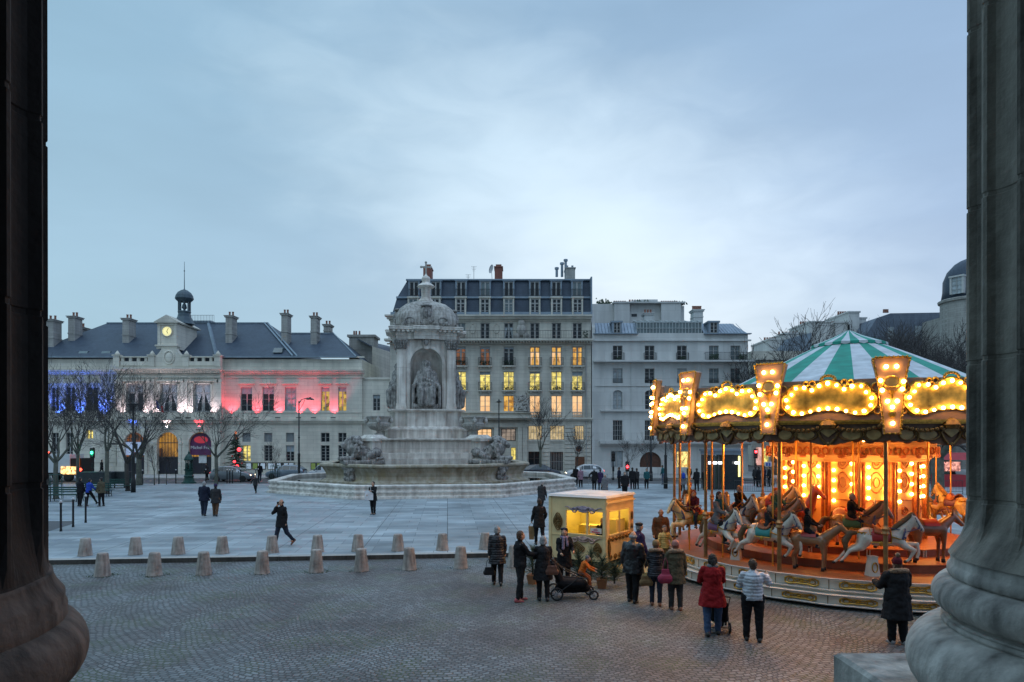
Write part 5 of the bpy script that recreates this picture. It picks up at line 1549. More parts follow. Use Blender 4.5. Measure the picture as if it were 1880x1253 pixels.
    for k in range(120):
        u = rnd.uniform(0, 2*PI); v = rnd.uniform(-1.2, 1.3)
        r = .55+.12*rnd.random(); y = -.62+.35*rnd.random()-.0; l.ell((r*math.cos(u)*.98, y+.25*(v/1.3)**2-.05, .95+r*math.sin(u)*1.0-.1), (rnd.uniform(.08,.15),)*3, 7, 5)
    l.cap((.2,1.2,.4),(.6,1.25,.15),.07,.06); l.cap((.6,1.25,.15),(.75,.8,.1),.06,.1)
    lm = bake(l, 'lion', M_statue, .04, 1, .012, .16)
    mk = MB()
    for k in range(50):
        u, v = rnd.uniform(-.5,.5), rnd.uniform(-.75,.55); mk.ell((u*(1.1+v*.4), -.05+rnd.uniform(-.12,.05), v), rnd.uniform(.12,.22), 7, 5)
    mk.box(-.42,.42,-.05,.35,-.8,.7); mk.ell((0,-.12,.1),(.32,.25,.4)); mk.ell((0,-.35,.05),(.09,.1,.12))
    mm = bake(mk, 'carved_mask', M_statue, .05, 1, .03, .15)
    for k in range(4):
        a = PI/4 + PI/2*k
        rr = 7.55
        p = (rr*math.sin(a), -rr*math.cos(a))
        fl = -a if k % 2 == 0 else -a
        link('lion', lm, t, (p[0]*.93, p[1]*.93, 2.42), (0, 0, a+(R(28) if k in (0, 2) else -R(28))), 1.18)
        link('carved_mask', mm, t, (8.15*math.sin(a), -8.15*math.cos(a), 1.45), (0, 0, a), 1.0)
    return t
fountain()
# ================================================================== BARE WINTER TREES
M_bark  = mat('dark_wet_bark', (.045,.042,.036), .85, 0, .3, 4, .5, 20)
M_barkg = mat('greenish_plane_bark', (.085,.09,.07), .85, 0, .35, 3, .5, 20)
M_twig  = mat('fine_twigs', (.05,.045,.045), .9, 0, .2, 3)
def tree_mesh(seed, H=9.0, trunk_h=3.0, r0=.2, spread=.6, levels=5, kids=(3,4,4,4,3), lean=(0,0), n_main=4, up=.25, twig_r=.012, wob=.16, shrink=.68):
    rnd = random.Random(seed); tr = MB(); cr = MB()
    def rdir(d, ang):
        o = d.orthogonal().normalized(); q = Matrix.Rotation(rnd.uniform(0, 2*PI), 3, d); o = q @ o
        return (d*math.cos(ang)+o*math.sin(ang)).normalized()
    def limb(p, d, L, r, lv):
        n = 5 if lv < 3 else 3
        pts = [p.copy()]; rad = [r]; q = p.copy(); dd = d.copy(); dirs = [dd.copy()]
        for i in range(n):
            dd = (dd+Vector((rnd.uniform(-wob,wob), rnd.uniform(-wob,wob), rnd.uniform(-wob,wob)+up*.22))).normalized()
            q = q+dd*L/n; pts.append(q.copy()); rad.append(max(twig_r*.7, r*(1-.62*(i+1)/n))); dirs.append(dd.copy())
        (tr if lv <= 0 else cr).tube(pts, rad, 8 if lv == 0 else (6 if lv == 1 else (4 if lv == 2 else 3)), cap=False)
        if lv+1 < levels:
            k = kids[min(lv, len(kids)-1)]
            for j in range(k):
                u = rnd.uniform(.3, 1.0) if j else 1.0
                i = min(n, max(1, int(round(u*n))))
                a = rnd.uniform(.35, .85)*spread*1.5 if j else rnd.uniform(.05, .35)
                limb(pts[i], rdir(dirs[i], a), L*shrink*rnd.uniform(.75, 1.15), max(twig_r, rad[i]*rnd.uniform(.6, .85)), lv+1)
    top = Vector((lean[0], lean[1], trunk_h))
    pts = [Vector((0,0,-.02)), Vector((0,0,.15)), top*.5+Vector((rnd.uniform(-.06,.06),0,0)), top]
    tr.tube(pts, [r0*1.45, r0*1.08, r0*.92, r0*.88], 12)
    L0 = (H-trunk_h)*.42
    for j in range(n_main):
        a = 2*PI*j/n_main+rnd.uniform(-.4,.4); s = spread*rnd.uniform(.6,1.1)
        d = Vector((math.sin(s)*math.cos(a), math.sin(s)*math.sin(a), math.cos(s)))
        limb(top-Vector((0,0,rnd.uniform(0,.25))), d, L0*rnd.uniform(.8,1.2), r0*rnd.uniform(.5,.68), 0)
    return tr.mesh('trunk', M_barkg if seed % 2 else M_bark, True), cr.mesh('crown', M_twig), r0
TP = [tree_mesh(1, 10, 3.2, .20, .62, 7, (3,3,3,3,2,2), twig_r=.0115, shrink=.74, up=.28, wob=.16), tree_mesh(2, 10, 2.8, .21, .6, 7, (3,3,3,3,2,2), (.25,0), twig_r=.0115, shrink=.74, up=.28, wob=.16), tree_mesh(3, 9, 3.4, .16, .55, 7, (3,3,3,2,2,2), twig_r=.0115, shrink=.74, up=.3, wob=.15), tree_mesh(7, 11, 3.0, .3, .68, 7, (3,3,3,3,2,2), (.3,0), 5, twig_r=.0125, shrink=.74, up=.25, wob=.16)]
TD = tree_mesh(31, 12, 3.2, .3, .72, 7, (3,4,4,4,3,2), (.2,0), 5, twig_r=.02, shrink=.74, up=.25, wob=.17)
TS = [tree_mesh(11, 5.5, 1.8, .06, .5, 5, (4,3,3,3), wob=.12, twig_r=.008, shrink=.75), tree_mesh(12, 6, 2.0, .07, .45, 5, (4,4,3,3), wob=.12, twig_r=.008, shrink=.75)]
def tree(tp, loc, label, top=0, rz=0.0, sp=1.0, grp='bare winter trees round the square', cat='tree'):
    a, b, r = tp
    k = (GZ(top, loc[1])-loc[2])/max(v.co.z for v in b.vertices)
    t = thing('bare_tree', label, cat, loc, rz, grp); t.scale = (k*sp, k*sp, k)
    link('trunk', a, t); link('crown', b, t)
    return t
tree(TP[0], GP(103,916), 'bare tree by the benches, nearest to the dark column at the left', 645, .3)
tree(TP[2], GP(197,907), 'bare plane tree with a tall smooth grey trunk behind the three people talking', 655, 1.2)
tree(TP[1], GP(235,902), 'leaning bare tree with forked dark trunk next to the black lamp post', 652, 2.6)
tree(TP[0], GP(397,890), 'bare tree with spreading limbs in front of the parked silver car', 688, 3.6)
tree(TP[1], (GX(88,60),60,0), 'bare tree half hidden by the left column, in front of the blue floodlights', 640, 4.0)
tree(TP[2], (GX(150,63),62.5,0), 'bare tree at the kerb beside the truck lights', 680, .5)
tree(TP[3], (GX(250,60),60.5,0), 'bare tree near the first arch of the town hall', 672, 2.2)
tree(TP[2], (GX(207,67),61.6,0), 'thin bare tree behind the smooth plane tree at the kerb', 705, 2.9)
tree(TS[0], (GX(505,61.5),61.5,0), 'young slender tree held by stakes in front of the parked hatchback', 800, 0, grp='young staked trees along the road')
tree(TS[1], (GX(596,62),73,0), 'young slender tree against the last windows of the town hall', 795, 1, grp='young staked trees along the road')
tree(TS[0], (GX(278,60),60.5,0), 'very thin young tree with a dark trunk before the first arch', 795, 2, grp='young staked trees along the road')
tree(TS[1], (GX(306,61),61,0), 'sapling in front of the lamp lit middle arch', 815, 3, grp='young staked trees along the road')
tree(TP[2], (GX(992,74),73.5,0), 'bare tree rising beside the dark door of the apartment building', 716, .9)
tree(TS[1], (GX(1058,76),75,0), 'slim bare tree beside the brown door under the round window', 770, .4)
tree(TS[0], (GX(1152,70),69,0), 'small bare tree right behind the red pedestrian signal', 788, 1.4)
tree(TS[1], (GX(1192,70),71,0), 'small bare tree before the arched carriage door', 785, 2.4)
tree(TS[0], (GX(1242,64),63,0), 'sapling by the shop window left of the carousel poles', 800, .2)
tree(TD, (GX(1428,78),78,0), 'tall bare tree standing above the left slope of the striped tent', 563, .3)
bt = tree_mesh(21, 12, 3.4, .48, .75, 7, (3,3,3,3,3,2), (.2,0), 5, twig_r=.01, shrink=.74, up=.25, wob=.18)
tree(bt, (GX(1722,46),46,0), 'big old tree with a thick dark trunk between the horses and the right column', 550, 1.0)
tree(TD, (GX(1640,66),66,0), 'bare tree with dense twigs behind the right slope of the tent', 582, 2.0)
tree(TD, (GX(1700,82),80,0), 'tall bare tree farther back in front of the slate roof', 578, 4.0)
tree(TD, (GX(1600,90),90,0), 'bare tree beyond the tent peak', 590, 5.0)
tree(TD, (GX(1750,66),70,0), 'bare tree in front of the domed corner building', 560, 3.1)
tree(TD, (GX(1670,86),88,0), 'bare tree before the curved slate roof', 572, 2.2)
tree(TD, (GX(1735,80),80,0), 'dense bare tree right under the slate dome', 566, 1.7, 1.2)
tree(TD, (GX(1580,96),96,0), 'bare tree just right of the tent peak', 592, .7, 1.2)
# ================================================================== CAROUSEL
CX, CY = 10.8, 21.9
NS = 14; PH0 = -17.8         # bearing of the vertices, degrees from the side facing the camera
def ph(k): return R(PH0+360.0/NS*k)
def cp_(r, a, z=0): return (r*math.sin(a), -r*math.cos(a), z)
M_cream  = mat('cream_carousel_paint', (.62,.58,.50), .45, 0, .12, 3)
M_pinkp  = mat('pale_pink_carousel_paint', (.36,.20,.13), .45, 0, .12, 4)
M_gold   = mat('gilded_ornament', (.50,.27,.045), .35, .6, .35, 14)
M_goldm  = mat('mottled_reflection_gold_mirror', (.60,.38,.08), .40, .6, .8, 3.2)  # mottled colour stands in for blurred reflections in the mirror
M_goldd  = mat('dark_gilded_ornament', (.16,.09,.025), .45, .4, .4, 12)
M_brown  = mat('brown_valance_paint', (.14,.07,.04), .55, 0, .3, 8)
M_oval   = mat('yellowed_oval_panel', (.36,.25,.10), .4, .1, .35, 5)
M_deck   = mat('varnished_red_deck', (.36,.12,.045), .42, 0, .25, 3, stretch=(1,6,1))
M_step   = mat('dark_red_riser', (.24,.07,.03), .5, 0, .2, 4)
M_brass  = mat('polished_brass', (.80,.40,.08), .35, .45, .1, 6)
M_bulb   = mat('glowing_bulb', (1,.8,.4), .3, var=0, emit=(1.0,.56,.13), estr=34)
M_bulb2  = mat('glowing_core_bulb', (1,.8,.4), .3, var=0, emit=(1.0,.50,.10), estr=34)
M_tentg  = mat('green_tent_canvas', (.007,.25,.18), .7, 0, .22, 2.5, stretch=(1,1,3))
M_tentw  = mat('white_tent_canvas', (.50,.53,.56), .7, 0, .22, 2.5, stretch=(1,1,3))
M_warmp  = mat('orange_lit_core_panel', (.72,.42,.16), .4, 0, .15, 2)
M_redp   = mat('carved_red_pilaster', (.36,.11,.04), .45, .1, .4, 12)
M_ceil   = mat('carousel_ceiling', (.48,.26,.12), .6, 0, .2, 2)
M_dark   = mat('dark_underside', (.02,.018,.016), .8)

def carousel():
    t = thing('carousel', 'round carousel under a green and white striped tent, its gilded boards ringed with lit bulbs', 'carousel', (CX, CY, KZ))
    Z = lambda z: z-KZ
    # two stepped rings of painted panels
    def ring(r0, r1, z0, z1, m, name, n=28, off=0, mats=None):
        b = MB(); rs = []
        for r, z in ((r0,z0),(r1,z1)): rs.append([cp_(r, R(PH0)+2*PI*i/n+off, z) for i in range(n)])
        b.rings(rs, True); return b.obj(name, m, t)
    ring(5.55, 5.55, 0.02, .14, M_dark, 'underframe')
    ring(5.98, 5.98, Z(-.03), Z(.19), M_cream, 'lower_step')
    ring(5.70, 5.70, Z(.19), Z(.29), M_cream, 'step_joint')
    ring(5.74, 5.74, Z(.27), Z(.55), M_cream, 'upper_step')
    tr = MB()
    for r, z in ((6.02,Z(-.04)),(6.02,Z(.2)),(5.78,Z(.27)),(5.79,Z(.56))):
        tr.loop([cp_(r, R(PH0)+2*PI*i/28, z) for i in range(28)], .022, 5)
    tr.obj('step_trim', mat('aluminium_trim', (.5,.48,.46), .4, .5, .1), t)
    ring(5.72, 5.72, Z(.545), Z(.57), M_deck, 'deck')
    ring(4.45, 4.45, Z(.56), Z(.775), M_step, 'inner_step'); ring(4.47, 4.47, Z(.775), Z(.80), M_deck, 'inner_step_tread')
    ring(3.30, 3.30, Z(.79), Z(.98), M_step, 'inner_step'); ring(3.32, 3.32, Z(.98), Z(1.005), M_deck, 'inner_step_tread')
    for r, z0, z1 in ((4.46, .57, .775), (3.31, .8, .98)):
        b = MB()
        for k in range(28):
            if k % 2: continue
            b.M = Matrix.Rotation(R(PH0)+2*PI*k/28, 4, 'Z'); b.box(-.05,-.02,-r-.02,-r+.1,Z(z0),Z(z1)); b.box(.02,.05,-r-.02,-r+.1,Z(z0),Z(z1))
        b.obj('riser_battens', M_cream, t)
    # scroll ornaments on the step panels : one mesh, instanced along both rings
    s = MB()
    w, h = .40, .125
    pts = []
    for k in range(48):
        a = 2*PI*k/48; c, sn = math.cos(a), math.sin(a)
        pts.append((w*c, -.012, h*math.copysign(abs(sn)**.5, sn)*(.5+.55*abs(c)**1.5)*(1+.12*math.cos(8*a))))
    s.loop(pts, .021, 5)
    for e in (-1, 1):
        s.loop([(e*.26+.07*math.cos(2*PI*k/12), -.012, .055*math.sin(2*PI*k/12)) for k in range(12)], .014, 4)
        s.tube([(e*.2,-.012,.05),(e*.1,-.012,.0),(e*.02,-.014,.045)], .013, 4); s.tube([(e*.2,-.012,-.05),(e*.1,-.012,0),(e*.02,-.014,-.045)], .013, 4)
    s.ell((0,-.01,0),(.05,.02,.045),8,5)
    sm = s.mesh('scroll_ornament', M_gold)
    for r, z, sz in ((5.98, Z(.08), .72), (5.74, Z(.415), .92)):
        for i in range(28):
            a = R(PH0)+2*PI*(i+.5)/28
            if math.cos(a) < -.2: continue
            q = cp_(r*math.cos(PI/28)+.004, a, z); link('scroll_ornament', sm, t, q, (0,0,a), (1,1,sz))
    b = MB()
    for r, z0, z1 in ((5.98, -.02, .19), (5.74, .29, .55)):
        for i in range(28):
            a = R(PH0)+2*PI*i/28; b.M = Matrix.Rotation(a, 4, 'Z'); b.box(-.008,.008,-r-.006,-r+.02,Z(z0),Z(z1))
    b.obj('panel_seams', M_goldd, t)
    # boarding ramp
    # canopy boards
    RB = 6.05; ch = 2*RB*math.sin(PI/NS); ap = RB*math.cos(PI/NS)
    def outline(n=56):
        """wavy cartouche outline, half sizes ~ .98 x .40"""
        pts = []
        top = [(-.98,.02),(-.93,.12),(-.86,.16),(-.84,.26),(-.74,.36),(-.60,.38),(-.48,.33),(-.40,.27),(-.30,.31),(-.2,.40),(-.08,.45),(0,.46)]
        up = top + [(-x, z) for x, z in reversed(top[:-1])]
        bot = [(.98,-.08),(.97,-.16),(.92,-.22),(.86,-.30),(.76,-.36),(.60,-.37),(.44,-.33),(.30,-.27),(.18,-.26),(.0,-.24)]
        dn = bot + [(-x, z) for x, z in reversed(bot[:-1])]
        return up+dn
    OL = outline()
    pan = MB(); pan.prism([(x*1.06, z*.98) for x, z in reversed(OL)], -.03, .0)
    pan_m = pan.mesh('mirror_panel', M_goldm)
    fr = MB(); fr.loop([(x*1.09, -.035, z*1.03) for x, z in OL], .03, 6); fr.loop([(x*1.13, -.02, z*1.1) for x, z in OL], .016, 5)
    for e in (-1, 1):
        for (x, z, r) in ((1.05,.28,.1),(1.1,.1,.07),(.5,.42,.06),(1.08,-.28,.08),(.36,.42,.07)):
            fr.loop([(e*x+r*math.cos(2*PI*k/10), -.03, z+r*math.sin(2*PI*k/10)) for k in range(10)], .025, 5)
    for k in range(9):
        a = PI*k/8; fr.ell((.16*math.cos(a), -.04, .50+.1*math.sin(a)), .04, 6, 4)
    fr_m = fr.mesh('gilded_frame', M_gold)
    bd = MB(); bd.box(-ch/2, ch/2, 0, .05, -.50, .49); bd_m = bd.mesh('rounding_board', M_pinkp)
    # bulbs follow the cartouche
    def along(P, n, sc):
        L_ = [0]; m = len(P)
        for i in range(m): L_.append(L_[-1]+math.dist(P[i], P[(i+1) % m]))
        out = []
        for k in range(n):
            d = L_[-1]*k/n
            i = max(j for j in range(m) if L_[j] <= d+1e-9); f = (d-L_[i])/max(1e-9, L_[i+1]-L_[i]); a, b = P[i], P[(i+1) % m]
            out.append(((a[0]+(b[0]-a[0])*f)*sc, (a[1]+(b[1]-a[1])*f)*sc))
        return out
    BP = [(x*1.11, z) for x, z in along(OL, 24, .88)]
    bl = MB(); bl.ell((0,-.075,0), .040, 8, 6); bulb_m = bl.mesh('bulb', M_bulb)
    # lower shelf, garland and valance
    sh_ = MB(); sh_.box(-ch/2, ch/2, -.10, .05, -.555, -.50); sh_.box(-ch/2, ch/2, -.05, .05, -.60, -.555); sh_m = sh_.mesh('shelf_moulding', M_gold)
    ga = MB()
    for e in (-1, 1):
        for k in range(10):
            u = k/9; x = e*(.12+1.0*u); z = -.66-.10*math.sin(PI*u)
            ga.ell((x, -.07, z), (.055,.045,.05), 7, 5); ga.ell((x, -.10, z+.02), .022, 5, 4)
        ga.ell((e*1.2,-.08,-.6), .08, 8, 6)
    ga.lathe([(.02,-.1),(.17,-.08),(.2,0),(.15,.1),(.02,.16)], 12, 0, -.03, -.62); ga_m = ga.mesh('fruit_garland', M_goldd)
    va = MB(); P = [(-ch/2,-.60),(-ch/2,-.98)]
    for k in range(21):
        u = k/20; x = -ch/2+ch*u; P.append((x, -.98-.06*abs(math.sin(u*PI*4))-.13*math.exp(-((u-.5)/.09)**2)))
    P.append((ch/2,-.60)); va.prism(P, .0, .05); va_m = va.mesh('scalloped_valance', M_brown)
    ov = MB()
    for x in (-1.0,-.55,.55,1.0):
        wv = .24 if abs(x) < .8 else .16
        ov.prism([(x+wv*math.cos(2*PI*k/18), -.85+.12*math.sin(2*PI*k/18)) for k in range(18)], -.02, 0)
    ov.prism([(-.14,-.66),(-.2,-.75),(0,-.92),(.2,-.75),(.14,-.66)], -.05, 0); ov_m = ov.mesh('painted_ovals', M_oval)
    gs = MB()
    for x in (-.98,-.5,.5,.98):
        wv = .26 if abs(x) < .8 else .18
        gs.loop([(x+wv*math.cos(2*PI*k/18), -.02, -.85+.14*math.sin(2*PI*k/18)) for k in range(18)], .02, 4)
    for e in (-1, 1): gs.tube([(e*.05,-.03,-1.08),(e*.16,-.04,-.95),(e*.22,-.03,-.8),(e*.1,-.03,-.7)], .03, 5); gs.tube([(e*.75,-.03,-1.0),(e*.72,-.04,-.85),(e*.76,-.03,-.68)], .025, 5)
    gs.ell((0,-.04,-1.08),.05,6,5); gs_m = gs.mesh('carved_scrolls', M_goldd)
    zc = Z(4.98)
    nb = 0
    far_bulbs = MB()
    for k in range(NS):
        a = ph(k)+PI/NS
        front = math.cos(a) > -.25 or k in (10, 11)
        q = cp_(ap, a, zc)
        bo = link('rounding_board', bd_m, t, q, (0,0,a)); 
        link('mirror_panel', pan_m, bo); link('gilded_frame', fr_m, bo, (0,-.005,0)); link('shelf_moulding', sh_m, bo); link('fruit_garland', ga_m, bo); link('valance', va_m, bo); link('painted_ovals', ov_m, bo, (0,-.002,0)); link('carved_scrolls', gs_m, bo)
        vis = k in (0, 13, 12, 11)
        if vis:
            for x, z in BP: link('bulb', bulb_m, bo, (x, 0, z), scale=random.Random(int(x*99)).uniform(.85,1.2))
        else:
            far_bulbs.M = Matrix.Translation(q) @ Matrix.Rotation(a, 4, 'Z')
            for x, z in BP: far_bulbs.ell((x,-.075,z), .043, 6, 4)
    # keystones at the corners
    ks = MB(); KP = [(-.17,-.92),(-.19,-.6),(-.24,-.2),(-.27,.2),(-.33,.55),(-.39,.80),(-.40,.86),(-.33,.90),(.33,.90),(.40,.86),(.39,.80),(.33,.55),(.27,.2),(.24,-.2),(.19,-.6),(.17,-.92)]
    ks.prism(list(reversed(KP)), -.16, .02); ks_m = ks.mesh('keystone_board', M_pinkp)
    ke = MB(); ke.loop([(x*.98,-.165,z*.99) for x, z in KP], .024, 5)
    for i in range(len(KP)):
        a_, b_ = KP[i], KP[(i+1) % len(KP)]; n = max(1, int(math.dist(a_, b_)/.09))
        for j in range(n): ke.ell((a_[0]+(b_[0]-a_[0])*j/n, -.175, a_[1]+(b_[1]-a_[1])*j/n), .028, 5, 4)
    ke.loop([(.17*math.cos(2*PI*k/16), -.17, .30+.13*math.sin(2*PI*k/16)) for k in range(16)], .026, 5)
    for e in (-1, 1): ke.tube([(e*.17,-.17,.3),(e*.21,-.17,.18),(e*.1,-.17,.1),(0,-.17,.0)], .018, 5)
    ke.ell((0,-.17,-.46),(.085,.04,.095),10,7); ke.lathe([(.05,-.2),(.04,-.1),(.09,0)], 6, 0, -.16, .1)
    ke_m = ke.mesh('keystone_ornament', M_gold)
    ko = MB(); ko.prism([(.14*math.cos(2*PI*k/16), .30+.105*math.sin(2*PI*k/16)) for k in range(16)], -.18, -.16); ko_m = ko.mesh('keystone_medallion', M_oval)
    KB = [(-.12,.66),(.10,.66),(-.24,.33),(.24,.30),(-.21,.10),(.21,.12),(-.10,-.16),(.10,-.16),(0,-.30),(0,-.68)]
    KSZ = Z(5.05)
    for k in range(NS):
        a = ph(k); q = cp_(RB-.03, a, KSZ)
        o = link('keystone_board', ks_m, t, q, (R(-4),0,a)); link('keystone_ornament', ke_m, o); link('keystone_medallion', ko_m, o)
        rr = random.Random(k)
        if k in (0, 13, 12, 11):
            for i, (x, z) in enumerate(KB):
                if rr.random() < .12: continue
                link('bulb', bulb_m, o, (x, -.125, z), scale=1.2)
        else:
            far_bulbs.M = Matrix.Translation(q) @ Matrix.Rotation(a, 4, 'Z')
            for x, z in KB: far_bulbs.ell((x,-.2,z), .045, 6, 4)
    # strings of bulbs under the ceiling
    for k in range(NS):
        far_bulbs.M = Matrix.Rotation(ph(k), 4, 'Z')
        for j in range(7): far_bulbs.ell((0, -2.6-.5*j, Z(3.98)+.02*j), .038, 6, 4)
    tag(far_bulbs.obj('bulb_string', M_bulb2, t), kind='stuff')
    # ceiling, beams
    b = MB(); b.rings([[cp_(5.95, ph(0)+2*PI*i/NS, Z(4.10)) for i in range(NS)], [cp_(2.2, ph(0)+2*PI*i/NS, Z(4.22)) for i in range(NS)]], False)
    b.obj('ceiling', M_ceil, t)
    b = MB()
    for k in range(NS):
        b.M = Matrix.Rotation(ph(k), 4, 'Z'); b.box(-.04,.04,-5.9,-2,Z(4.01),Z(4.14))
    for r in (5.2, 4.0, 2.9): b.M = None; b.loop([cp_(r, 2*PI*i/28, Z(4.08)) for i in range(28)], .035, 5)
    b.obj('ceiling_beams', M_redp, t)
    lb = MB()                                        # lace-like inner fringe
    for k in range(NS):
        lb.M = Matrix.Rotation(ph(k)+PI/NS, 4, 'Z')
        for j in range(9):
            x = -1.2+2.4*j/8; lb.ell((x,-5.75,Z(4.02)-.03*(j % 2)),(.13,.03,.09),7,5)
    lb.obj('inner_fringe', M_redp, t)
    # tent
    g = MB(); n = 28; sub = 6
    zr = lambda r: 7.02-.465*(r-.95)-.012*(r-.95)**2
    for i in range(n):
        a0, a1 = ph(0)+2*PI*(i-.5)/n, ph(0)+2*PI*(i+.5)/n
        g.mi = i % 2
        rs = [.95,1.5,2.2,3,3.9,4.8,5.7]
        for j in range(len(rs)-1):
            def P_(r, a): 
                s_ = .03*math.sin((a-ph(0))*NS/1.0)*0
                return cp_(r, a, Z(zr(r)))
            g.add([P_(rs[j],a0),P_(rs[j+1],a0),P_(rs[j+1],a1),P_(rs[j],a1)], [(0,1,2,3)])
    g.obj('tent', [M_tentw, M_tentg], t)
    g = MB()
    for i in range(n):
        a0, a1 = ph(0)+2*PI*(i-.5)/n, ph(0)+2*PI*(i+.5)/n
        g.mi = (i+1) % 2
        m_ = (a0+a1)/2
        lo = .035 if i % 2 else 0
        g.add([cp_(.03,m_,Z(7.52)),cp_(.5,a0,Z(7.28)),cp_(.5,a1,Z(7.28))], [(0,1,2)])
        g.add([cp_(.5,a0,Z(7.28)),cp_(1.12,a0,Z(7.04)-lo*.0),cp_(1.12,a1,Z(7.04)),cp_(.5,a1,Z(7.28))], [(0,1,2,3)])
        g.add([cp_(1.12,a0,Z(7.04)),cp_(1.13,a0,Z(6.97)),cp_(1.13,m_,Z(6.94)),cp_(1.13,a1,Z(6.97)),cp_(1.12,a1,Z(7.04))], [(0,1,2,3,4)])
    g.obj('tent_cap', [M_tentw, M_tentg], t)
    f = MB(); f.tube([(0,0,Z(7.42)),(0,0,Z(7.70))], .035, 6); f.obj('finial', M_iron, t)
    # core
    RC = 2.05; zc0, zc1 = Z(1.0), Z(3.95); apc = RC*math.cos(PI/NS); wc = 2*RC*math.sin(PI/NS)
    pm = MB(); pm.box(-wc/2, wc/2, 0, .04, 0, zc1-zc0); pm_m = pm.mesh('core_panel', M_warmp)
    po = MB()
    for (z, w_, h_) in ((.35,.13,.24),(.92,.11,.11),(1.75,.17,.3),(2.35,.15,.2)):
        po.loop([(w_*math.cos(2*PI*k/16)*(1+.25*math.cos(2*PI*k/16*3)), -.01, z+h_*math.sin(2*PI*k/16)) for k in range(16)], .02, 5)
        po.loop([(w_*.5*math.cos(2*PI*k/10), -.01, z+h_*.5*math.sin(2*PI*k/10)) for k in range(10)], .014, 4)
    for e in (-1, 1): po.box(e*.34-.02, e*.34+.02, -.03, 0, 0, 2.9)
    po.box(-.36,.36,-.02,0,1.22,1.24)
    po_m = po.mesh('core_ornament', M_redp)
    pl = MB(); pl.box(-.10,-.035,-.06,.03,0,2.95); pl.box(.035,.10,-.06,.03,0,2.95); pl.box(-.035,.035,-.03,.03,0,2.95)
    for k in range(22): pl.ell((-.068,-.065,.1+.132*k),(.022,.012,.04),5,4); pl.ell((.068,-.065,.1+.132*k),(.022,.012,.04),5,4)
    pl_m = pl.mesh('core_pilaster', M_redp)
    gb = MB(); gb.tube([(0,-.05,0),(0,-.05,2.95)], .018, 6); gb_m = gb.mesh('core_brass_rod', M_brass)
    co = MB(); co.M = None
    bl2 = MB(); bl2.ell((0,0,0), .05, 8, 6); b2m = bl2.mesh('core_bulb', M_bulb2)
    rnd = random.Random(6)
    for k in range(NS):
        a = ph(k)+PI/NS
        o = link('core_panel', pm_m, t, cp_(apc, a, zc0), (0,0,a)); link('core_ornament', po_m, o, (0,-.005,0))
        o2 = link('core_pilaster', pl_m, t, cp_(RC+.02, ph(k), zc0), (0,0,ph(k))); link('core_brass_rod', gb_m, o2, (0,-.03,0))
        if math.cos(a) > -.1:
            for z in (1.3,1.6,1.9,2.2,2.5,2.8):
                for e in (-1, 1): link('core_bulb', b2m, o, (e*.24, -.05, z+.1*e*(k % 2)))
    cc = MB()
    for r0, r1, z0, z1 in ((2.2,2.25,3.35,3.42),(2.25,2.45,3.42,3.55),(2.45,2.40,3.55,3.85),(2.40,2.6,3.85,4.1)):
        cc.rings([[cp_(r0, ph(0)+2*PI*i/NS, Z(z0)) for i in range(NS)], [cp_(r1, ph(0)+2*PI*i/NS, Z(z1)) for i in range(NS)]], False)
    cc.obj('core_cornice', M_ceil, t)
    cs = MB()
    for k in range(NS*2):
        cs.M = Matrix.Rotation(ph(0)+2*PI*k/(NS*2), 4, 'Z')
        for e in (-1, 1): cs.loop([(e*.12+.09*math.cos(2*PI*j/10), -2.46, Z(3.68)+.1*math.sin(2*PI*j/10)) for j in range(10)], .028, 5)
        cs.ell((0,-2.47,Z(3.52)),(.12,.04,.06),7,5)
    cs.obj('cornice_scrolls', M_redp, t)
    # standing posts with turned collars
    sp = MB(); sp.tube([(0,0,0),(0,0,1.15)], .055, 10); sp.lathe([(.06,1.1),(.10,1.14),(.075,1.2),(.10,1.26),(.055,1.32),(.045,1.34),(.045,3.5)], 12)
    sp_m = sp.mesh('post', mat('aged_brass_post', (.30,.17,.07), .35, .6, .3, 4))
    for k in range(NS): link('post', sp_m, t, cp_(5.5, ph(k), Z(.57)))
    # lights of the bulbs inside
    for k in range(7):
        a = ph(0)+2*PI*(k+.5)/7
        ld = bpy.data.lights.new('carousel_lamp', 'POINT'); ld.energy = 78; ld.color = (1.0,.42,.09); ld.shadow_soft_size = .25
        lo = bpy.data.objects.new('carousel_lamp', ld); scene.collection.objects.link(lo); lo.parent = t; lo.location = cp_(3.9, a, Z(3.8))
    for k in range(7):
        a = ph(0)+2*PI*(k+.25)/7
        ld = bpy.data.lights.new('core_lamp', 'POINT'); ld.energy = 44; ld.color = (1.0,.43,.09); ld.shadow_soft_size = .1
        lo = bpy.data.objects.new('core_lamp', ld); scene.collection.objects.link(lo); lo.parent = t; lo.location = cp_(2.5, a, Z(2.9))
    # the outward light of the bulbs on the boards
    for k in range(7):
        a = ph(0)+2*PI*(k-2.5)/14
        ld = bpy.data.lights.new('board_lamp', 'SPOT'); ld.energy = 260; ld.color = (1.0,.45,.11); ld.shadow_soft_size = .35; ld.spot_size = R(150); ld.spot_blend = .8
        lo = bpy.data.objects.new('board_lamp', ld); scene.collection.objects.link(lo); lo.parent = t; lo.location = cp_(6.3, a, Z(4.9)); lo.rotation_euler = (R(-50), 0, a)
    # small pedestals beside the deck edge
    pd = MB(); pd.frust(-.14,.14,-.12,.12,0,-.09,.09,-.08,.08,.46); pd.box(-.1,.1,-.09,.09,.46,.50); pd_m = pd.mesh('mounting_block', M_cream)
    sc_ = MB(); sc_.loop([(.07*math.cos(2*PI*j/12), -.11, .22+.12*math.sin(2*PI*j/12)) for j in range(12)], .018, 4); sc_m = sc_.mesh('mounting_block_scroll', M_gold)
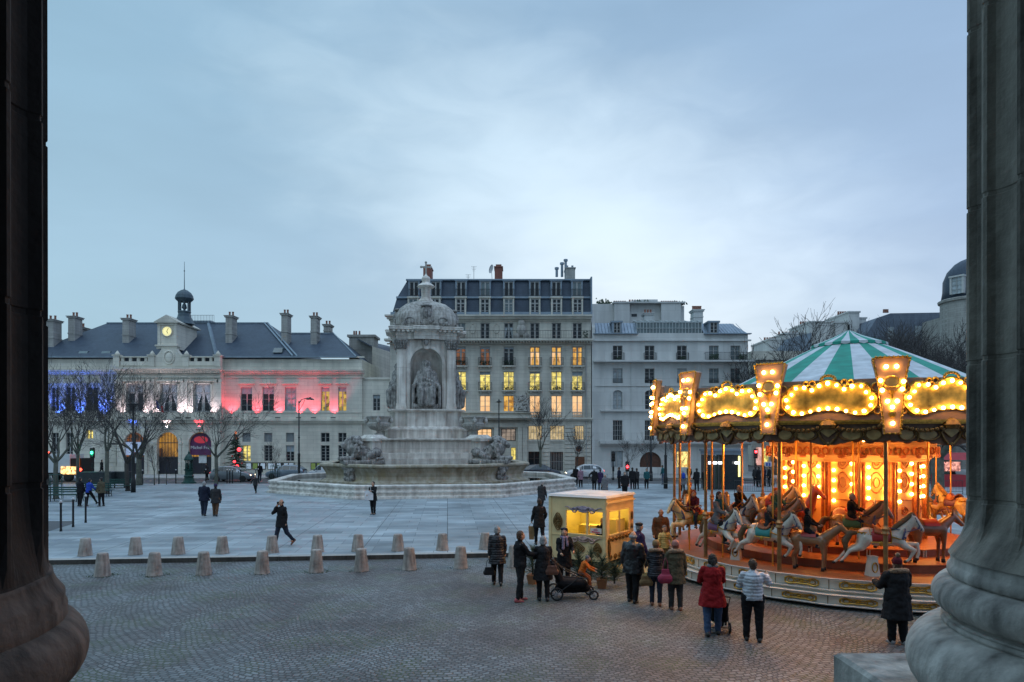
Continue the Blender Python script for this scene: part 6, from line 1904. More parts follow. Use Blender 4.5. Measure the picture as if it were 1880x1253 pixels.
    for a in (-62, -20, 14): 
        o = link('mounting_block', pd_m, t, cp_(4.95, R(a), Z(.57)), (0,0,R(a+25))); link('mounting_block_scroll', sc_m, o)
    return t
carousel()

# ------------------------------------------------------------------ carousel animals
def skinmat(name, col): return mat(name, col, .32, 0, .3, 4, .15, 12, coat=.5)
H_white = skinmat('white_horse_paint', (.62,.58,.50)); H_tan = skinmat('tan_horse_paint', (.34,.19,.09)); H_cream = skinmat('cream_horse_paint', (.66,.48,.24)); H_brown = skinmat('brown_donkey_paint', (.22,.10,.045)); H_red = skinmat('red_bull_paint', (.42,.07,.03))
M_mane = mat('brown_mane_paint', (.13,.075,.035), .5, 0, .35, 12); M_hoof = mat('black_hoof_paint', (.02,.018,.016), .35)
def horse_meshes():
    b = MB()
    b.cap((.30,0,1.0),(0,0,.97),.235,.22,14); b.cap((0,0,.97),(-.42,0,1.03),.22,.245,14)
    b.cap((.38,0,1.06),(.62,0,1.36),.19,.12,12); b.cap((.62,0,1.36),(.74,0,1.54),.12,.095,12)
    b.cap((.73,0,1.55),(.83,0,1.42),.10,.085,12); b.cap((.83,0,1.42),(.95,0,1.24),.082,.055,10); b.ell((.955,0,1.22),(.055,.05,.05),8,6); b.ell((.80,0,1.36),(.07,.06,.09),8,6)
    for s in (-1, 1):
        b.cap((.70,s*.055,1.6),(.68,s*.075,1.72),.03,.01,6)
        b.cap((.36,s*.10,.95),(.50,s*.13,.80),.14,.10,10)
        if s > 0: b.chain([(.50,.13,.80),(.86,.13,.84),(.90,.13,.60),(.86,.13,.46)], [.10,.058,.04,.042])
        else: b.chain([(.50,-.13,.80),(.74,-.13,.70),(.62,-.13,.46),(.54,-.13,.40)], [.10,.058,.04,.042])
        b.chain([(-.44,s*.11,.98),(-.56,s*.13,.74),(-.86,s*.13,.62),(-1.06-.06*s,s*.13,.36-.04*s),(-1.13-.06*s,s*.13,.30-.04*s)], [.20,.12,.058,.038,.042])
    body = bake(b, 'horse_body', H_white, .021, 3)
    m = MB()
    for k in range(9):
        u = k/8; x, z = .30+.42*u, 1.26+.36*u; m.cap((x-.02,0,z+.03),(x-.12,(k % 2-.5)*.1,z-.08),.075,.035,7)
    m.cap((.74,0,1.64),(.84,0,1.52),.05,.03,6); mane = bake(m, 'mane', M_mane, .02, 1)
    m = MB(); m.chain([(-.62,0,1.12),(-.82,0,1.10),(-.95,0,.86),(-.93,0,.55)], [.05,.09,.10,.03]); tail = bake(m, 'tail', M_mane, .02, 1)
    hoof = []
    for (x, y, z) in ((.855,.13,.43),(.52,-.13,.385),(-1.16-.06,.13,.235),(-1.05,-.13,.315)): m = MB(); m.ell((x,y,z),(.055,.048,.045),8,6); hoof.append(m.mesh('hoof', M_hoof, True))
    def shell(x0, x1, rr, a0, a1, n=14, m_=5, th=.02, dip=0):
        q = MB(); rs = []
        for i in range(m_+1):
            x = x0+(x1-x0)*i/m_; ring = []
            ex = dip*(abs(i/m_-.5)*2)**2
            for k in range(n+1):
                a = R(a0+(a1-a0)*k/n); ring.append((x, rr*math.sin(a), .99+(rr+ex)*math.cos(a)))
            ring += [(x, (rr-th)*math.sin(R(a1-(a1-a0)*k/n)), .99+(rr-th+ex)*math.cos(R(a1-(a1-a0)*k/n))) for k in range(n+1)]
            rs.append(ring)
        q.rings(rs); return q
    blanket = shell(-.36, .16, .255, -112, 112).mesh('saddle_blanket', H_red, True)
    saddle = shell(-.26, .10, .285, -62, 62, th=.03, dip=.10).mesh('saddle', M_redp, True)
    br = MB()
    for (x, z, r) in ((.86,1.33,.088),(.92,1.26,.068)): br.loop([(x+r*.5*math.cos(2*PI*k/12)*.6, r*.95*math.sin(2*PI*k/12), z+r*math.cos(2*PI*k/12)*.7) for k in range(12)], .014, 4)
    for s in (-1, 1):
        br.tube([(.88,s*.075,1.30),(.60,s*.13,1.2),(.15,s*.10,1.28)], .012, 4); br.tube([(.76,s*.09,1.58),(.88,s*.075,1.32)], .012, 4)
    br.loop([(.46+.06*math.cos(2*PI*k/14), .215*math.sin(2*PI*k/14), 1.08+.235*math.cos(2*PI*k/14)) for k in range(14)], .026, 5)
    for k in range(7):
        a = R(60+40*k); br.ell((.50, .2*math.sin(a), 1.08+.24*math.cos(a)), .035, 6, 5)
    bridle = br.mesh('bridle', mat('blue_bridle_paint', (.05,.07,.16), .4, 0, .2))
    tk = MB()
    for x in (-.36, .16): tk.tube([(x, .262*math.sin(R(a)), .99+.262*math.cos(R(a))) for a in range(-112, 113, 16)], .014, 5)
    for s in (-1, 1):
        tk.tube([(x, s*.262*math.sin(R(112)), .99+.262*math.cos(R(112))) for x in (-.36, .16)], .016, 5)
        tk.tube([(-.36,s*.2,1.12),(-.52,s*.21,1.15),(-.66,s*.08,1.12)], .016, 5)
        for k in range(4): tk.ell((-.42-.07*k, s*(.245-.02*k*k*.6), 1.08+.02*k), (.03,.02,.03), 6, 5)
        tk.ell((-.1, s*.29, .86), (.06,.02,.07), 8, 5)
    tk.tube([(.16,.24,1.06),(.36,.235,1.0),(.52,.12,.98),(.56,0,.97),(.52,-.12,.98),(.36,-.235,1.0),(.16,-.24,1.06)], .02, 5)
    tack = tk.mesh('gilded_tack', M_gold)
    e = MB(); e.ell((.80,.088,1.47),.018,6,5); e.ell((.80,-.088,1.47),.018,6,5); eyes = e.mesh('eyes', M_hoof)
    return body, mane, tail, hoof, blanket, saddle, bridle, eyes, tack
HM = horse_meshes()
pole_m = MB(); pole_m.tube([(0,0,0),(0,0,1)], .026, 10); pole_mesh = pole_m.mesh('pole', M_brass, True)
SB = {'red': mat('red_blanket_paint', (.36,.03,.03), .4), 'teal': mat('teal_blanket_paint', (.03,.25,.24), .4), 'blue': mat('blue_blanket_paint', (.06,.08,.22), .4), 'green': mat('green_blanket_paint', (.09,.20,.08), .4), 'purple': mat('purple_blanket_paint', (.16,.07,.18), .4)}
_cache = {}
def recol(me, m):
    k = (me.name, m.name)
    if k not in _cache:
        c = me.copy(); c.materials.clear(); c.materials.append(m); _cache[k] = c
    return _cache[k]
def deckz(r): return .57 if r > 4.46 else (.80 if r > 3.31 else 1.005)
ANIM = {}
def place_horse(key, r, deg, label, colour=None, blanket='red', lift=0.0, s=.92, turn=0.0):
    a = R(deg); x, y, _ = cp_(r, a)
    t = thing('carousel_horse', label, 'carousel horse', (CX+x, CY+y, deckz(r)-.18+lift), a+turn, 'carved carousel horses')
    t.scale = (s, s, s)
    body, mane, tail, hoof, bl, sa, br, ey, tack = HM
    mn = M_mane if colour is not H_cream else mat('golden_mane_paint', (.30,.17,.06), .45, 0, .35, 12)
    link('horse_body', recol(body, colour or H_white), t); link('mane', recol(mane, mn), t); link('tail', recol(tail, mn), t); link('gilded_tack', tack, t); [link('hoof', h_, t) for h_ in hoof]
    link('saddle_blanket', recol(bl, SB[blanket]), t); link('saddle', sa, t); link('bridle', br, t); link('eyes', ey, t)
    z0 = (deckz(r)+.0-t.location.z)/s; z1 = (4.1-t.location.z)/s
    p = link('pole', pole_mesh, t, (.10,0,z0)); p.scale = (1,1,z1-z0)
    ANIM[key] = t
    return t
HL = [
 ('a', 5.2, -84, 'cream horse with a bare yellow head and a metal basket rail, leftmost on the carousel', H_cream, 'green', .25),
 ('b', 5.05, -68, 'white horse with purple saddle cloth ridden by the adult with the pale scarf', H_white, 'purple', .12),
 ('c', 3.95, -75, 'white horse with teal cloth right of the scarfed rider', H_white, 'teal', .2),
 ('d', 3.0, -66, 'small cream horse whose head shows behind the child in black', H_cream, 'red', .3),
 ('e', 5.0, -49, 'big white horse with teal hindquarters cloth behind the post, left of the crouched children', H_white, 'teal', .15),
 ('f', 3.9, -54, 'tan headed horse beside the child in the teal jacket', H_tan, 'red', .25),
 ('g', 4.85, -17, 'large white horse with brown mane and red saddle leaping at the carousel front', H_white, 'red', .22),
 ('h', 3.85, -24, 'brown maned horse just behind the leaping white one', H_tan, 'green', .20),
 ('i', 4.9, 118, 'cream horse rearing near the right column', H_cream, 'red', .25),
 ('j', 3.9, 101, 'cream horse with its raised head in front of the big tree trunk', H_cream, 'purple', .35),
 ('k', 4.9, 136, 'cream horse at the back of the deck in front of the fence', H_cream, 'blue', .3),
 ('l', 3.8, 124, 'cream horse partly behind the lit core on the right', H_cream, 'green', .15),
 ('m', 5.0, -112, 'cream horse at the back left of the deck behind the riders', H_cream, 'blue', .2),
 ('n', 3.9, -98, 'tan horse near the back left, behind the child in black', H_tan, 'red', .15),
 ('o', 5.0, 96, 'cream horse farthest back right on the deck', H_cream, 'red', .2),
]
for k, r, d, lb, c, bk, lf in HL: place_horse(k, r, d, lb, c, bk, lf, turn=R(-75) if k == 'a' else 0)
# basket rail round the leftmost horse's rider
t = ANIM['a']; b = MB()
b.loop([(.1+.42*math.cos(2*PI*k/20), .34*math.sin(2*PI*k/20), 1.42) for k in range(20)], .015, 5)
for k in range(5): a = 2*PI*k/5; b.tube([(.1+.42*math.cos(a), .34*math.sin(a), 1.42),(.05+.25*math.cos(a), .24*math.sin(a), 1.12)], .012, 5)
b.obj('basket_rail', M_framed, t)
def quad(name, label, key, r, deg, mat_, ears, head, s=1.0, horns=False, hump=False, cat='carved animal', turn=0):
    a = R(deg); x, y, _ = cp_(r, a)
    t = thing(name, label, cat, (CX+x, CY+y, deckz(r)), a+turn); t.scale = (s,s,s)
    b = MB()
    b.cap((.30,0,.86),(-.35,0,.90),.20,.22,14)
    hx, hz = head
    b.cap((.38,0,.95),(hx,0,hz),.16,.10,12); b.cap((hx,0,hz),(hx+.24,0,hz-.20),.095,.055,10); b.ell((hx+.25,0,hz-.21),.062,8,6)
    if hump: b.ell((-.02,0,1.12),(.2,.14,.2))
    for e in (-1, 1):
        b.cap((hx-.04,e*.06,hz+.08),(hx-.08+(.0 if ears < .2 else 0),e*(.1+ears*.2),hz+.08+ears),.035,.012,6)
        b.chain([(.32,e*.10,.84),(.36,e*.11,.48),(.34,e*.11,.06)], [.12,.052,.04]); b.chain([(-.38,e*.11,.86),(-.34,e*.12,.55),(-.46,e*.12,.38),(-.42,e*.12,.06)], [.16,.085,.05,.04])
    if not horns: pass
    link(name.split('_')[-1]+'_body', bake(b, name.split('_')[-1]+'_body', mat_, .021, 3), t)
    for e in (-1, 1):
        for X in (.34,-.42): h = MB(); h.lathe([(.05,0),(.045,.09),(.03,.1)], 8, X, e*.115, 0); h.obj('hoof', M_hoof, t, True)
    sdl = MB(); rs = []
    for X in (-.22,-.1,.05,.18): rs.append([(X, .25*math.sin(R(-70+140*k/10)), .87+.26*math.cos(R(-70+140*k/10))) for k in range(11)])
    sdl.rings(rs, False, False); sdl.obj('saddle', SB['red'] if mat_ is not H_red else SB['blue'], t, True)
    if horns:
        h = MB()
        for e in (-1, 1): h.tube([(hx-.02,e*.07,hz+.08),(hx-.02,e*.2,hz+.12),(hx,e*.27,hz+.2)], [.03,.022,.008], 7)
        h.obj('horns', M_cream, t)
    tl = MB(); tl.chain([(-.55,0,.98),(-.64,0,.8),(-.62,0,.5)], [.03,.022,.04]); tl.obj('tail', M_mane, t)
    p = link('pole', pole_mesh, t, (.0,0,.8/s)); p.scale = (1,1,(4.1-deckz(r))/s-.8/s)
    ANIM[key] = t; return t
quad('carousel_donkey', 'brown donkey with red saddle and lowered head following right of the leaping white horse', 'donkey', 3.95, 2, H_brown, .22, (.66,1.18), 1.0, turn=0)
quad('carousel_bull', 'red bull with spread horns standing upright left of the lit core', 'bull', 3.0, -54, H_red, .08, (.58,1.5), 1.05, horns=True)
quad('carousel_camel', 'brown camel carrying the hooded child in front of the lit core', 'camel', 4.8, -37, skinmat('camel_paint', (.30,.15,.07)), .05, (.78,1.28), .92, hump=True)
quad('carousel_cow', 'pink cow with a red blanket close against the lit core', 'cow', 2.75, -24, mat('pink_cow_paint', (.55,.25,.16), .4), .06, (.6,1.2), .95, horns=True)
# ================================================================== PEOPLE
M_skin = mat('skin', (.42,.25,.17), .55, 0, .08, 6); M_skind = mat('skin_in_shade', (.38,.22,.15), .55, 0, .08, 6)
HAIR = {'dark': mat('dark_hair', (.02,.015,.012), .6, 0, .3, 20), 'brown': mat('brown_hair', (.07,.035,.018), .6, 0, .3, 20), 'grey': mat('grey_hair', (.28,.28,.28), .6, 0, .3, 20), 'auburn': mat('auburn_hair', (.16,.045,.02), .6, 0, .3, 20)}
def cloth(name, col, rough=.85, bump=.35, bscale=9.0): return mat('cloth_'+name, col, rough, 0, .22, 5, bump, bscale, spec=.2)
CL = dict(black=cloth('black', (.012,.012,.014)), black2=cloth('soft_black', (.018,.018,.02)), navy=cloth('navy', (.014,.018,.035)), jeans=cloth('jeans', (.05,.085,.16)), darkjeans=cloth('dark_jeans', (.022,.03,.05)),
  red=cloth('red_wool', (.26,.012,.015)), olive=cloth('olive', (.085,.072,.045)), greyblack=cloth('charcoal', (.03,.03,.032)), brown=cloth('brown', (.11,.06,.035)), tan=cloth('tan', (.22,.14,.07)),
  leather=mat('black_leather', (.014,.014,.016), .35, 0, .2, 4, .3, 7), blue=cloth('bright_blue', (.02,.06,.36)), yellow=cloth('pale_yellow', (.50,.40,.11)), orange=cloth('orange', (.55,.13,.02)),
  purple=cloth('dark_purple', (.04,.025,.07)), teal=cloth('teal', (.02,.09,.10)), grey=cloth('grey', (.14,.14,.15)), lilac=cloth('lilac_grey', (.22,.17,.24)), mauve=cloth('mauve', (.25,.15,.19)), rust=cloth('rust', (.22,.07,.03)), cream=cloth('cream', (.5,.45,.36)),
  maroon=cloth('maroon', (.09,.012,.02)), pinkk=cloth('pink_knit', (.36,.17,.14)), white=cloth('white', (.62,.64,.66)))
def puffer(name, col, rows=11):
    m = mat('quilted_'+name, col, .5, 0, .1, 5, spec=.35)
    if 'q' in m: return m
    nt = m.node_tree; N = nt.nodes.new; L = nt.links.new
    tc = N('ShaderNodeTexCoord'); sp = N('ShaderNodeSeparateXYZ'); L(tc.outputs['Object'], sp.inputs[0])
    a = N('ShaderNodeMath'); a.operation = 'MULTIPLY'; a.inputs[1].default_value = rows*PI/.75; L(sp.outputs['Z'], a.inputs[0])
    n = N('ShaderNodeTexNoise'); n.inputs['Scale'].default_value = 8; L(tc.outputs['Object'], n.inputs['Vector'])
    a2 = N('ShaderNodeMath'); a2.operation = 'MULTIPLY_ADD'; a2.inputs[1].default_value = 1.2; L(n.outputs[0], a2.inputs[0]); L(a.outputs[0], a2.inputs[2])
    s = N('ShaderNodeMath'); s.operation = 'SINE'; L(a2.outputs[0], s.inputs[0])
    b = N('ShaderNodeMath'); b.operation = 'ABSOLUTE'; L(s.outputs[0], b.inputs[0])
    bp = N('ShaderNodeBump'); bp.inputs['Strength'].default_value = .55; bp.inputs['Distance'].default_value = .018
    L(b.outputs[0], bp.inputs['Height']); L(bp.outputs[0], nt.nodes['Principled BSDF'].inputs['Normal']); m['q'] = 1
    return m
CL['pwhite'] = puffer('white', (.50,.53,.58)); CL['pblack'] = puffer('black', (.02,.02,.024)); CL['pyellow'] = puffer('yellow', (.52,.40,.14)); CL['pdark'] = puffer('dark', (.022,.022,.03), 14)
M_shoe = mat('black_shoe', (.015,.015,.015), .4, 0, .1); M_fur = mat('fur_trim', (.26,.17,.11), .95, 0, .5, 30, .8, 60)
SHOE = dict(black=M_shoe, brown=mat('brown_boot', (.16,.06,.03), .5, 0, .2), pink=mat('red_canvas_shoe', (.42,.10,.11), .7, 0, .2), white=mat('grey_trainer', (.25,.25,.26), .6, 0, .2))

def person(x, y, z, face, h, label, coat='black', hem=.82, legs='black', shoes='black', hair='dark', hairlen=0, hat=None, bald=False, armL=(8,10,15), armR=(8,10,15),
           legL=(3,4), legR=(-3,4), lean=0, fur=False, scarf=None, bulk=1.0, fine=True, seat=False, name='person', group=None, headturn=0, headtilt=0, ponytail=False, pompom=None, hood=False, spread=.095, skirt=0, child=False):
    """one clothed figure. local: faces +Y, feet on z=0.  arm = (swing forward, swing out, elbow bend); leg = (swing forward, knee bend)"""
    s = h/1.75
    t = thing(name, label, 'person', (x, y, z), R(face), group)
    vox = .014 if fine else .024
    B = bulk; hd = 1.18 if child else 1.0
    hipz = .92
    def leg(sw, bend, side):
        hip = Vector((side*spread, 0, hipz-.02)); a = R(sw); k = hip+Vector((side*.01, math.sin(a), -math.cos(a)))*.43
        b_ = R(sw-bend); an = k+Vector((0, math.sin(b_), -math.cos(b_)))*.42
        return hip, k, an, b_
    L_ = [leg(*legL, -1), leg(*legR, 1)]
    low = min(L_[0][2].z, L_[1][2].z)-.07
    lm = Matrix.Translation((0,0,hipz)) @ Matrix.Rotation(-R(lean), 4, 'X') @ Matrix.Translation((0,0,-hipz))
    def arm(sw, out, bend, side):
        sh_ = lm @ Vector((side*.165*B, 0, 1.405)); a, o = R(sw+lean*0), R(out)
        d = Vector((side*math.sin(o), math.sin(a)*math.cos(o), -math.cos(a)*math.cos(o)))
        el = sh_+d*.29; b_ = R(sw+bend)
        inw = -side*.28*min(1, max(0, bend)/70.0)
        d2 = Vector((side*math.sin(o)*.5+inw, math.sin(b_), -math.cos(b_))).normalized()
        wr = el+d2*.25
        return sh_, el, wr, d2
    A_ = [arm(*armL, -1), arm(*armR, 1)]
    hc = lm @ Vector((0, .015, 1.615)); nk = lm @ Vector((0, 0, 1.45))
    HR = Matrix.Rotation(R(headturn), 3, 'Z') @ Matrix.Rotation(-R(headtilt), 3, 'X')
    def hp(v): return hc + HR @ (Vector(v)*hd)
    # ---- body : one continuous surface
    b = MB()
    b.cap(lm @ Vector((0,0,1.30)), lm @ Vector((0,0,1.05)), .125, .11, 12); b.cap((-.07,0,.95),(.07,0,.95),.115,.115)
    b.cap(lm @ Vector((-.12,0,1.38)), lm @ Vector((.12,0,1.38)), .075, .075); b.cap(nk-Vector((0,0,.06)), hp((0,-.01,-.05)), .062, .055)
    b.ell(hp((0,0,0)), (.078*hd,.096*hd,.118*hd), 14, 10, HR); b.ell(hp((0,.03,-.07)), (.055*hd,.055*hd,.05*hd), 10, 7, HR)
    b.cap(hp((0,.09,.015)), hp((0,.112,-.025)), .011*hd, .017*hd, 6)
    for e in (-1, 1): b.ell(hp((e*.078,-.005,-.005)), (.014,.024,.034), 6, 5, HR); b.ell(hp((e*.035,.085,-.03)), (.022,.014,.02), 6, 5, HR)
    b.ell(hp((0,.092,-.058)), (.026,.012,.012), 8, 5, HR); b.ell(hp((0,.085,.035)), (.05,.016,.014), 8, 5, HR)
    for (sh_, el, wr, d2), e in zip(A_, (-1, 1)):
        b.cap(sh_, el, .05, .04); b.cap(el, wr, .04, .028); pal = wr+d2*.055; b.cap(wr, pal, .03, .036, 8)
        u = d2.cross(Vector((1,0,0))).normalized() if abs(d2.x) < .9 else Vector((0,1,0)); w_ = Vector((e,0,0))
        sd = d2.cross(u).normalized()
        for q, (o_, ln) in enumerate(((-.027,.052),(-.009,.062),(.009,.058),(.027,.044))):
            p0 = pal+u*o_+d2*.02; p1 = p0+d2*ln*.55-w_*.006; p2 = p1+d2*ln*.4-w_*.022
            b.cap(p0, p1, .0105, .0095, 6); b.cap(p1, p2, .0095, .0085, 6)
        b.cap(wr+d2*.02+u*.02, wr+d2*.06+u*.05-w_*.012, .013, .0105, 6)
    for (hip, k, an, b_) in L_:
        b.cap(hip, k, .085, .055); b.cap(k, an, .054, .036); b.cap(an, an+Vector((0,.10,-.045)), .036, .026)
    me = bake(b, 'body', M_skin, .011 if fine else .02, 1); 
    S4 = Matrix.Scale(s, 4) @ Matrix.Translation((0,0,-low if not seat else 0))
    def put(nm, me_): me_.transform(S4); return link(nm, me_, t)
    put('body', me)
    # ---- trousers
    c = MB(); c.cap((-.085*B,-.005,.93),(.085*B,-.005,.93),.13*B,.13*B,12)
    for (hip, k, an, b_) in L_: c.cap(hip, k, .112*B, .078*B, 12); c.cap(k, an+Vector((0,0,.02)), .076*B, .058*B, 12)
    put('trousers', bake(c, 'trousers', CL[legs], vox, 1, .012, .08))
    # ---- shoes
    for (hip, k, an, b_), e in zip(L_, (-1, 1)):
        c = MB(); tip = max(-.9, min(.6, b_*.8)); f = Vector((e*.02, math.cos(tip), math.sin(tip)))
        dn = Vector((0, math.sin(tip)*.06, -.06)); heel = an+dn-f*.05; toe = an+dn+f*.15
        c.cap(heel+Vector((0,0,.02)), toe+Vector((0,0,.005)), .045, .036, 8); c.cap(an+Vector((0,0,.03)), heel+Vector((0,0,.03)), .05, .045, 8)
        put('shoe', bake(c, 'shoe', SHOE[shoes], .012 if fine else .02, 1))
    # ---- coat
    c = MB()
    T = lambda v: lm @ Vector(v)
    c.cap(T((-.07*B,0,1.325)), T((.07*B,0,1.325)), .125*B, .125*B, 12); c.cap(T((0,-.01,1.32)), T((0,0,1.02)), .165*B, .155*B, 14)
    c.cap(T((-.09*B,-.01,1.33)), T((-.02,0,1.05)), .105*B, .14*B); c.cap(T((.09*B,-.01,1.33)), T((.02,0,1.05)), .105*B, .14*B)
    c.ell(T((0,0,1.415)), (.13*B,.10*B,.07), 12, 8)
    c.cap(T((0,-.005,1.44)), T((0,.0,1.50)), .078, .07, 12)
    # skirt of the coat, oval and flaring slightly
    if not seat:
        rs = []; n = 22
        top = 1.12
        for j in range(7):
            u = j/6; z_ = top+(hem-top)*u
            wx_ = (.185+.055*u*(1 if hem < .8 else .3)+skirt*u)*B; wy_ = (.145+.05*u*(1 if hem < .8 else .3)+skirt*u)*B
            rs.append([T((wx_*math.cos(2*PI*k/n)*(1+.03*math.sin(5*2*PI*k/n)*u), wy_*math.sin(2*PI*k/n)*(1+.03*math.sin(4*2*PI*k/n)*u), z_)) if z_ > .9 else Vector((wx_*math.cos(2*PI*k/n)*(1+.03*math.sin(5*2*PI*k/n)*u), wy_*math.sin(2*PI*k/n)*(1+.03*math.sin(4*2*PI*k/n)*u), z_)) for k in range(n)])
        c.rings(list(reversed(rs)))
    else:
        c.cap((-.07,0,.98),(.07,0,.98),.15*B,.15*B)
        for (hip, k, an, b_) in L_: c.cap(hip, hip+(k-hip)*.35, .13*B, .11*B)
    for (sh_, el, wr, d2) in A_:
        c.cap(sh_+Vector((0,0,-.015)), el, .073*B, .060*B, 12); c.cap(el, wr-d2*.01, .060*B, .046*B, 12)
    put('coat', bake(c, 'coat', CL[coat], vox, 1, .017, .10))
    # ---- head cover
    if hood or fur:
        c = MB()
        if hood: c.ell(hp((0,-.03,.015)), (.115,.12,.145), 12, 9, HR); c.cap(T((-.06,-.03,1.45)), T((.06,-.03,1.45)), .09, .09)
        if fur:
            n = 12
            for k in range(n):
                a = 2*PI*k/n; c.cap(T((.15*math.cos(a), .105*math.sin(a)-.045, 1.475-.03*math.sin(a))), T((.15*math.cos(a+.5), .105*math.sin(a+.5)-.045, 1.475-.03*math.sin(a+.5))), .058, .058, 7)
        put('hood' if hood else 'fur_collar', bake(c, 'hood', M_fur if fur else CL[coat], vox, 1, .012, .04))
    if not bald or hairlen or hat is None:
        c = MB()
        if bald:
            for k in range(9):
                a = R(-200+220*k/8); c.ell(hp((.076*math.cos(a), -.012+.088*math.sin(a), -.0)), (.022,.022,.04), 6, 5)
        else:
            c.ell(hp((0,-.018,.028)), (.088,.098,.108), 12, 9, HR); c.ell(hp((0,-.05,-.02)), (.08,.06,.085), 10, 7, HR)
        if hairlen: 
            c.cap(hp((-.05,-.03,.0)), hp((-.055,-.045,-.02-hairlen)), .05, .045); c.cap(hp((.05,-.03,.0)), hp((.055,-.045,-.02-hairlen)), .05, .045); c.cap(hp((0,-.05,.0)), hp((0,-.07,-.03-hairlen)), .06, .055)
        if ponytail: c.cap(hp((0,-.10,.0)), hp((0,-.13,-.2)), .045, .03)
        put('hair', bake(c, 'hair', HAIR[hair], .010 if fine else .02, 0, .013, .022))
    if hat:
        c = MB(); hm, kind = hat
        if kind == 'beret': c.ell(hp((.015,-.02,.085)), (.115,.12,.045), 14, 8, HR); c.ell(hp((0,-.01,.055)), (.09,.10,.04), 12, 7, HR)
        else:
            c.ell(hp((0,-.012,.055)), (.096,.108,.098), 14, 9, HR); c.ell(hp((0,-.01,.02)), (.100,.112,.035), 14, 7, HR)
        put('hat', bake(c, 'hat', CL[hm], .012 if fine else .02, 1, .004, .03))
        if pompom: c = MB(); c.ell(hp((0,-.03,.185)), .05, 8, 6); put('pompom', bake(c, 'pompom', CL[pompom] if pompom in CL else M_fur, .011, 0, .012, .02))
    if scarf:
        c = MB(); n = 14
        for k in range(n):
            a, a2 = 2*PI*k/n, 2*PI*(k+1)/n; c.cap(T((.092*math.cos(a), .085*math.sin(a), 1.475)), T((.092*math.cos(a2), .085*math.sin(a2), 1.475)), .042, .042, 7)
        c.cap(T((.05,.11,1.45)), T((.07,.165,1.16)), .04, .045); c.cap(T((-.04,.11,1.45)), T((-.06,.16,1.25)), .035, .04)
        put('scarf', bake(c, 'scarf', CL[scarf], vox, 1, .008, .04))
    if fine and abs(((face+headturn+180) % 360)-180) > 60:
        c = MB()
        for e in (-1, 1): c.ell(hp((e*.032,.089,.012)), (.010,.006,.007), 6, 5, HR)
        me = c.mesh('eyes', M_shoe); put('eyes', me)
    t['_s'] = s
    # world position of the hands for things they hold
    hands = []
    for (sh_, el, wr, d2) in A_:
        p = S4 @ (wr+d2*.10); rz = Matrix.Rotation(R(face), 4, 'Z'); hands.append(Vector((x,y,z)) + rz @ p)
    return t, hands

def PP(px, py, z=0.0): return GP(px, py, z)
def bag(name, label, p, mat_, w=.28, d=.12, h=.3, strap=.35, rz=0, cat='bag', cloth_=True):
    """soft bag hanging below p"""
    t = thing(name, label, cat, (p[0], p[1], p[2]-strap-h), rz)
    b = MB(); b.cap((-w*.32,0,h*.35),(w*.32,0,h*.35),h*.34,h*.34,10); b.frust(-w/2,w/2,-d/2,d/2,0.01,-w*.4,w*.4,-d*.35,d*.35,h)
    me = bake(b, 'bag_body', mat_, .014, 2, .006, .06)
    for v in me.vertices: v.co.y *= .62
    link('bag_body', me, t)
    s = MB(); s.tube([(-w*.3,0,h*.9),(-w*.22,0,h+strap*.6),(0,0,h+strap),(w*.22,0,h+strap*.6),(w*.3,0,h*.9)], .009, 5); s.obj('strap', mat_, t)
    return t

# ---- foreground group in front of the ticket booth
x, y, z = PP(913,1074,KZ); o, hd_ = person(x,y,z,2,1.68,'grey haired woman in a long black quilted coat walking away with a handbag', coat='pblack', hem=.62, legs='black', hair='grey', hairlen=.02, armL=(-6,9,6), armR=(10,9,12), legL=(8,6), legR=(-9,10), bulk=1.08)
bag('handbag', 'black handbag hanging from the hand of the grey haired woman', hd_[0]+Vector((0,0,.02)), CL['leather'], .30,.14,.24,.26)
x, y, z = PP(955,1104,KZ); o, hd_ = person(x,y,z,-68,1.80,'man in black jacket and trousers with red canvas shoes, in profile facing the carousel', coat='black', hem=.84, legs='black2', shoes='pink', hair='brown', armL=(35,5,45), armR=(35,5,55), legL=(7,6), legR=(-6,2))
c = MB(); c.box(-.06,.06,-.03,.03,0,.08); c.lathe([(.03,-.02),(.03,.02)],10,0,.0,.04); t = thing('camera', 'small dark camera held by the man in red canvas shoes', 'camera', (hd_[1].x, hd_[1].y, hd_[1].z)); c.obj('camera_body', M_shoe, t)
x, y, z = PP(997,1103,KZ); o, hd_ = person(x,y,z,8,1.66,'woman in black knee length coat and tights, back turned, brown bag at her side', coat='black2', hem=.56, legs='black', hair='grey', hairlen=.04, armL=(25,6,60), armR=(20,8,70), legL=(3,3), legR=(-4,4), bulk=1.05, skirt=.02)
bag('shoulder_bag', 'brown leather shoulder bag on the hip of the woman in the knee length coat', Vector((x+.22,y-.18,1.25+KZ)), mat('brown_leather', (.13,.055,.035), .45, 0, .2), .30,.13,.24,.32)
x, y, z = PP(1036,1080,KZ); o, hd_ = person(x,y,z,188,1.68,'woman with dark beret and pale striped scarf facing the camera behind the pushchair', coat='black', hem=.6, legs='black', hair='dark', hairlen=.1, hat=('navy','beret'), scarf='lilac', armL=(20,12,60), armR=(20,8,50), headtilt=-14, headturn=-20)
x, y, z = PP(1162,1106,KZ); o, hd_ = person(x,y,z,-35,1.80,'balding older man in a black leather jacket, hands in pockets, watching the carousel', coat='leather', hem=.72, legs='black', hair='grey', bald=True, armL=(-8,12,22), armR=(6,12,30), legL=(4,3), legR=(-4,3), bulk=1.18)
x, y, z = PP(1173,1075,KZ); o, hd_ = person(x,y,z,-70,1.78,'man with black beret and dark purple jacket standing behind the balding man', coat='purple', hem=.74, legs='black', hair='grey', hat=('black','beret'))
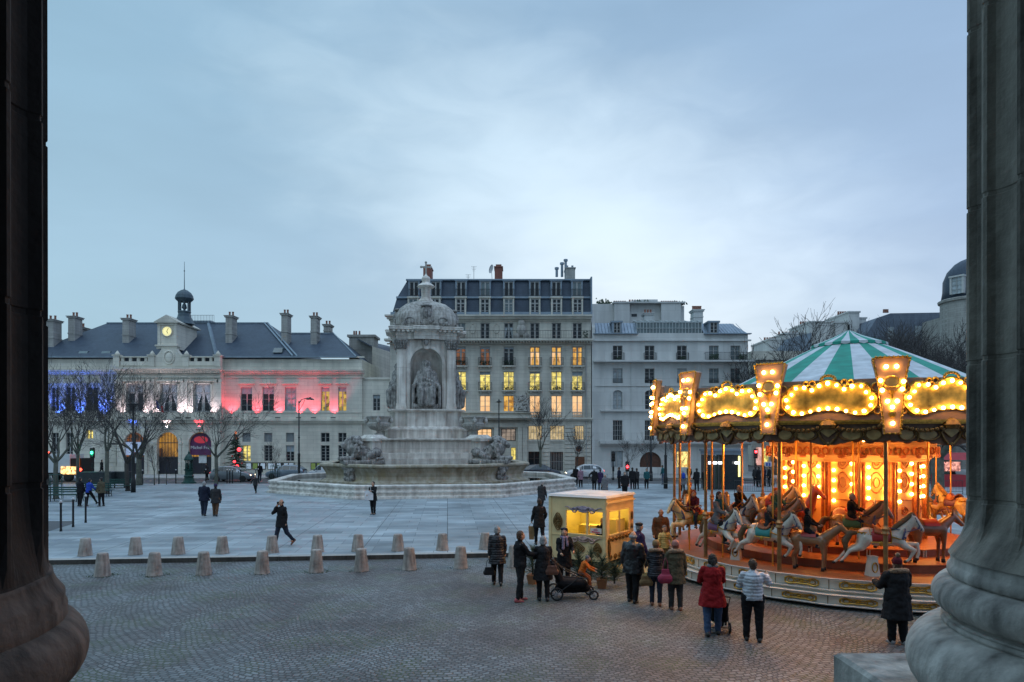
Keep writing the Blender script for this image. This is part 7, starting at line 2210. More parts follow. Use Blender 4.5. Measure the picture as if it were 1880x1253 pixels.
x, y, z = PP(1204,1112,KZ); o, hd_ = person(x,y,z,-8,1.62,'woman in striped knit hat, black quilted jacket with fur collar and brown boots', coat='pdark', hem=.76, legs='darkjeans', shoes='brown', hair='brown', hat=('tan','beanie'), fur=True, armL=(18,10,45), armR=(18,10,45), legL=(4,4), legR=(-3,2))
bag('satchel', 'tan satchel hanging at the left hip of the woman with the striped hat', Vector((x-.24,y-.02,1.15+KZ)), CL['tan'], .3,.12,.26,.4)
x, y, z = PP(1240,1120,KZ); o, hd_ = person(x,y,z,2,1.68,'woman in olive parka and pink knit hat, pink bag on her shoulder', coat='olive', hem=.66, legs='greyblack', shoes='brown', hair='auburn', hat=('pinkk','beanie'), fur=True, armL=(14,10,22), armR=(4,12,12), legL=(3,3), legR=(-4,3), bulk=1.1)
bag('shoulder_bag', 'pinkish red bag hanging on the left side of the olive parka', Vector((x-.27,y-.12,1.30+KZ)), mat('raspberry_fabric', (.32,.03,.07), .7, 0, .15), .22,.12,.36,.28)
x, y, z = PP(1220,1045,KZ); o, hd_ = person(x,y,z,185,1.38,'girl in pale yellow quilted jacket and grey hat facing the camera', coat='pyellow', hem=.84, legs='tan', shoes='brown', hair='brown', hat=('grey','beanie'), hairlen=.05, armL=(8,22,10), armR=(8,18,10), child=True)
x, y, z = PP(1213,1031,KZ); o, hd_ = person(x,y,z,178,1.78,'bald man in a brown jacket standing behind the girl in yellow', coat='brown', hem=.78, legs='darkjeans', hair='grey', bald=True, headturn=-15, bulk=1.1, armL=(4,12,18), armR=(4,12,18))
x, y, z = PP(1308,1166,KZ); o, hd_ = person(x,y,z,-6,1.72,'woman in a red wool coat and blue jeans leaning over a folded pushchair', coat='red', hem=.62, legs='jeans', shoes='black', hair='dark', ponytail=True, hairlen=.03, scarf='grey', armL=(24,12,50), armR=(24,10,55), legL=(-7,4), legR=(5,4), bulk=1.12, spread=.12, headtilt=-10, skirt=.035)
x, y, z = PP(1382,1177,KZ); o, hd_ = person(x,y,z,-10,1.68,'woman with short brown hair in a white quilted jacket and black trousers, elbow raised', coat='pwhite', hem=.88, legs='black', hair='brown', armL=(22,14,80), armR=(30,34,95), legL=(4,4), legR=(-3,3), bulk=1.16, hood=False, spread=.12)
x, y, z = PP(1647,1182,KZ); o, hd_ = person(x,y,z,4,1.74,'woman in a long black coat with fur collar and red bobble hat', coat='black2', hem=.50, legs='black', shoes='white', hair='brown', hat=('maroon','beanie'), pompom='fur', fur=True, armL=(25,16,75), armR=(25,16,75), legL=(3,3), legR=(-3,3), bulk=1.28)
# ---- walkers on the square
x, y, z = PP(990,1001); o, hd_ = person(x,y,z,12,1.76,'person in a black overcoat walking away, carrying a long tan tube bag', coat='black', hem=.66, legs='black', hair='dark', armL=(14,12,5), armR=(0,20,45), legL=(12,10), legR=(-14,12))
t = thing('paper_carrier_bag', 'long tan paper carrier bag held by the person in the black overcoat', 'bag', (hd_[0].x, hd_[0].y, hd_[0].z-.62)); c = MB(); c.frust(-.09,.09,-.06,.06,0,-.12,.12,-.07,.07,.5); c.obj('bag_body', CL['tan'], t); c = MB(); c.tube([(-.08,0,.5),(-.05,0,.62),(.05,0,.62),(.08,0,.5)], .008, 4); c.obj('handle', CL['brown'], t)
x, y, z = PP(994,941); person(x,y,z,-25,1.74,'dark clothed person stooping as they walk between the basin and the ticket booth', coat='greyblack', hem=.66, legs='black', hair='grey', lean=5, legL=(16,10), legR=(-18,14))
x, y, z = PP(517,1004); o, hd_ = person(x,y,z,150,1.80,'man in black coat and jeans striding while holding a phone to his ear', coat='black', hem=.72, legs='darkjeans', shoes='brown', hair='dark', bald=True, armL=(-6,8,12), armR=(55,2,150), legL=(-22,22), legR=(17,6), headturn=14)
c = MB(); c.box(-.035,.035,-.006,.006,-.06,.07); t = thing('phone', 'mobile phone at the ear of the striding man', 'phone', hd_[1]+Vector((0,0,.03)), .4); c.obj('phone_case', M_shoe, t)
x, y, z = PP(685,945); o, hd_ = person(x,y,z,160,1.76,'man in dark coat holding a white bag before the fountain basin', coat='black', hem=.72, legs='black', hair='dark', headtilt=-12, armL=(30,5,80), armR=(20,5,50))
t = thing('shopping_bag', 'flat white shopping bag carried by the man standing before the fountain basin', 'bag', (x-.16,y-.28,.80)); c = MB(); c.box(-.22,.22,-.03,.03,0,.5); c.obj('bag_body', CL['white'], t); c = MB(); c.tube([(-.1,0,.5),(-.06,.05,.72),(.06,.05,.72),(.1,0,.5)], .008, 4); c.obj('handle', CL['white'], t)
x, y, z = PP(375,947); person(x,y,z,3,1.80,'man in a bulky dark jacket and jeans, left of the strolling couple', coat='navy', hem=.74, legs='darkjeans', hair='grey', legL=(7,5), legR=(-8,9), bulk=1.15, armL=(4,14,25), armR=(4,14,25))
x, y, z = PP(396,948); person(x,y,z,6,1.68,'woman in a plum knit hat and dark jacket, right of the strolling couple', coat='greyblack', hem=.70, legs='brown', hair='dark', hat=('purple','beanie'), legL=(6,4), legR=(-7,8), bulk=1.12)
F_ = dict(fine=False)
x, y, z = PP(469,906); person(x,y,z,175,1.35,'child running towards the fountain with arms held out', coat='greyblack', hem=.74, legs='black', hair='brown', armL=(5,38,10), armR=(5,38,10), legL=(10,10), legR=(-12,18), child=True, **F_)
x, y, z = PP(147,930); person(x,y,z,-10,1.74,'person in black with back turned, left of the boy in the blue jacket', coat='black', hem=.8, legs='black', hair='dark', **F_)
x, y, z = PP(163,930); person(x,y,z,-20,1.66,'person in a bright blue jacket kicking one leg forward on the square', coat='blue', hem=.86, legs='black', hair='dark', legL=(-3,2), legR=(36,6), armL=(10,20,30), armR=(20,16,40), lean=6, **F_)
x, y, z = PP(186,930); person(x,y,z,70,1.74,'person in dark brown jacket in profile facing the blue jacket', coat='olive', hem=.78, legs='black', hair='dark', **F_)
def far(px, py, face, h, lab, **k): x, y, z = PP(px, py); kw = dict(fine=False); kw.update(k); return person(x, y, z, face, h, lab, **kw)
far(187,872.5,-60,1.75,'dark figure walking along the town hall wall left of the arches', coat='black', hem=.7, legL=(16,6), legR=(-18,14))
far(477,884,0,1.78,'dark figure standing at the road edge between the parked silver cars', coat='black', hem=.8, legs='darkjeans')
far(380,882,90,1.72,'dark figure at the arch with the plum banner', coat='greyblack', hem=.7)
far(344,882,-30,1.7,'figure in black waiting beside the green drinking fountain', coat='black', hem=.75)
far(1066,895,10,1.66,'woman with pale pink coat and light hair at the right end of the basin', coat='mauve', hem=.66, hair='grey', legs='black')
far(1057,893,0,1.75,'person in black partly hidden by the pale pink coat', coat='black')
far(1091,901,-20,1.78,'man in black with arm stretched out at the middle of the crowd', coat='black', hem=.74, armL=(10,45,10), hair='grey')
far(1102,900,0,1.66,'woman in a purple quilted coat beside the man in black', coat='purple', hem=.6)
far(1111,915,150,1.66,'woman in a grey coat walking towards the booth with light reflecting behind her', coat='grey', hem=.55, hair='grey', hairlen=.08, legL=(8,5), legR=(-8,8))
far(1136.5,897,80,1.74,'person in profile beside the black signal post', coat='navy', legs='black')
far(1147,912,180,1.74,'person in a black parka facing the camera behind the ticket booth roof', coat='black', hem=.7, bulk=1.2)
far(1161,899,0,1.76,'man in dark clothes standing in front of the carriage door left side', coat='black', hem=.76)
far(1169,898,20,1.68,'person in dark jacket right beside the man at the carriage door', coat='greyblack')
far(1187,898,180,1.66,'figure in dark green behind the slim tree at the carriage door', coat='teal', legs='black')
far(1218,890,60,1.74,'figure leaning at the dark post right of the carriage door', coat='teal', hem=.8, legs='jeans', lean=8)
far(1253.5,902,0,1.62,'person with grey coat and blue backpack below the lit shop window', coat='grey', hem=.5, legs='black', hair='grey')
far(1265,887,-30,1.62,'small dark figure striding beside the lit shop window', coat='black', legL=(20,8), legR=(-18,14))
far(1279,902,10,1.78,'tall dark figure standing between two carousel poles', coat='black', hem=.8)
far(1294,900,0,1.72,'dark figure with a light hat by the black shop front', coat='black', hat=('grey','beanie'))
for i, (px, py, lab, cl) in enumerate(((1387,893,'person in the side street just left of the red signal','greyblack'),(1393,895,'person in black crossing under the red signal','black'),(1403,893,'person in navy crossing the side street','navy'),(1412,894,'rightmost person at the zebra crossing','black'),(1682,889,'person beside the parked motorcycle','navy'),(1693,890,'person in black near the red light left of the big tree','black'),(1748,892,'person at the red stall right of the big tree','black'))):
    far(px, py, 30*i, 1.72, lab, coat=cl, hem=.72)
# a blue backpack on one of them
x, y, z = PP(1253.5,902); t = thing('backpack', 'blue backpack worn by the person below the lit shop window', 'backpack', (x, y-.22, .95)); c = MB(); c.cap((0,0,.15),(0,0,.38),.14,.12); link('backpack_body', bake(c, 'backpack_body', CL['blue'], .02, 1), t)

# ---- riders on the carousel
def rider(key, h, label, dx=-.08, dz=0, turn=0, **k):
    a = ANIM[key]; s = a.scale[0]; rz = a.rotation_euler.z
    off = Matrix.Rotation(rz, 3, 'Z') @ Vector((dx*s, 0, 0))
    sz = 1.20*s if a['category'] == 'carousel horse' else 1.1*s
    sc_ = h/1.75
    kk = dict(legs='darkjeans', armL=(38,8,35), armR=(38,8,35), legL=(62,62), legR=(62,62), seat=True, spread=.17, fine=True); kk.update(k)
    return person(a.location.x+off.x, a.location.y+off.y, a.location.z+sz+dz-(.93-.09)*sc_, math.degrees(rz)-90+turn, h, label, **kk)
rider('b', 1.68, 'adult rider in a grey jacket with pale green scarf on the white carousel horse', coat='grey', hair='dark', scarf='teal', legs='black', turn=10, hairlen=.05)
rider('a', 1.25, 'child in a dark red hooded coat riding inside the basket rail', coat='maroon', hood=True, hair='dark', child=True, turn=40)
rider('c', 1.30, 'child in a black jumper with brown hair sitting on the teal blanketed horse', coat='black', hair='auburn', legs='purple', child=True)
rider('m', 1.60, 'rider in a brown jacket and dark cap behind the adult with the scarf', coat='brown', hat=('rust','beanie'), hair='dark')
rider('f', 1.22, 'child in a teal jacket and orange hat riding near the red bull', coat='teal', hat=('orange','beanie'), legs='rust', hair='brown', child=True, turn=-20)
rider('camel', 1.15, 'hooded child in black riding the brown camel', coat='black', hood=True, hair='dark', legs='navy', child=True)
rider('h', 1.22, 'child with a white knit hat and black jacket riding behind the leaping white horse', coat='black', hat=('cream','beanie'), hair='brown', child=True, turn=-15)
rider('e', 1.12, 'small child in a dark jacket seated on the big white horse with the teal cloth', coat='greyblack', hair='dark', legs='brown', child=True, dx=-.02)
# ================================================================== STREET FURNITURE AND SMALL THINGS
M_boll = stone('worn_bollard_stone', (.43,.39,.35), (.15,.125,.11), stain=.9, sscale=2.6, bump=.9)
def bollards():
    ords = ['first','second','third','fourth','fifth','sixth','seventh','eighth','ninth','tenth']
    back = [(150,1022),(243,1020),(322,1019),(404,1018),(496,1016.5),(580,1015),(655,1014),(729,1013),(811,1012),(890,1010)]
    front = [(181,1060),(277,1059),(369,1057.5),(477,1055),(577,1052.5),(661,1050.5),(750,1048),(845,1045.5),(944,1043)]
    rnd = random.Random(9); tufts = []
    for row, lst, z, hgt, grp in (('back', back, 0.0, .60, 'stone bollards in the back row on the raised paving'), ('front', front, KZ, .70, 'stone bollards in the front row on the cobbles')):
        for i, (px, py) in enumerate(lst):
            x, y, _ = GP(px, py, z); r0 = .235; r1 = .155
            b = MB(); rs = []
            for u in (0, .03, .25, .5, .75, .93, .985, 1.0):
                r = r0+(r1-r0)*u; r = r*(1.04 if u == 0 else (.86 if u == 1 else (.97 if u > .98 else 1)))
                rs.append([(r*math.cos(2*PI*k/20)*(1+rnd.uniform(-.02,.02)), r*math.sin(2*PI*k/20)*(1+rnd.uniform(-.02,.02)), hgt*u) for k in range(20)])
            b.rings(rs)
            o = b.obj('stone_bollard', M_boll, None, True, (x, y+.2, z))
            o.rotation_euler = (rnd.uniform(-.02,.02), rnd.uniform(-.02,.02), rnd.uniform(0,6))
            where = 'on the paving edge' if row == 'back' else 'on the cobbles'
            lab = f'{ords[i]} stone bollard from the left in the {row} row, standing {where}'
            if px == 944: lab = 'stone bollard half hidden behind the man in red canvas shoes'
            tag(o, lab, 'bollard', grp)
            if row == 'front': tufts.append((x, y+.2, r0, (90 if i in (0,1,4) else 35)))
    grass_tuft('grass_tufts', tufts)
bollards()
def iron_post(px, py, lab, h=1.15, z=0.0):
    x, y, _ = GP(px, py, z)
    t = thing('iron_bollard', lab, 'bollard', (x,y,z), 0, 'thin black iron posts')
    b = MB(); b.lathe([(.055,0),(.05,.1),(.045,.12),(.042,h-.12),(.055,h-.1),(.055,h-.06),(.03,h-.05)], 12); b.obj('post', M_iron, t, True)
    b = MB(); b.ell((0,0,h), .06, 12, 8); b.obj('ball_cap', mat('white_ball', (.55,.55,.55), .4), t, True)
    return t
iron_post(87,985,'iron post touching the dark column edge, nearest of the black posts', 1.3)
iron_post(112,976,'second iron post from the left column', 1.3); iron_post(134.5,968,'third iron post from the left column, beside the asphalt corner', 1.3); iron_post(157.5,960,'fourth iron post from the left, in front of the person in black', 1.3)
for i, (px, py, lab) in enumerate(((262,889,'iron post behind the lamp post'),(292,889,'iron post left of the green drinking fountain'),(323,888,'iron post right beside the middle arch'),(378,887,'iron post right of the green drinking fountain'),(442,886,'iron post by the headlight of the silver car'),(417,888,'iron post before the door of the silver car'),(422,888,'middle post of the trio before the silver car'),(427,888,'right post of the trio before the silver car'),(470,886,'iron post left of the standing figure at the road'),(474,886,'iron post close to the standing figure at the road'),(510,886,'iron post right of the staked sapling'),(1090,886,'iron post left of the crowd'))):
    iron_post(px, py, lab, 1.25)

def lamp_post(px, Y, ztop, lab, arm=True, side=1, lit_=False):
    x = GX(px, Y); t = thing('lamp_post', lab, 'street lamp', (x, Y, 0), 0, 'tall lamp posts')
    b = MB(); b.lathe([(.17,0),(.17,.9),(.12,1.0),(.11,2.6),(.13,2.7),(.07,2.8),(.055,ztop)], 10); b.lathe([(.06,ztop*.55),(.1,ztop*.55+.05),(.06,ztop*.55+.2)], 10); b.obj('pole', M_iron, t, True)
    if arm:
        b = MB(); b.tube([(0,0,ztop-.6),(0,0,ztop-.2),(side*.25,0,ztop+.15),(side*.8,0,ztop+.3),(side*1.0,0,ztop+.28)], .035, 6)
        b.tube([(0,0,ztop-.9),(side*.4,0,ztop-.2),(side*.6,0,ztop+.25)], .02, 5); b.obj('bracket', M_iron, t)
        b = MB(); b.lathe([(.08,.12),(.12,.05),(.34,-.06),(.36,-.12),(.2,-.13)], 14, side*1.0, 0, ztop+.25); b.obj('lamp_shade', M_iron, t, True)
    else:
        b = MB(); b.lathe([(.05,0),(.3,.06),(.45,.08),(.12,.18),(.03,.4)], 14, 0, 0, ztop); b.obj('lamp_shade', M_iron, t, True)
    return t
lamp_post(549, 62.0, GZ(737,62), 'tall black lamp post with a curved arm in front of the red floodlit wall')
lamp_post(916, 74.0, GZ(740,74), 'tall slim lamp post with a flat top rising behind the right lion', False)
lamp_post(245, 52.0, GZ(690,52)-2.3, 'dark lamp post standing between the leaning tree and the first arch', False)
lamp_post(1195, 66.0, GZ(700,66), 'thin lamp post before the arched carriage door', False)
lamp_post(1222, 56.0, GZ(650,56)-3, 'thick dark grey post just left of the first carousel pole', False)

def signal(px, Y, h, lab, col=None, faces=1, lampz=None):
    x = GX(px, Y); t = thing('traffic_light', lab, 'traffic light', (x, Y, 0), 0, 'traffic lights')
    b = MB(); b.tube([(0,0,0),(0,0,h)], .06, 8); b.box(-.12,.12,-.12,.12,0,.25); b.obj('pole', M_iron, t)
    b = MB(); b.box(-.17,.17,-.28,-.06,h-1.0,h-.05)
    for k in range(3): b.frust(-.15,.15,-.42,-.28,h-.20-.3*k,-.15,.15,-.36,-.28,h-.14-.3*k)
    b.box(-.1,.1,-.2,-.06,h-2.0,h-1.5); ho = b.obj('signal_housing', M_iron, t)
    if col:
        m = {'red': mat('red_signal_lamp', (.5,.02,.02), .3, var=0, emit=(1,.03,.04), estr=14), 'green': mat('green_signal_lamp', (.02,.5,.2), .3, var=0, emit=(.05,1,.45), estr=11)}[col]
        b = MB(); zz = h-.2 if col == 'red' else h-.8; zz = lampz or zz
        b.ell((0,-.3,zz), (.13,.05,.13), 12, 8); b.obj('signal_lens', m, ho)
        ld = bpy.data.lights.new('signal_glow', 'POINT'); ld.energy = 14 if col == 'red' else 22; ld.color = (1,.05,.05) if col == 'red' else (.05,1,.45); ld.shadow_soft_size = .1
        lo = bpy.data.objects.new('signal_glow', ld); scene.collection.objects.link(lo); lo.parent = ho; lo.location = (0,-.55,zz)
    return t
signal(172, 64, GZ(822,64), 'traffic light showing green in front of the town hall corner', 'green', lampz=GZ(831.5,64))
signal(1125.5, 68, GZ(829,68), 'black unlit signal post at the crossing left of the white door')
signal(1151, 66, GZ(851,66)+.2, 'small signal showing red before the carriage door', 'red', lampz=GZ(857,66))
signal(1386, 70, GZ(824,70), 'signal showing red high between two carousel poles', 'red', lampz=GZ(829.5,70))
signal(1418, 60, GZ(829,60), 'brighter red signal with a blue sign, right of the other red one', 'red', lampz=GZ(834.5,60))
signal(1665.5, 64, GZ(868,64)+.4, 'low red signal between the lit core and the motorcycle', 'red', lampz=GZ(873.5,64))
t = thing('road_sign', 'blue and white arrow sign under the brighter red signal', 'sign', (GX(1410,59.6), 59.6, 0)); b = MB(); b.box(-.3,.3,-.03,0,GZ(857,59.6),GZ(848,59.6)); b.obj('sign_plate', mat('sign_white', (.55,.58,.6), .4), t); b = MB(); b.box(-.2,.2,-.045,-.03,GZ(856,59.6),GZ(850,59.6)); b.obj('sign_field', mat('sign_blue', (.03,.08,.35), .4), t); b = MB(); b.box(-.03,.03,-.05,-.044,GZ(855.5,59.6),GZ(851,59.6)); b.obj('sign_arrow', mat('sign_white', (0,0,0)), t); b = MB(); b.tube([(0,.03,0),(0,.03,GZ(848,59.6))], .03, 6); b.obj('pole', M_iron, t)

# ---- vehicles on the road
M_tyre = mat('tyre', (.02,.02,.02), .8); M_rim = mat('alloy_rim', (.35,.36,.38), .35, .7)
M_cglass = mat('car_glass', (.02,.03,.035), .06, 0, .1, spec=.8); M_head = mat('lit_headlamp', (1,.9,.7), .2, var=0, emit=(1,.82,.5), estr=9); M_tail = mat('lit_tail_lamp', (.5,.02,.02), .3, var=0, emit=(1,.04,.03), estr=5)
def car(px, py, lab, paint, dirn=1, L=4.2, H=1.5, hood=.62, cat='car', grp='cars along the road', stripe=None, van=False, z=-.12, name='parked_car', litlamps=True):
    x, y, _ = GP(px, py, z); t = thing(name, lab, cat, (x, y+.9, z), 0 if dirn > 0 else PI, grp)
    W = .86
    # stations along the length: (x, z_bottom, z_belt, z_roof, half width at belt, half width at roof)
    st = [(-2.08,.42,.62,.64,.60,.58),(-2.02,.26,.86,.90,.78,.74),(-1.75,.20,.93,1.18,.84,.66),(-1.35,.20,.95,1.42,.86,.60),(-.6,.20,.95,1.50,.86,.62),(.2,.20,.94,1.48,.86,.62),(.65,.20,.93,1.28,.86,.62),(1.12,.20,.92,.96,.85,.74),(1.6,.20,.84,.86,.82,.70),(1.98,.24,.70,.72,.76,.64),(2.10,.36,.52,.54,.62,.56)]
    if van: st = [(-2.05,.3,.9,1.6,.80,.72),(-1.98,.22,.95,1.78,.86,.76)]+[(q,.20,.98,1.82,.88,.77) for q in (-1.2,-.4,.4)]+[(.8,.2,.96,1.62,.88,.74),(1.3,.2,.95,1.0,.86,.76),(1.75,.2,.84,.86,.82,.7),(1.98,.24,.68,.7,.76,.64),(2.08,.36,.52,.54,.62,.56)]
    kx, kz = L/4.18, H/(1.82 if van else 1.5)
    rs = []
    for (X, zb, zm, zt, wm, wt) in st:
        rs.append([(X*kx,-wm*.97,zb*kz),(X*kx,-wm-.02,zb*kz+.14),(X*kx,-wm,zm*kz),(X*kx,-wt,zt*kz),(X*kx,-wt*.6,zt*kz+.03),(X*kx,wt*.6,zt*kz+.03),(X*kx,wt,zt*kz),(X*kx,wm,zm*kz),(X*kx,wm+.02,zb*kz+.14),(X*kx,wm*.97,zb*kz)])
    b = MB(); b.rings(rs)
    me = b.mesh('body', paint, True); bo = link('body', me, t)
    md = bo.modifiers.new('b', 'BEVEL'); md.width = .03; md.segments = 2; md.limit_method = 'ANGLE'; md.angle_limit = R(25)
    g = MB(); i0, i1 = (2, 6) if not van else (4, 6)
    for s in (-1, 1):
        def E(i, u, off=.012):
            X, zb, zm, zt, wm, wt = st[i]; return (X*kx, s*(wm+(wt-wm)*u+off), (zm+(zt-zm)*u)*kz)
        for i in range(i0, i1):
            for (a, c) in ((.08, .92),):
                A, B_, C, D = Vector(E(i,a)), Vector(E(i+1,a)), Vector(E(i+1,c)), Vector(E(i,c))
                m_ = (A+B_+C+D)/4; q = [m_+(p-m_)*.95 for p in (A,B_,C,D)]; g.add(q, [(0,1,2,3) if s < 0 else (3,2,1,0)])
    for (i, j) in (((5,7) if not van else (4,6)), ((1,3) if not van else (0,1))):
        A, B_ = st[i], st[j]
        hi, lo = (A, B_) if A[3] > B_[3] else (B_, A)
        y0, y1 = hi[5]*.88, lo[5]*.95
        zo = .045
        g.add([(lo[0]*kx+.02*(1 if lo[0] > hi[0] else -1),-y1,lo[3]*kz+zo),(lo[0]*kx+.02*(1 if lo[0] > hi[0] else -1),y1,lo[3]*kz+zo),(hi[0]*kx+.03*(1 if lo[0] > hi[0] else -1),y0,hi[3]*kz+.03),(hi[0]*kx+.03*(1 if lo[0] > hi[0] else -1),-y0,hi[3]*kz+.03)], [(0,1,2,3)])
    g.obj('windows', M_cglass, t)
    for X in (-1.28*kx, 1.32*kx):
        for s in (-1, 1):
            w = MB(); w.M = Matrix.Translation((X, s*.80, .31)) @ Matrix.Rotation(PI/2, 4, 'X'); w.lathe([(.18,-.10),(.30,-.10),(.315,-.05),(.315,.05),(.30,.10),(.18,.10)], 18); wo = w.obj('wheel', M_tyre, t, True)
            r = MB(); r.M = Matrix.Translation((X, s*.86, .31)) @ Matrix.Rotation(PI/2, 4, 'X'); r.lathe([(.02,-.03),(.19,-.04),(.2,.04),(.02,.03)], 14); r.obj('rim', M_rim, wo)
    for s in (-1, 1):
        h = MB(); h.ell((1.97*kx, s*.60, .62*kz), (.10,.14,.07), 8, 6); h.obj('headlight', M_head if litlamps else M_rim, t)
        h = MB(); h.ell((-2.0*kx, s*.66, .82*kz), (.06,.12,.12), 8, 6); h.obj('tail_light', M_tail if litlamps else mat('tail_lamp_off', (.2,.01,.01), .3), t)
        m = MB(); m.ell((.95*kx, s*.98, 1.0*kz), (.08,.09,.07), 8, 6); m.obj('side_mirror', paint, t)
    if stripe:
        m = MB()
        for s in (-1, 1): m.box(-1.9*kx, 1.7*kx, s*.885-.006, s*.885+.006, .58*kz, .72*kz); 
        m.box(1.9*kx, 2.14*kx, -.6, .6, .3, .42)
        m.obj('blue_stripe', stripe, t)
    return t
M_silver = mat('silver_car_paint', (.22,.24,.26), .28, .5, .05, coat=.5); M_blueg = mat('blue_grey_car_paint', (.20,.25,.30), .3, .4, .05, coat=.5); M_whitec = mat('white_car_paint', (.6,.62,.64), .3, 0, .05, coat=.5); M_darkc = mat('dark_car_paint', (.03,.04,.06), .3, .2, .05, coat=.5)
car(421, 885, 'silver grey hatchback with headlights on, behind the tree trunk with spreading limbs', M_silver, 1, 4.1, 1.52)
car(521, 880, 'pale blue grey hatchback between the staked sapling and the lamp post', M_blueg, -1, 4.1, 1.45, litlamps=False)
car(596, 879, 'white police car with a dark blue stripe, half hidden by the fountain basin', M_whitec, -1, 4.0, 1.55, stripe=mat('police_blue', (.02,.04,.25), .4, var=0), van=True, litlamps=False)
car(995, 878.5, 'dark car parked before the apartment building door, right of the right lion', M_darkc, 1, 4.2, 1.45, litlamps=False)
car(1075, 880, 'white car with bright headlight at the right end of the basin', M_whitec, -1, 4.1, 1.5)
car(1480, 884, 'dark car in the side street seen through the carousel poles', M_darkc, -1, 4.2, 1.5)
def truck():
    x = GX(112, 68); t = thing('lorry', 'white service lorry with red lamps and a lit rear at the left of the road', 'lorry', (x, 68, -.12))
    b = MB(); b.box(-3.6,1.6,-1.1,1.1,.9,2.7); b.obj('cargo_box', M_whitec, t)
    b = MB(); b.frust(-5.2,-3.7,-1.1,1.1,.55,-4.9,-3.7,-1.05,1.05,2.5); b.obj('cab', mat('red_cab_paint', (.3,.03,.02), .35), t)
    b = MB(); b.frust(-5.18,-4.4,-1.12,1.12,1.5,-4.98,-4.4,-1.09,1.09,2.3); b.obj('cab_windows', M_cglass, t)
    b = MB(); b.box(-3.6,2.9,-1.0,1.0,.6,.9); b.box(1.6,2.7,-1.0,1.0,.9,2.3); b.obj('chassis', M_dark, t)
    for X in (-4.4,-1.0,1.4):
        for s in (-1, 1): w = MB(); w.M = Matrix.Translation((X, s*.95, .48)) @ Matrix.Rotation(PI/2, 4, 'X'); w.lathe([(.2,-.13),(.46,-.13),(.48,0),(.46,.13),(.2,.13)], 16); w.obj('wheel', M_tyre, t, True)
    for X, z in ((-3.4,2.85),(-.6,2.85),(2.3,2.85),(2.6,1.2)):
        m = MB(); m.ell((X,-1.05,z), .15, 8, 6); m.obj('warning_lamp', mat('red_lorry_lamp', (.5,.02,.01), .3, var=0, emit=(1,.06,.03), estr=7), t)
    m = MB(); m.box(.75,2.5,-1.16,-1.1,.75,1.5); m.obj('lit_tailboard', lit('work_light_glow', (1.0,.66,.25), 2.6, (.25,.08,.02), 4), t)
    m = MB(); m.box(2.3,2.55,-1.15,-1.05,1.4,2.6); m.obj('warning_stripe', mat('orange_reflector', (.6,.12,.02), .4, var=0, emit=(1,.2,.02), estr=.6), t)
truck()
def motorcycle(x, y, rz, lab):
    t = thing('motorcycle', lab, 'motorcycle', (x,y,-.1), rz, 'parked motorcycles')
    for X in (-.7,.7): w = MB(); w.M = Matrix.Translation((X,0,.31)) @ Matrix.Rotation(PI/2, 4, 'X'); w.lathe([(.2,-.06),(.29,-.06),(.31,0),(.29,.06),(.2,.06)], 16); w.obj('wheel', M_tyre, t, True)
    b = MB(); b.cap((-.5,0,.68),(.1,0,.7),.16,.18); b.cap((.1,0,.72),(.45,0,.85),.2,.14); b.cap((.0,0,.45),(.2,0,.45),.2,.2); b.tube([(.7,0,.31),(.5,0,.95)], .04, 6); link('body', bake(b, 'body', M_darkc, .03, 1), t)
    b = MB(); b.tube([(.42,-.35,1.05),(.5,0,1.0),(.42,.35,1.05)], .02, 5); b.obj('handlebar', M_iron, t)
    b = MB(); b.prism([(.55,.85),(.5,1.3),(.58,1.3),(.68,.85)], -.16, .16); b.obj('windscreen', M_glassb, t)
motorcycle(GX(1670,62), 61.0, .5, 'motorcycle with pale windscreen parked left of the big tree'); motorcycle(GX(1690,62), 62.0, .7, 'dark motorcycle next to the one with the pale windscreen')

# ---- christmas tree on the pavement
def christmas_tree():
    x, y = GX(433,73.5), 73.5; t = thing('christmas_tree', 'decorated christmas tree with red glowing baubles by the lit ground floor window', 'christmas tree', (x,y,0))
    rnd = random.Random(7); H = 4.6
    b = MB(); b.tube([(0,0,0),(0,0,H)], [.09,.02], 7); b.obj('trunk', M_bark, t)
    f = MB()
    for i in range(210):
        u = (i/210)**.9; z = .5+(H-.6)*u; r = 1.55*(1-u)**.85*rnd.uniform(.75,1.1)+.06; a = rnd.uniform(0, 2*PI)
        tip = Vector((r*math.cos(a), r*math.sin(a), z-.12*r+rnd.uniform(-.05,.15))); base = Vector((0,0,z+.1))
        f.tube([base, tip], [.02,.006], 3, False)
        for k in range(9):
            q = base.lerp(tip, .25+.75*k/8); 
            for s in (-1, 1):
                w_ = .16*(1-.3*k/8); dx, dy = -math.sin(a)*s*w_, math.cos(a)*s*w_
                f.add([q, q+Vector((dx+.07*math.cos(a), dy+.07*math.sin(a), rnd.uniform(-.06,.03))), q+Vector((dx*.6, dy*.6, .05))], [(0,1,2)])
    f.obj('foliage', mat('fir_needles', (.018,.045,.022), .8, 0, .4, 5), t)
    mr = mat('glowing_red_bauble', (.6,.02,.02), .3, var=0, emit=(1,.03,.04), estr=6)
    for (px, py, r) in ((437,826,.2),(431,848,.14),(436,856.5,.17),(445,851,.09),(424,855,.08),(441,840,.08),(427,838,.08)):
        b = MB(); b.ell((GX(px,72.6)-x, -.95+ (.35 if py < 835 else 0), GZ(py,72.6)), r, 10, 8); b.obj('bauble', mr if r > .12 else mat('dark_red_bauble', (.4,.02,.02), .3), t)
    b = MB(); b.lathe([(.02,0),(.16,.15),(.02,.35)], 6, 0, 0, H); b.lathe([(.1,-.6),(.14,-.3),(.03,0)], 8, 0, 0, H); b.obj('tree_top_star', mat('orange_star', (.5,.12,.04), .4, emit=(.8,.2,.05), estr=.6), t)
christmas_tree()
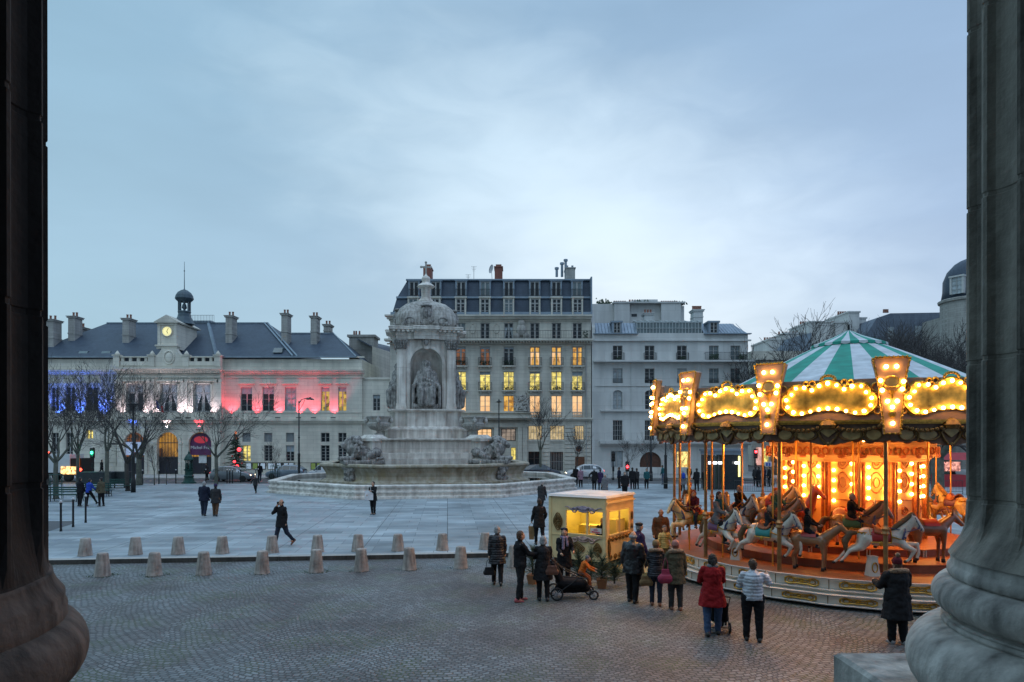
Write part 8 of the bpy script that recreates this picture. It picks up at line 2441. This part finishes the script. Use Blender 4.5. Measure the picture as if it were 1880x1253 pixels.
# ---- green cast iron drinking fountain
def drinking_fountain():
    x, y, _ = GP(347, 888); t = thing('drinking_fountain', 'dark green cast iron drinking fountain with a domed top on the square', 'drinking fountain', (x,y,0))
    s = 1.12
    b = MB(); b.lathe([(.62,0),(.62,.12),(.5,.16),(.44,.3),(.38,.55),(.42,.62),(.42,.7),(.35,.78),(.34,1.15),(.42,1.22),(.44,1.3)], 8, rot=PI/8); b.obj('pedestal', M_bronze, t)
    b = MB()
    for k in range(4):
        a = PI/4+PI/2*k; X, Y = .26*math.cos(a), .26*math.sin(a); b.cap((X,Y,1.32),(X,Y,1.75),.09,.085,8); b.cap((X,Y,1.75),(X,Y,1.95),.07,.05,8); b.ell((X,Y,2.02),.07,8,6)
    b.obj('caryatids', M_bronze, t, True)
    b = MB(); b.lathe([(.40,2.1),(.44,2.18),(.40,2.25),(.34,2.4),(.26,2.55),(.14,2.68),(.08,2.74),(.1,2.8),(.03,2.98)], 16); b.obj('dome', M_bronze, t, True)
drinking_fountain()
# ---- benches
def bench(px, py, rz, lab):
    x, y, _ = GP(px, py); t = thing('bench', lab, 'bench', (x,y,0), rz, 'double park benches on the left')
    b = MB()
    for k in range(4): b.box(-1.1,1.1,-.45+.1*k,-.38+.1*k,.43,.46)
    for k in range(4): b.box(-1.1,1.1,.12+.1*k,.19+.1*k,.43,.46)
    b.obj('seat', M_bronze, t); b = MB()
    for z in (.58,.72,.86): b.box(-1.1,1.1,-.04,.0,z,z+.09)
    b.obj('backrest', M_bronze, t)
    for X in (-.9,.9):
        b = MB(); b.tube([(X,-.42,.42),(X,-.38,.2),(X,-.45,0)], .025, 5); b.tube([(X,.42,.42),(X,.38,.2),(X,.45,0)], .025, 5); b.tube([(X,-.45,.42),(X,.45,.42)], .025, 5); b.tube([(X,-.02,0),(X,-.02,.95)], .03, 5); b.loop([(X,-.2+.12*math.cos(2*PI*k/10),.28+.12*math.sin(2*PI*k/10)) for k in range(10)], .014, 4); b.loop([(X,.2+.12*math.cos(2*PI*k/10),.28+.12*math.sin(2*PI*k/10)) for k in range(10)], .014, 4); b.obj('leg', M_iron, t)
bench(120,921,.1,'green bench nearest the dark column, left of the three people talking'); bench(175,912,.15,'green bench behind the boy in blue'); bench(215,902,.12,'green bench farthest right beside the leaning tree')
for (px, py, w_, lab) in ((180,897,1.3,'dark waste skip behind the bench, left one'),(208,896,1.2,'dark waste skip behind the bench, right one')):
    x, y, _ = GP(px, py); t = thing('skip_bin', lab, 'bin', (x, y, 0)); b = MB(); b.frust(-w_,w_,-.5,.5,.35,-w_*1.1,w_*1.1,-.6,.6,1.35); b.obj('bin_body', mat('dark_mesh_panel', (.02,.028,.03), .6, 0, .3, 8), t); b = MB()
    for X in (-w_+.1, w_-.1): b.tube([(X,-.3,0),(X,-.3,.4)], .05, 6); b.tube([(X,.3,0),(X,.3,.4)], .05, 6)
    b.obj('feet', M_iron, t)
# tree guards
for (px, py, lab) in ((103,916,'iron tree guard round the tree nearest the dark column'),(505,884,'green slatted tree guard round the staked sapling')):
    x, y, _ = GP(px, py) if px < 200 else (GX(505,61.5), 61.5, 0); t = thing('tree_guard', lab, 'tree guard', (x,y,0)); b = MB()
    for k in range(10): a = 2*PI*k/10; b.tube([(.42*math.cos(a),.42*math.sin(a),0),(.36*math.cos(a),.36*math.sin(a),1.7)], .018, 4)
    for z in (.3,1.0,1.65): b.loop([(.4*math.cos(2*PI*k/16),.4*math.sin(2*PI*k/16),z) for k in range(16)], .018, 4)
    b.obj('guard_rails', M_bronze, t)

# ---- ticket booth
def ticket_booth():
    A = Vector(GP(1112,1050,KZ)); rz = math.atan2(-1.1, 1.65)
    W, D, Hb, z0 = 2.05, 2.15, 2.02, .28
    t = thing('ticket_booth', 'cream painted carousel ticket booth trailer with scrolled ornaments and a warmly lit window', 'ticket booth', (A.x, A.y, KZ), rz)
    M_b = mat('booth_cream_paint', (.70,.54,.28), .5, 0, .12, 2.5); M_in = mat('booth_interior', (.75,.66,.30), .6, 0, .08, 2)
    z1 = z0+Hb; w0, w1 = 1.12, 1.86; xa, xb = -1.42, -.10       # window
    b = MB(); wall_holes(b, -W, 0, z0, z1, 0, [(xa, xb, w0, w1)], .05)
    # right side wall x = 0, with its window
    s = MB(); wall_holes(s, 0, D, z0, z1, 0, [(.28, D-.35, w0, w1)], .05)
    b.add([(-0.0-vz[1]*1.0, vz[0], vz[2]) if False else (-vz[1], vz[0], vz[2]) for vz in s.v], s.f)
    b.add([(-W,0,z0),(-W,D,z0),(-W,D,z1),(-W,0,z1)], [(3,2,1,0)]); b.add([(-W,D,z0),(0,D,z0),(0,D,z1),(-W,D,z1)], [(3,2,1,0)])
    b.obj('walls', M_b, t)
    i = MB(); e = .06; i.add([(-W+e,e,z0+.1),(-e,e,z0+.1),(-e,D-e,z0+.1),(-W+e,D-e,z0+.1)], [(0,1,2,3)]); i.add([(-W+e,D-e,z0),(-e,D-e,z0),(-e,D-e,z1),(-W+e,D-e,z1)], [(0,1,2,3)]); i.add([(-W+e,e,z0),(-W+e,D-e,z0),(-W+e,D-e,z1),(-W+e,e,z1)], [(0,1,2,3)]); i.add([(-W+e,e,z1-.08),(-e,e,z1-.08),(-e,D-e,z1-.08),(-W+e,D-e,z1-.08)], [(0,1,2,3)])
    i.box(-1.5,-.6,1.0,1.5,z0+.1,1.28); i.box(-.5,-.2,1.2,1.9,z0+.1,1.5)
    i.obj('interior', M_in, t)
    r = MB(); r.frust(-W-.06,.06,-.06,D+.06,z1,-W-.02,.02,-.02,D+.02,z1+.07); r.frust(-W-.02,.02,-.02,D+.02,z1+.07,-W+.5,-.5,.5,D-.5,z1+.12); r.obj('roof', mat('booth_roof', (.58,.57,.56), .55, 0, .15, 2), t)
    f = MB()
    for (X, q) in ((-W+.03,.05),(-.05,.05),(-1.0+.35,.03)): 
        if X == -1.0+.35: f.box(X-q, X+q, -.02, .05, w0, w1)
        else: f.box(X-q, X+q, -.02, .0, z0, z1)
    f.box(xa-.04, xb+.04, -.03, -.0, w0-.04, w0); f.box(xa-.04, xb+.04, -.03, -.0, w1, w1+.03); f.box(-W,0,-.025,0,1.04,1.06)
    f.box(0,.025,.0,.08,z0,z1); f.box(0,.03,.24,D-.3,w0-.04,w0); f.box(0,.03,.24,D-.3,w1,w1+.03); f.box(0,.03,.95,1.02,w0,w1); f.box(0,.06,0,D,z1-.18,z1-.13); f.box(0,.03,0,D,1.0,1.03)
    f.obj('window_frames', M_b, t)
    g = MB(); g.add([(xa,.03,w0),(xb,.03,w0),(xb,.03,w1),(xa,.03,w1)], [(0,1,2,3)])
    # relief ornaments
    def scroll(mb, cx, cz, sc_, put):
        for e_ in (-1, 1):
            pts = [(e_*(.08+.5*u), .05*math.sin(u*9)*(1-u*.4)+.03*u) for u in [k/12 for k in range(13)]]
            mb.tube([put(cx+sc_*x, cz+sc_*z) for x, z in pts], [.035*sc_*(1-.06*k) for k in range(13)], 5)
            mb.loop([put(cx+sc_*(e_*.28+.075*math.cos(2*PI*k/10)), cz+sc_*(-.03+.06*math.sin(2*PI*k/10))) for k in range(10)], .022*sc_, 5)
        mb.ell(put(cx, cz), (.12*sc_, .03, .07*sc_), 10, 6); mb.loop([put(cx+.16*sc_*math.cos(2*PI*k/14), cz+.08*sc_*math.sin(2*PI*k/14)) for k in range(14)], .02*sc_, 5)
    pf = lambda x, z: (x, -.03, z); ps = lambda x, z: (.03, x, z)
    o = MB(); o.mi = 0; scroll(o, -.78, w1+.06, 1.15, pf); o.mi = 1; scroll(o, -.78, w0-.16, 1.1, pf)
    o.obj('painted_scrolls', [mat('blue_pink_scroll', (.30,.24,.30), .5, 0, .5, 12), mat('pink_blue_scroll', (.42,.28,.24), .5, 0, .5, 14)], t)
    def medal(cx, cz, a_, c_, put):
        mb = MB()
        for f_ in (1,.72,.4):
            mb.loop([put(cx+a_*f_*math.cos(2*PI*k/20)*(1+.08*math.cos(8*PI*k/20)), cz+c_*f_*math.sin(2*PI*k/20)*(1+.1*math.cos(8*PI*k/20))) for k in range(20)], .018, 5)
        for k in range(12): mb.ell(put(cx+a_*.55*math.cos(2*PI*k/12), cz+c_*.55*math.sin(2*PI*k/12)), .025, 6, 5)
        mb.ell(put(cx, cz), .04, 7, 5); mb.obj('gilded_medallion', M_goldd, t)
    medal(-1.72, 1.48, .15, .26, pf); medal(-1.0, .66, .24, .17, pf); medal(-.28, .66, .13, .2, pf); medal(.22, .68, .07, .22, ps)
    for k in range(7): medal(.2+.27*k, .97, .09, .06, ps)
    for k in range(5): medal(.3+.36*k, .40, .1, .07, ps)
    medal(D-.18, 1.6, .05, .12, ps); medal(D-.18, 1.25, .05, .06, ps)
    # sign in the window, wheels, step
    n = MB(); n.box(-.55,-.16,.02,.03,1.17,1.34); so = n.obj('window_sign', mat('paper_sign', (.7,.66,.6), .6, var=0), t)
    for j, (tx_, zz) in enumerate((('Jolis', 1.262), ('Manèges', 1.19))):
        lettering('sign_lettering', tx_, .085, (-.355,.015,zz), mat('red_lettering', (.6,.03,.08), .5, var=0), so, .002, .0015)
    u = MB(); u.box(-W+.1,-.1,.1,D-.1,.12,z0); u.obj('chassis', M_dark, t)
    for X in (-W+.35, -.3):
        for Y in (.5, D-.7): w = MB(); w.M = Matrix.Translation((X, Y, .17)) @ Matrix.Rotation(PI/2, 4, 'Y'); w.lathe([(.06,-.06),(.16,-.06),(.17,0),(.16,.06),(.06,.06)], 14); w.obj('wheel', M_tyre, t, True)
    p = MB(); p.box(.05,1.5,.1,1.6,0,.09); p.obj('boarding_plate', mat('worn_ramp', (.35,.28,.12), .6, 0, .3, 3), t)
    ld = bpy.data.lights.new('booth_lamp', 'POINT'); ld.energy = 42; ld.color = (1.0,.68,.18); ld.shadow_soft_size = .15
    lo = bpy.data.objects.new('booth_lamp', ld); scene.collection.objects.link(lo); lo.parent = t; lo.location = (-1.0, 1.1, z1-.25)
    # cashier inside
    c = Matrix.Translation(t.location) @ Matrix.Rotation(rz, 4, 'Z') @ Vector((-.42, .62, .15))
    person(c.x, c.y, c.z, math.degrees(rz)+200, 1.45, 'cashier in dark clothes sitting low inside the lit ticket booth', coat='black', hair='dark', name='person')
    return t
ticket_booth()
# fir trees in wooden pots by the booth
def fir(x, y, h, w, lab, seed, pot=True, lean=0):
    t = thing('potted_fir', lab, 'fir tree', (x,y,KZ), seed, 'small fir trees around the ticket booth'); rnd = random.Random(seed)
    b = MB(); b.tube([(0,0,.1),(lean*.5,0,h*.5),(lean,0,h)], [.03,.02,.008], 6); b.obj('trunk', M_bark, t)
    f = MB()
    for i in range(150):
        u = rnd.random()**.8; z = .16+(h-.2)*u; r = w*(1-u*.72)*rnd.uniform(.55,1.1); a = rnd.uniform(0, 2*PI)
        base = Vector((lean*u,0,z)); tip = base+Vector((r*math.cos(a), r*math.sin(a), rnd.uniform(-.05,.22)))
        f.tube([base, tip], [.008,.003], 3, False)
        d = (tip-base)
        for k in range(14):
            q = base+d*(.15+.85*k/13)
            for s in (-1, 1):
                n_ = Vector((-math.sin(a)*s, math.cos(a)*s, rnd.uniform(-.6,.6)))*.045; e = q+n_+d*.06
                f.add([q-d*.006, q+d*.012, e], [(0,1,2)])
    f.obj('foliage', mat('dull_fir_needles', (.035,.065,.035), .8, 0, .4, 8), t)
    if pot: p = MB(); p.frust(-.11,.11,-.11,.11,0,-.15,.15,-.15,.15,.27); p.obj('pot', mat('wooden_tub', (.33,.14,.06), .7, 0, .2, 4), t)
for i, (px, py, h, w, lab, pot) in enumerate(((1105,1080,.85,.52,'bushy small fir in a wooden tub right of the pushchair wheels',True),(1128,1078,.62,.60,'low spreading fir at the right corner of the booth',False),(1085,1073,.95,.42,'small fir behind the child in orange, against the booth',False),(978,1072,1.05,.36,'upright yellowish fir behind the man in red canvas shoes',True),(1062,1070,.9,.4,'small fir under the booth window ornaments',False))):
    x, y, z = GP(px, py, KZ); fir(x, y, h, w, lab, i+3, pot)

# ---- pushchairs
def pushchair(px, py, rz, lab, s=1.0, col=None, cat='pushchair'):
    x, y, z = GP(px, py, KZ); t = thing('pushchair', lab, cat, (x,y,z), rz); t.scale = (s,s,s); m = CL['black']
    for X, r in ((-.42,.15),(.44,.11)):
        for Y in (-.26,.26):
            w = MB(); w.M = Matrix.Translation((X,Y,r)) @ Matrix.Rotation(PI/2, 4, 'X')
            w.loop([(r*.88*math.cos(2*PI*k/20), r*.88*math.sin(2*PI*k/20), 0) for k in range(20)], .022, 6)
            wo = w.obj('wheel', M_tyre, t, True); q = MB(); q.M = w.M
            for k in range(6): a = PI*k/6; q.tube([(-r*.85*math.cos(a),-r*.85*math.sin(a),0),(r*.85*math.cos(a),r*.85*math.sin(a),0)], .006, 4)
            q.lathe([(.03,-.03),(.03,.03)], 8); q.obj('spokes', M_rim, wo)
    f = MB()
    for Y in (-.24,.24):
        f.tube([(-.42,Y,.15),(.1,Y,.52),(.3,Y,.5)], .014, 5); f.tube([(.44,Y,.11),(.25,Y,.45),(-.25,Y,.7),(-.62,Y,1.02)], .014, 5)
    f.tube([(-.62,-.24,1.02),(-.68,0,1.05),(-.62,.24,1.02)], .018, 6); f.tube([(-.42,-.26,.15),(-.42,.26,.15)], .012, 5); f.tube([(.44,-.24,.11),(.44,.24,.11)], .012, 5); f.obj('frame', M_iron, t)
    b = MB(); b.cap((-.28,-.14,.38),(.22,-.14,.36),.12,.1); b.cap((-.28,.14,.38),(.22,.14,.36),.12,.1); b.cap((-.3,-.14,.42),(-.48,-.14,.78),.09,.08); b.cap((-.3,.14,.42),(-.48,.14,.78),.09,.08); b.cap((-.3,0,.24),(.3,0,.22),.13,.1); b.cap((-.3,0,.42),(-.48,0,.8),.1,.1)
    link('seat', bake(b, 'seat', m, .018, 1, .008, .08), t)
    return t
pushchair(1052,1098,R(5),'big black pushchair with spoked wheels in front of the woman with the pale scarf', 1.12)
x, y, z = GP(1066,1090,KZ); person(x+.02,y,z+.12,-95,1.02,'small child in an orange jacket, grey hat and red trousers climbing out of the pushchair', coat='orange', legs='rust', shoes='white', hat=('grey','beanie'), hair='brown', child=True, lean=24, armL=(40,10,30), armR=(35,10,30), legL=(58,50), legR=(50,44))
pushchair(1318,1155,R(80),'small folding pushchair in front of the woman in the red coat', .8)

# ---- crowd barriers behind the booth and in the back
def barrier(x, y, rz, lab, w=2.2, h=1.0, m=None):
    t = thing('metal_barrier', lab, 'barrier', (x,y,0), rz, 'metal barriers along the road'); b = MB()
    b.tube([(-w/2,0,0),(-w/2,0,h),(w/2,0,h),(w/2,0,0)], .022, 5); b.tube([(-w/2,0,.2),(w/2,0,.2)], .018, 5); b.obj('frame', m or M_iron, t)
    b = MB(); n = int(w/.13)
    for k in range(1, n): X = -w/2+w*k/n; b.tube([(X,0,.2),(X,0,h)], .009, 4)
    b.obj('bars', m or M_iron, t)
Mg = mat('galvanised_rail', (.22,.24,.25), .5, .4)
for i, (px, Y) in enumerate(((1098,60.8),(1140,60.8),(1168,60.8),(1200,60.8),(1232,60.8))):
    barrier(GX(px,Y), Y, 0, ['railing at the crossing by the crowd','railing before the black signal post','railing before the carriage door, left','railing before the carriage door, right','railing under the lit shop window'][i], 1.7, .95, Mg)
for i, (px, Y) in enumerate(((1375,50.5),(1425,50),(1465,49.5),(1665,50),(1700,50),(1745,50))):
    barrier(GX(px,Y), Y, .06*i-.1, ['dark barrier behind the child in teal','dark barrier left of the bull','dark barrier beside the bull, against the core','dark fence panel right of the lit core','dark fence panel before the big tree','dark fence panel beside the right column'][i], 2.1, 1.0)
# benches near the shop window
for (px, lab) in ((1238,'slatted bench left of the person with the blue backpack'),(1280,'slatted bench behind the tall dark figure')):
    Y = 56; t = thing('bench', lab, 'bench', (GX(px,Y),Y,0), 0, 'benches at the far side of the square'); b = MB()
    for k in range(3): b.box(-.9,.9,-.2+.13*k,-.1+.13*k,.42,.46)
    b.obj('seat', mat('grey_wood_slats', (.2,.19,.17), .7), t); b = MB(); b.box(-.9,.9,.2,.24,.6,.68); b.box(-.9,.9,.22,.26,.78,.86); b.obj('backrest', mat('grey_wood_slats', (0,0,0)), t)
    for X in (-.75,.75): b = MB(); b.tube([(X,-.2,0),(X,-.18,.44),(X,.2,.44),(X,.25,.88)], .02, 5); b.tube([(X,.2,0),(X,.2,.44)], .02, 5); b.obj('leg', M_iron, t)
# ---- black glazed bus shelter / shop front behind the left riders
def shelter():
    Y = 54.5; t = thing('glazed_kiosk', 'dark glazed kiosk with bright strip lights seen behind the left carousel poles', 'kiosk', (GX(1335,Y), Y, 0))
    X = lambda px: GX(px,Y)-GX(1335,Y); Z = lambda py: GZ(py,Y)
    b = MB(); b.box(X(1300),X(1365),0,2.2,Z(834)-.05,Z(829)); b.box(X(1298),X(1367),-.1,2.3,Z(829),Z(825)); b.obj('roof', mat('grey_blue_canopy', (.16,.20,.24), .5), t)
    b = MB(); b.box(X(1330),X(1363),.3,2.2,0,Z(836)); b.box(X(1301),X(1306),.3,2.2,0,Z(836)); b.obj('dark_panels', mat('black_glass_panel', (.012,.014,.018), .15), t)
    b = MB(); b.box(X(1307),X(1329),.9,1.0,0,Z(838)); b.obj('glass', mat('greenish_glass', (.06,.09,.07), .1), t)
    b = MB()
    for px in (1306,1313,1321,1329): b.box(X(px)-.05,X(px)+.05,.2,.3,0,Z(836))
    b.obj('mullions', M_framed, t)
    ms = mat('white_strip_light', (1,1,1), .3, var=0, emit=(.92,.95,1), estr=4)
    for a_, c_ in ((1300.5,1316),(1319,1327),(1349,1357)): b = MB(); b.box(X(a_),X(c_),-.06,.0,Z(852.5),Z(848)); b.obj('strip_light', ms, t)
    b = MB(); b.box(X(1357.5),X(1360.5),.2,.3,Z(876),Z(838)); b.obj('yellow_light_strip', mat('yellow_strip', (1,1,.4), .3, var=0, emit=(1,.85,.25), estr=2), t)
shelter()
# red stall by the right column
Y = 58; t = thing('market_stall', 'red stall with small coloured lights beside the right column', 'stall', (GX(1755,Y), Y, 0)); b = MB(); b.box(-1.2,1.2,0,1.5,0,1.0); b.obj('counter', mat('red_stall_paint', (.35,.02,.03), .5), t); b = MB(); b.frust(-1.4,1.4,-.5,1.6,2.3,-1.2,1.2,0,1.4,2.9); b.obj('canopy', mat('red_stall_paint', (0,0,0)), t); b = MB()
for X in (-1.15,1.15): b.box(X-.04,X+.04,0,.08,1.0,2.35)
b.obj('posts', M_iron, t); b = MB(); b.box(-1.0,.9,.8,.9,1.3,2.1); b.obj('lit_back_panel', lit('stall_glow', (1.0,.45,.35), 1.2, (.2,.05,.05), 3), t)
# crumpled paper on the kerb
x, y, z = GP(292,1031,KZ); t = MB(); t.ell((0,0,.04), (.10,.06,.05), 7, 5); o = t.obj('crumpled_paper', CL['white'], None, False, (x,y,z)); tag(o, 'crumpled white paper lying at the foot of the kerb', 'litter')
# yellow street plate and sign details on the town hall's left

for me in _old:
    if me.users == 0: bpy.data.meshes.remove(me)
bpy.data.scenes.remove(_bk)
for o in _bo:
    if o.name in bpy.data.objects: bpy.data.objects.remove(o)
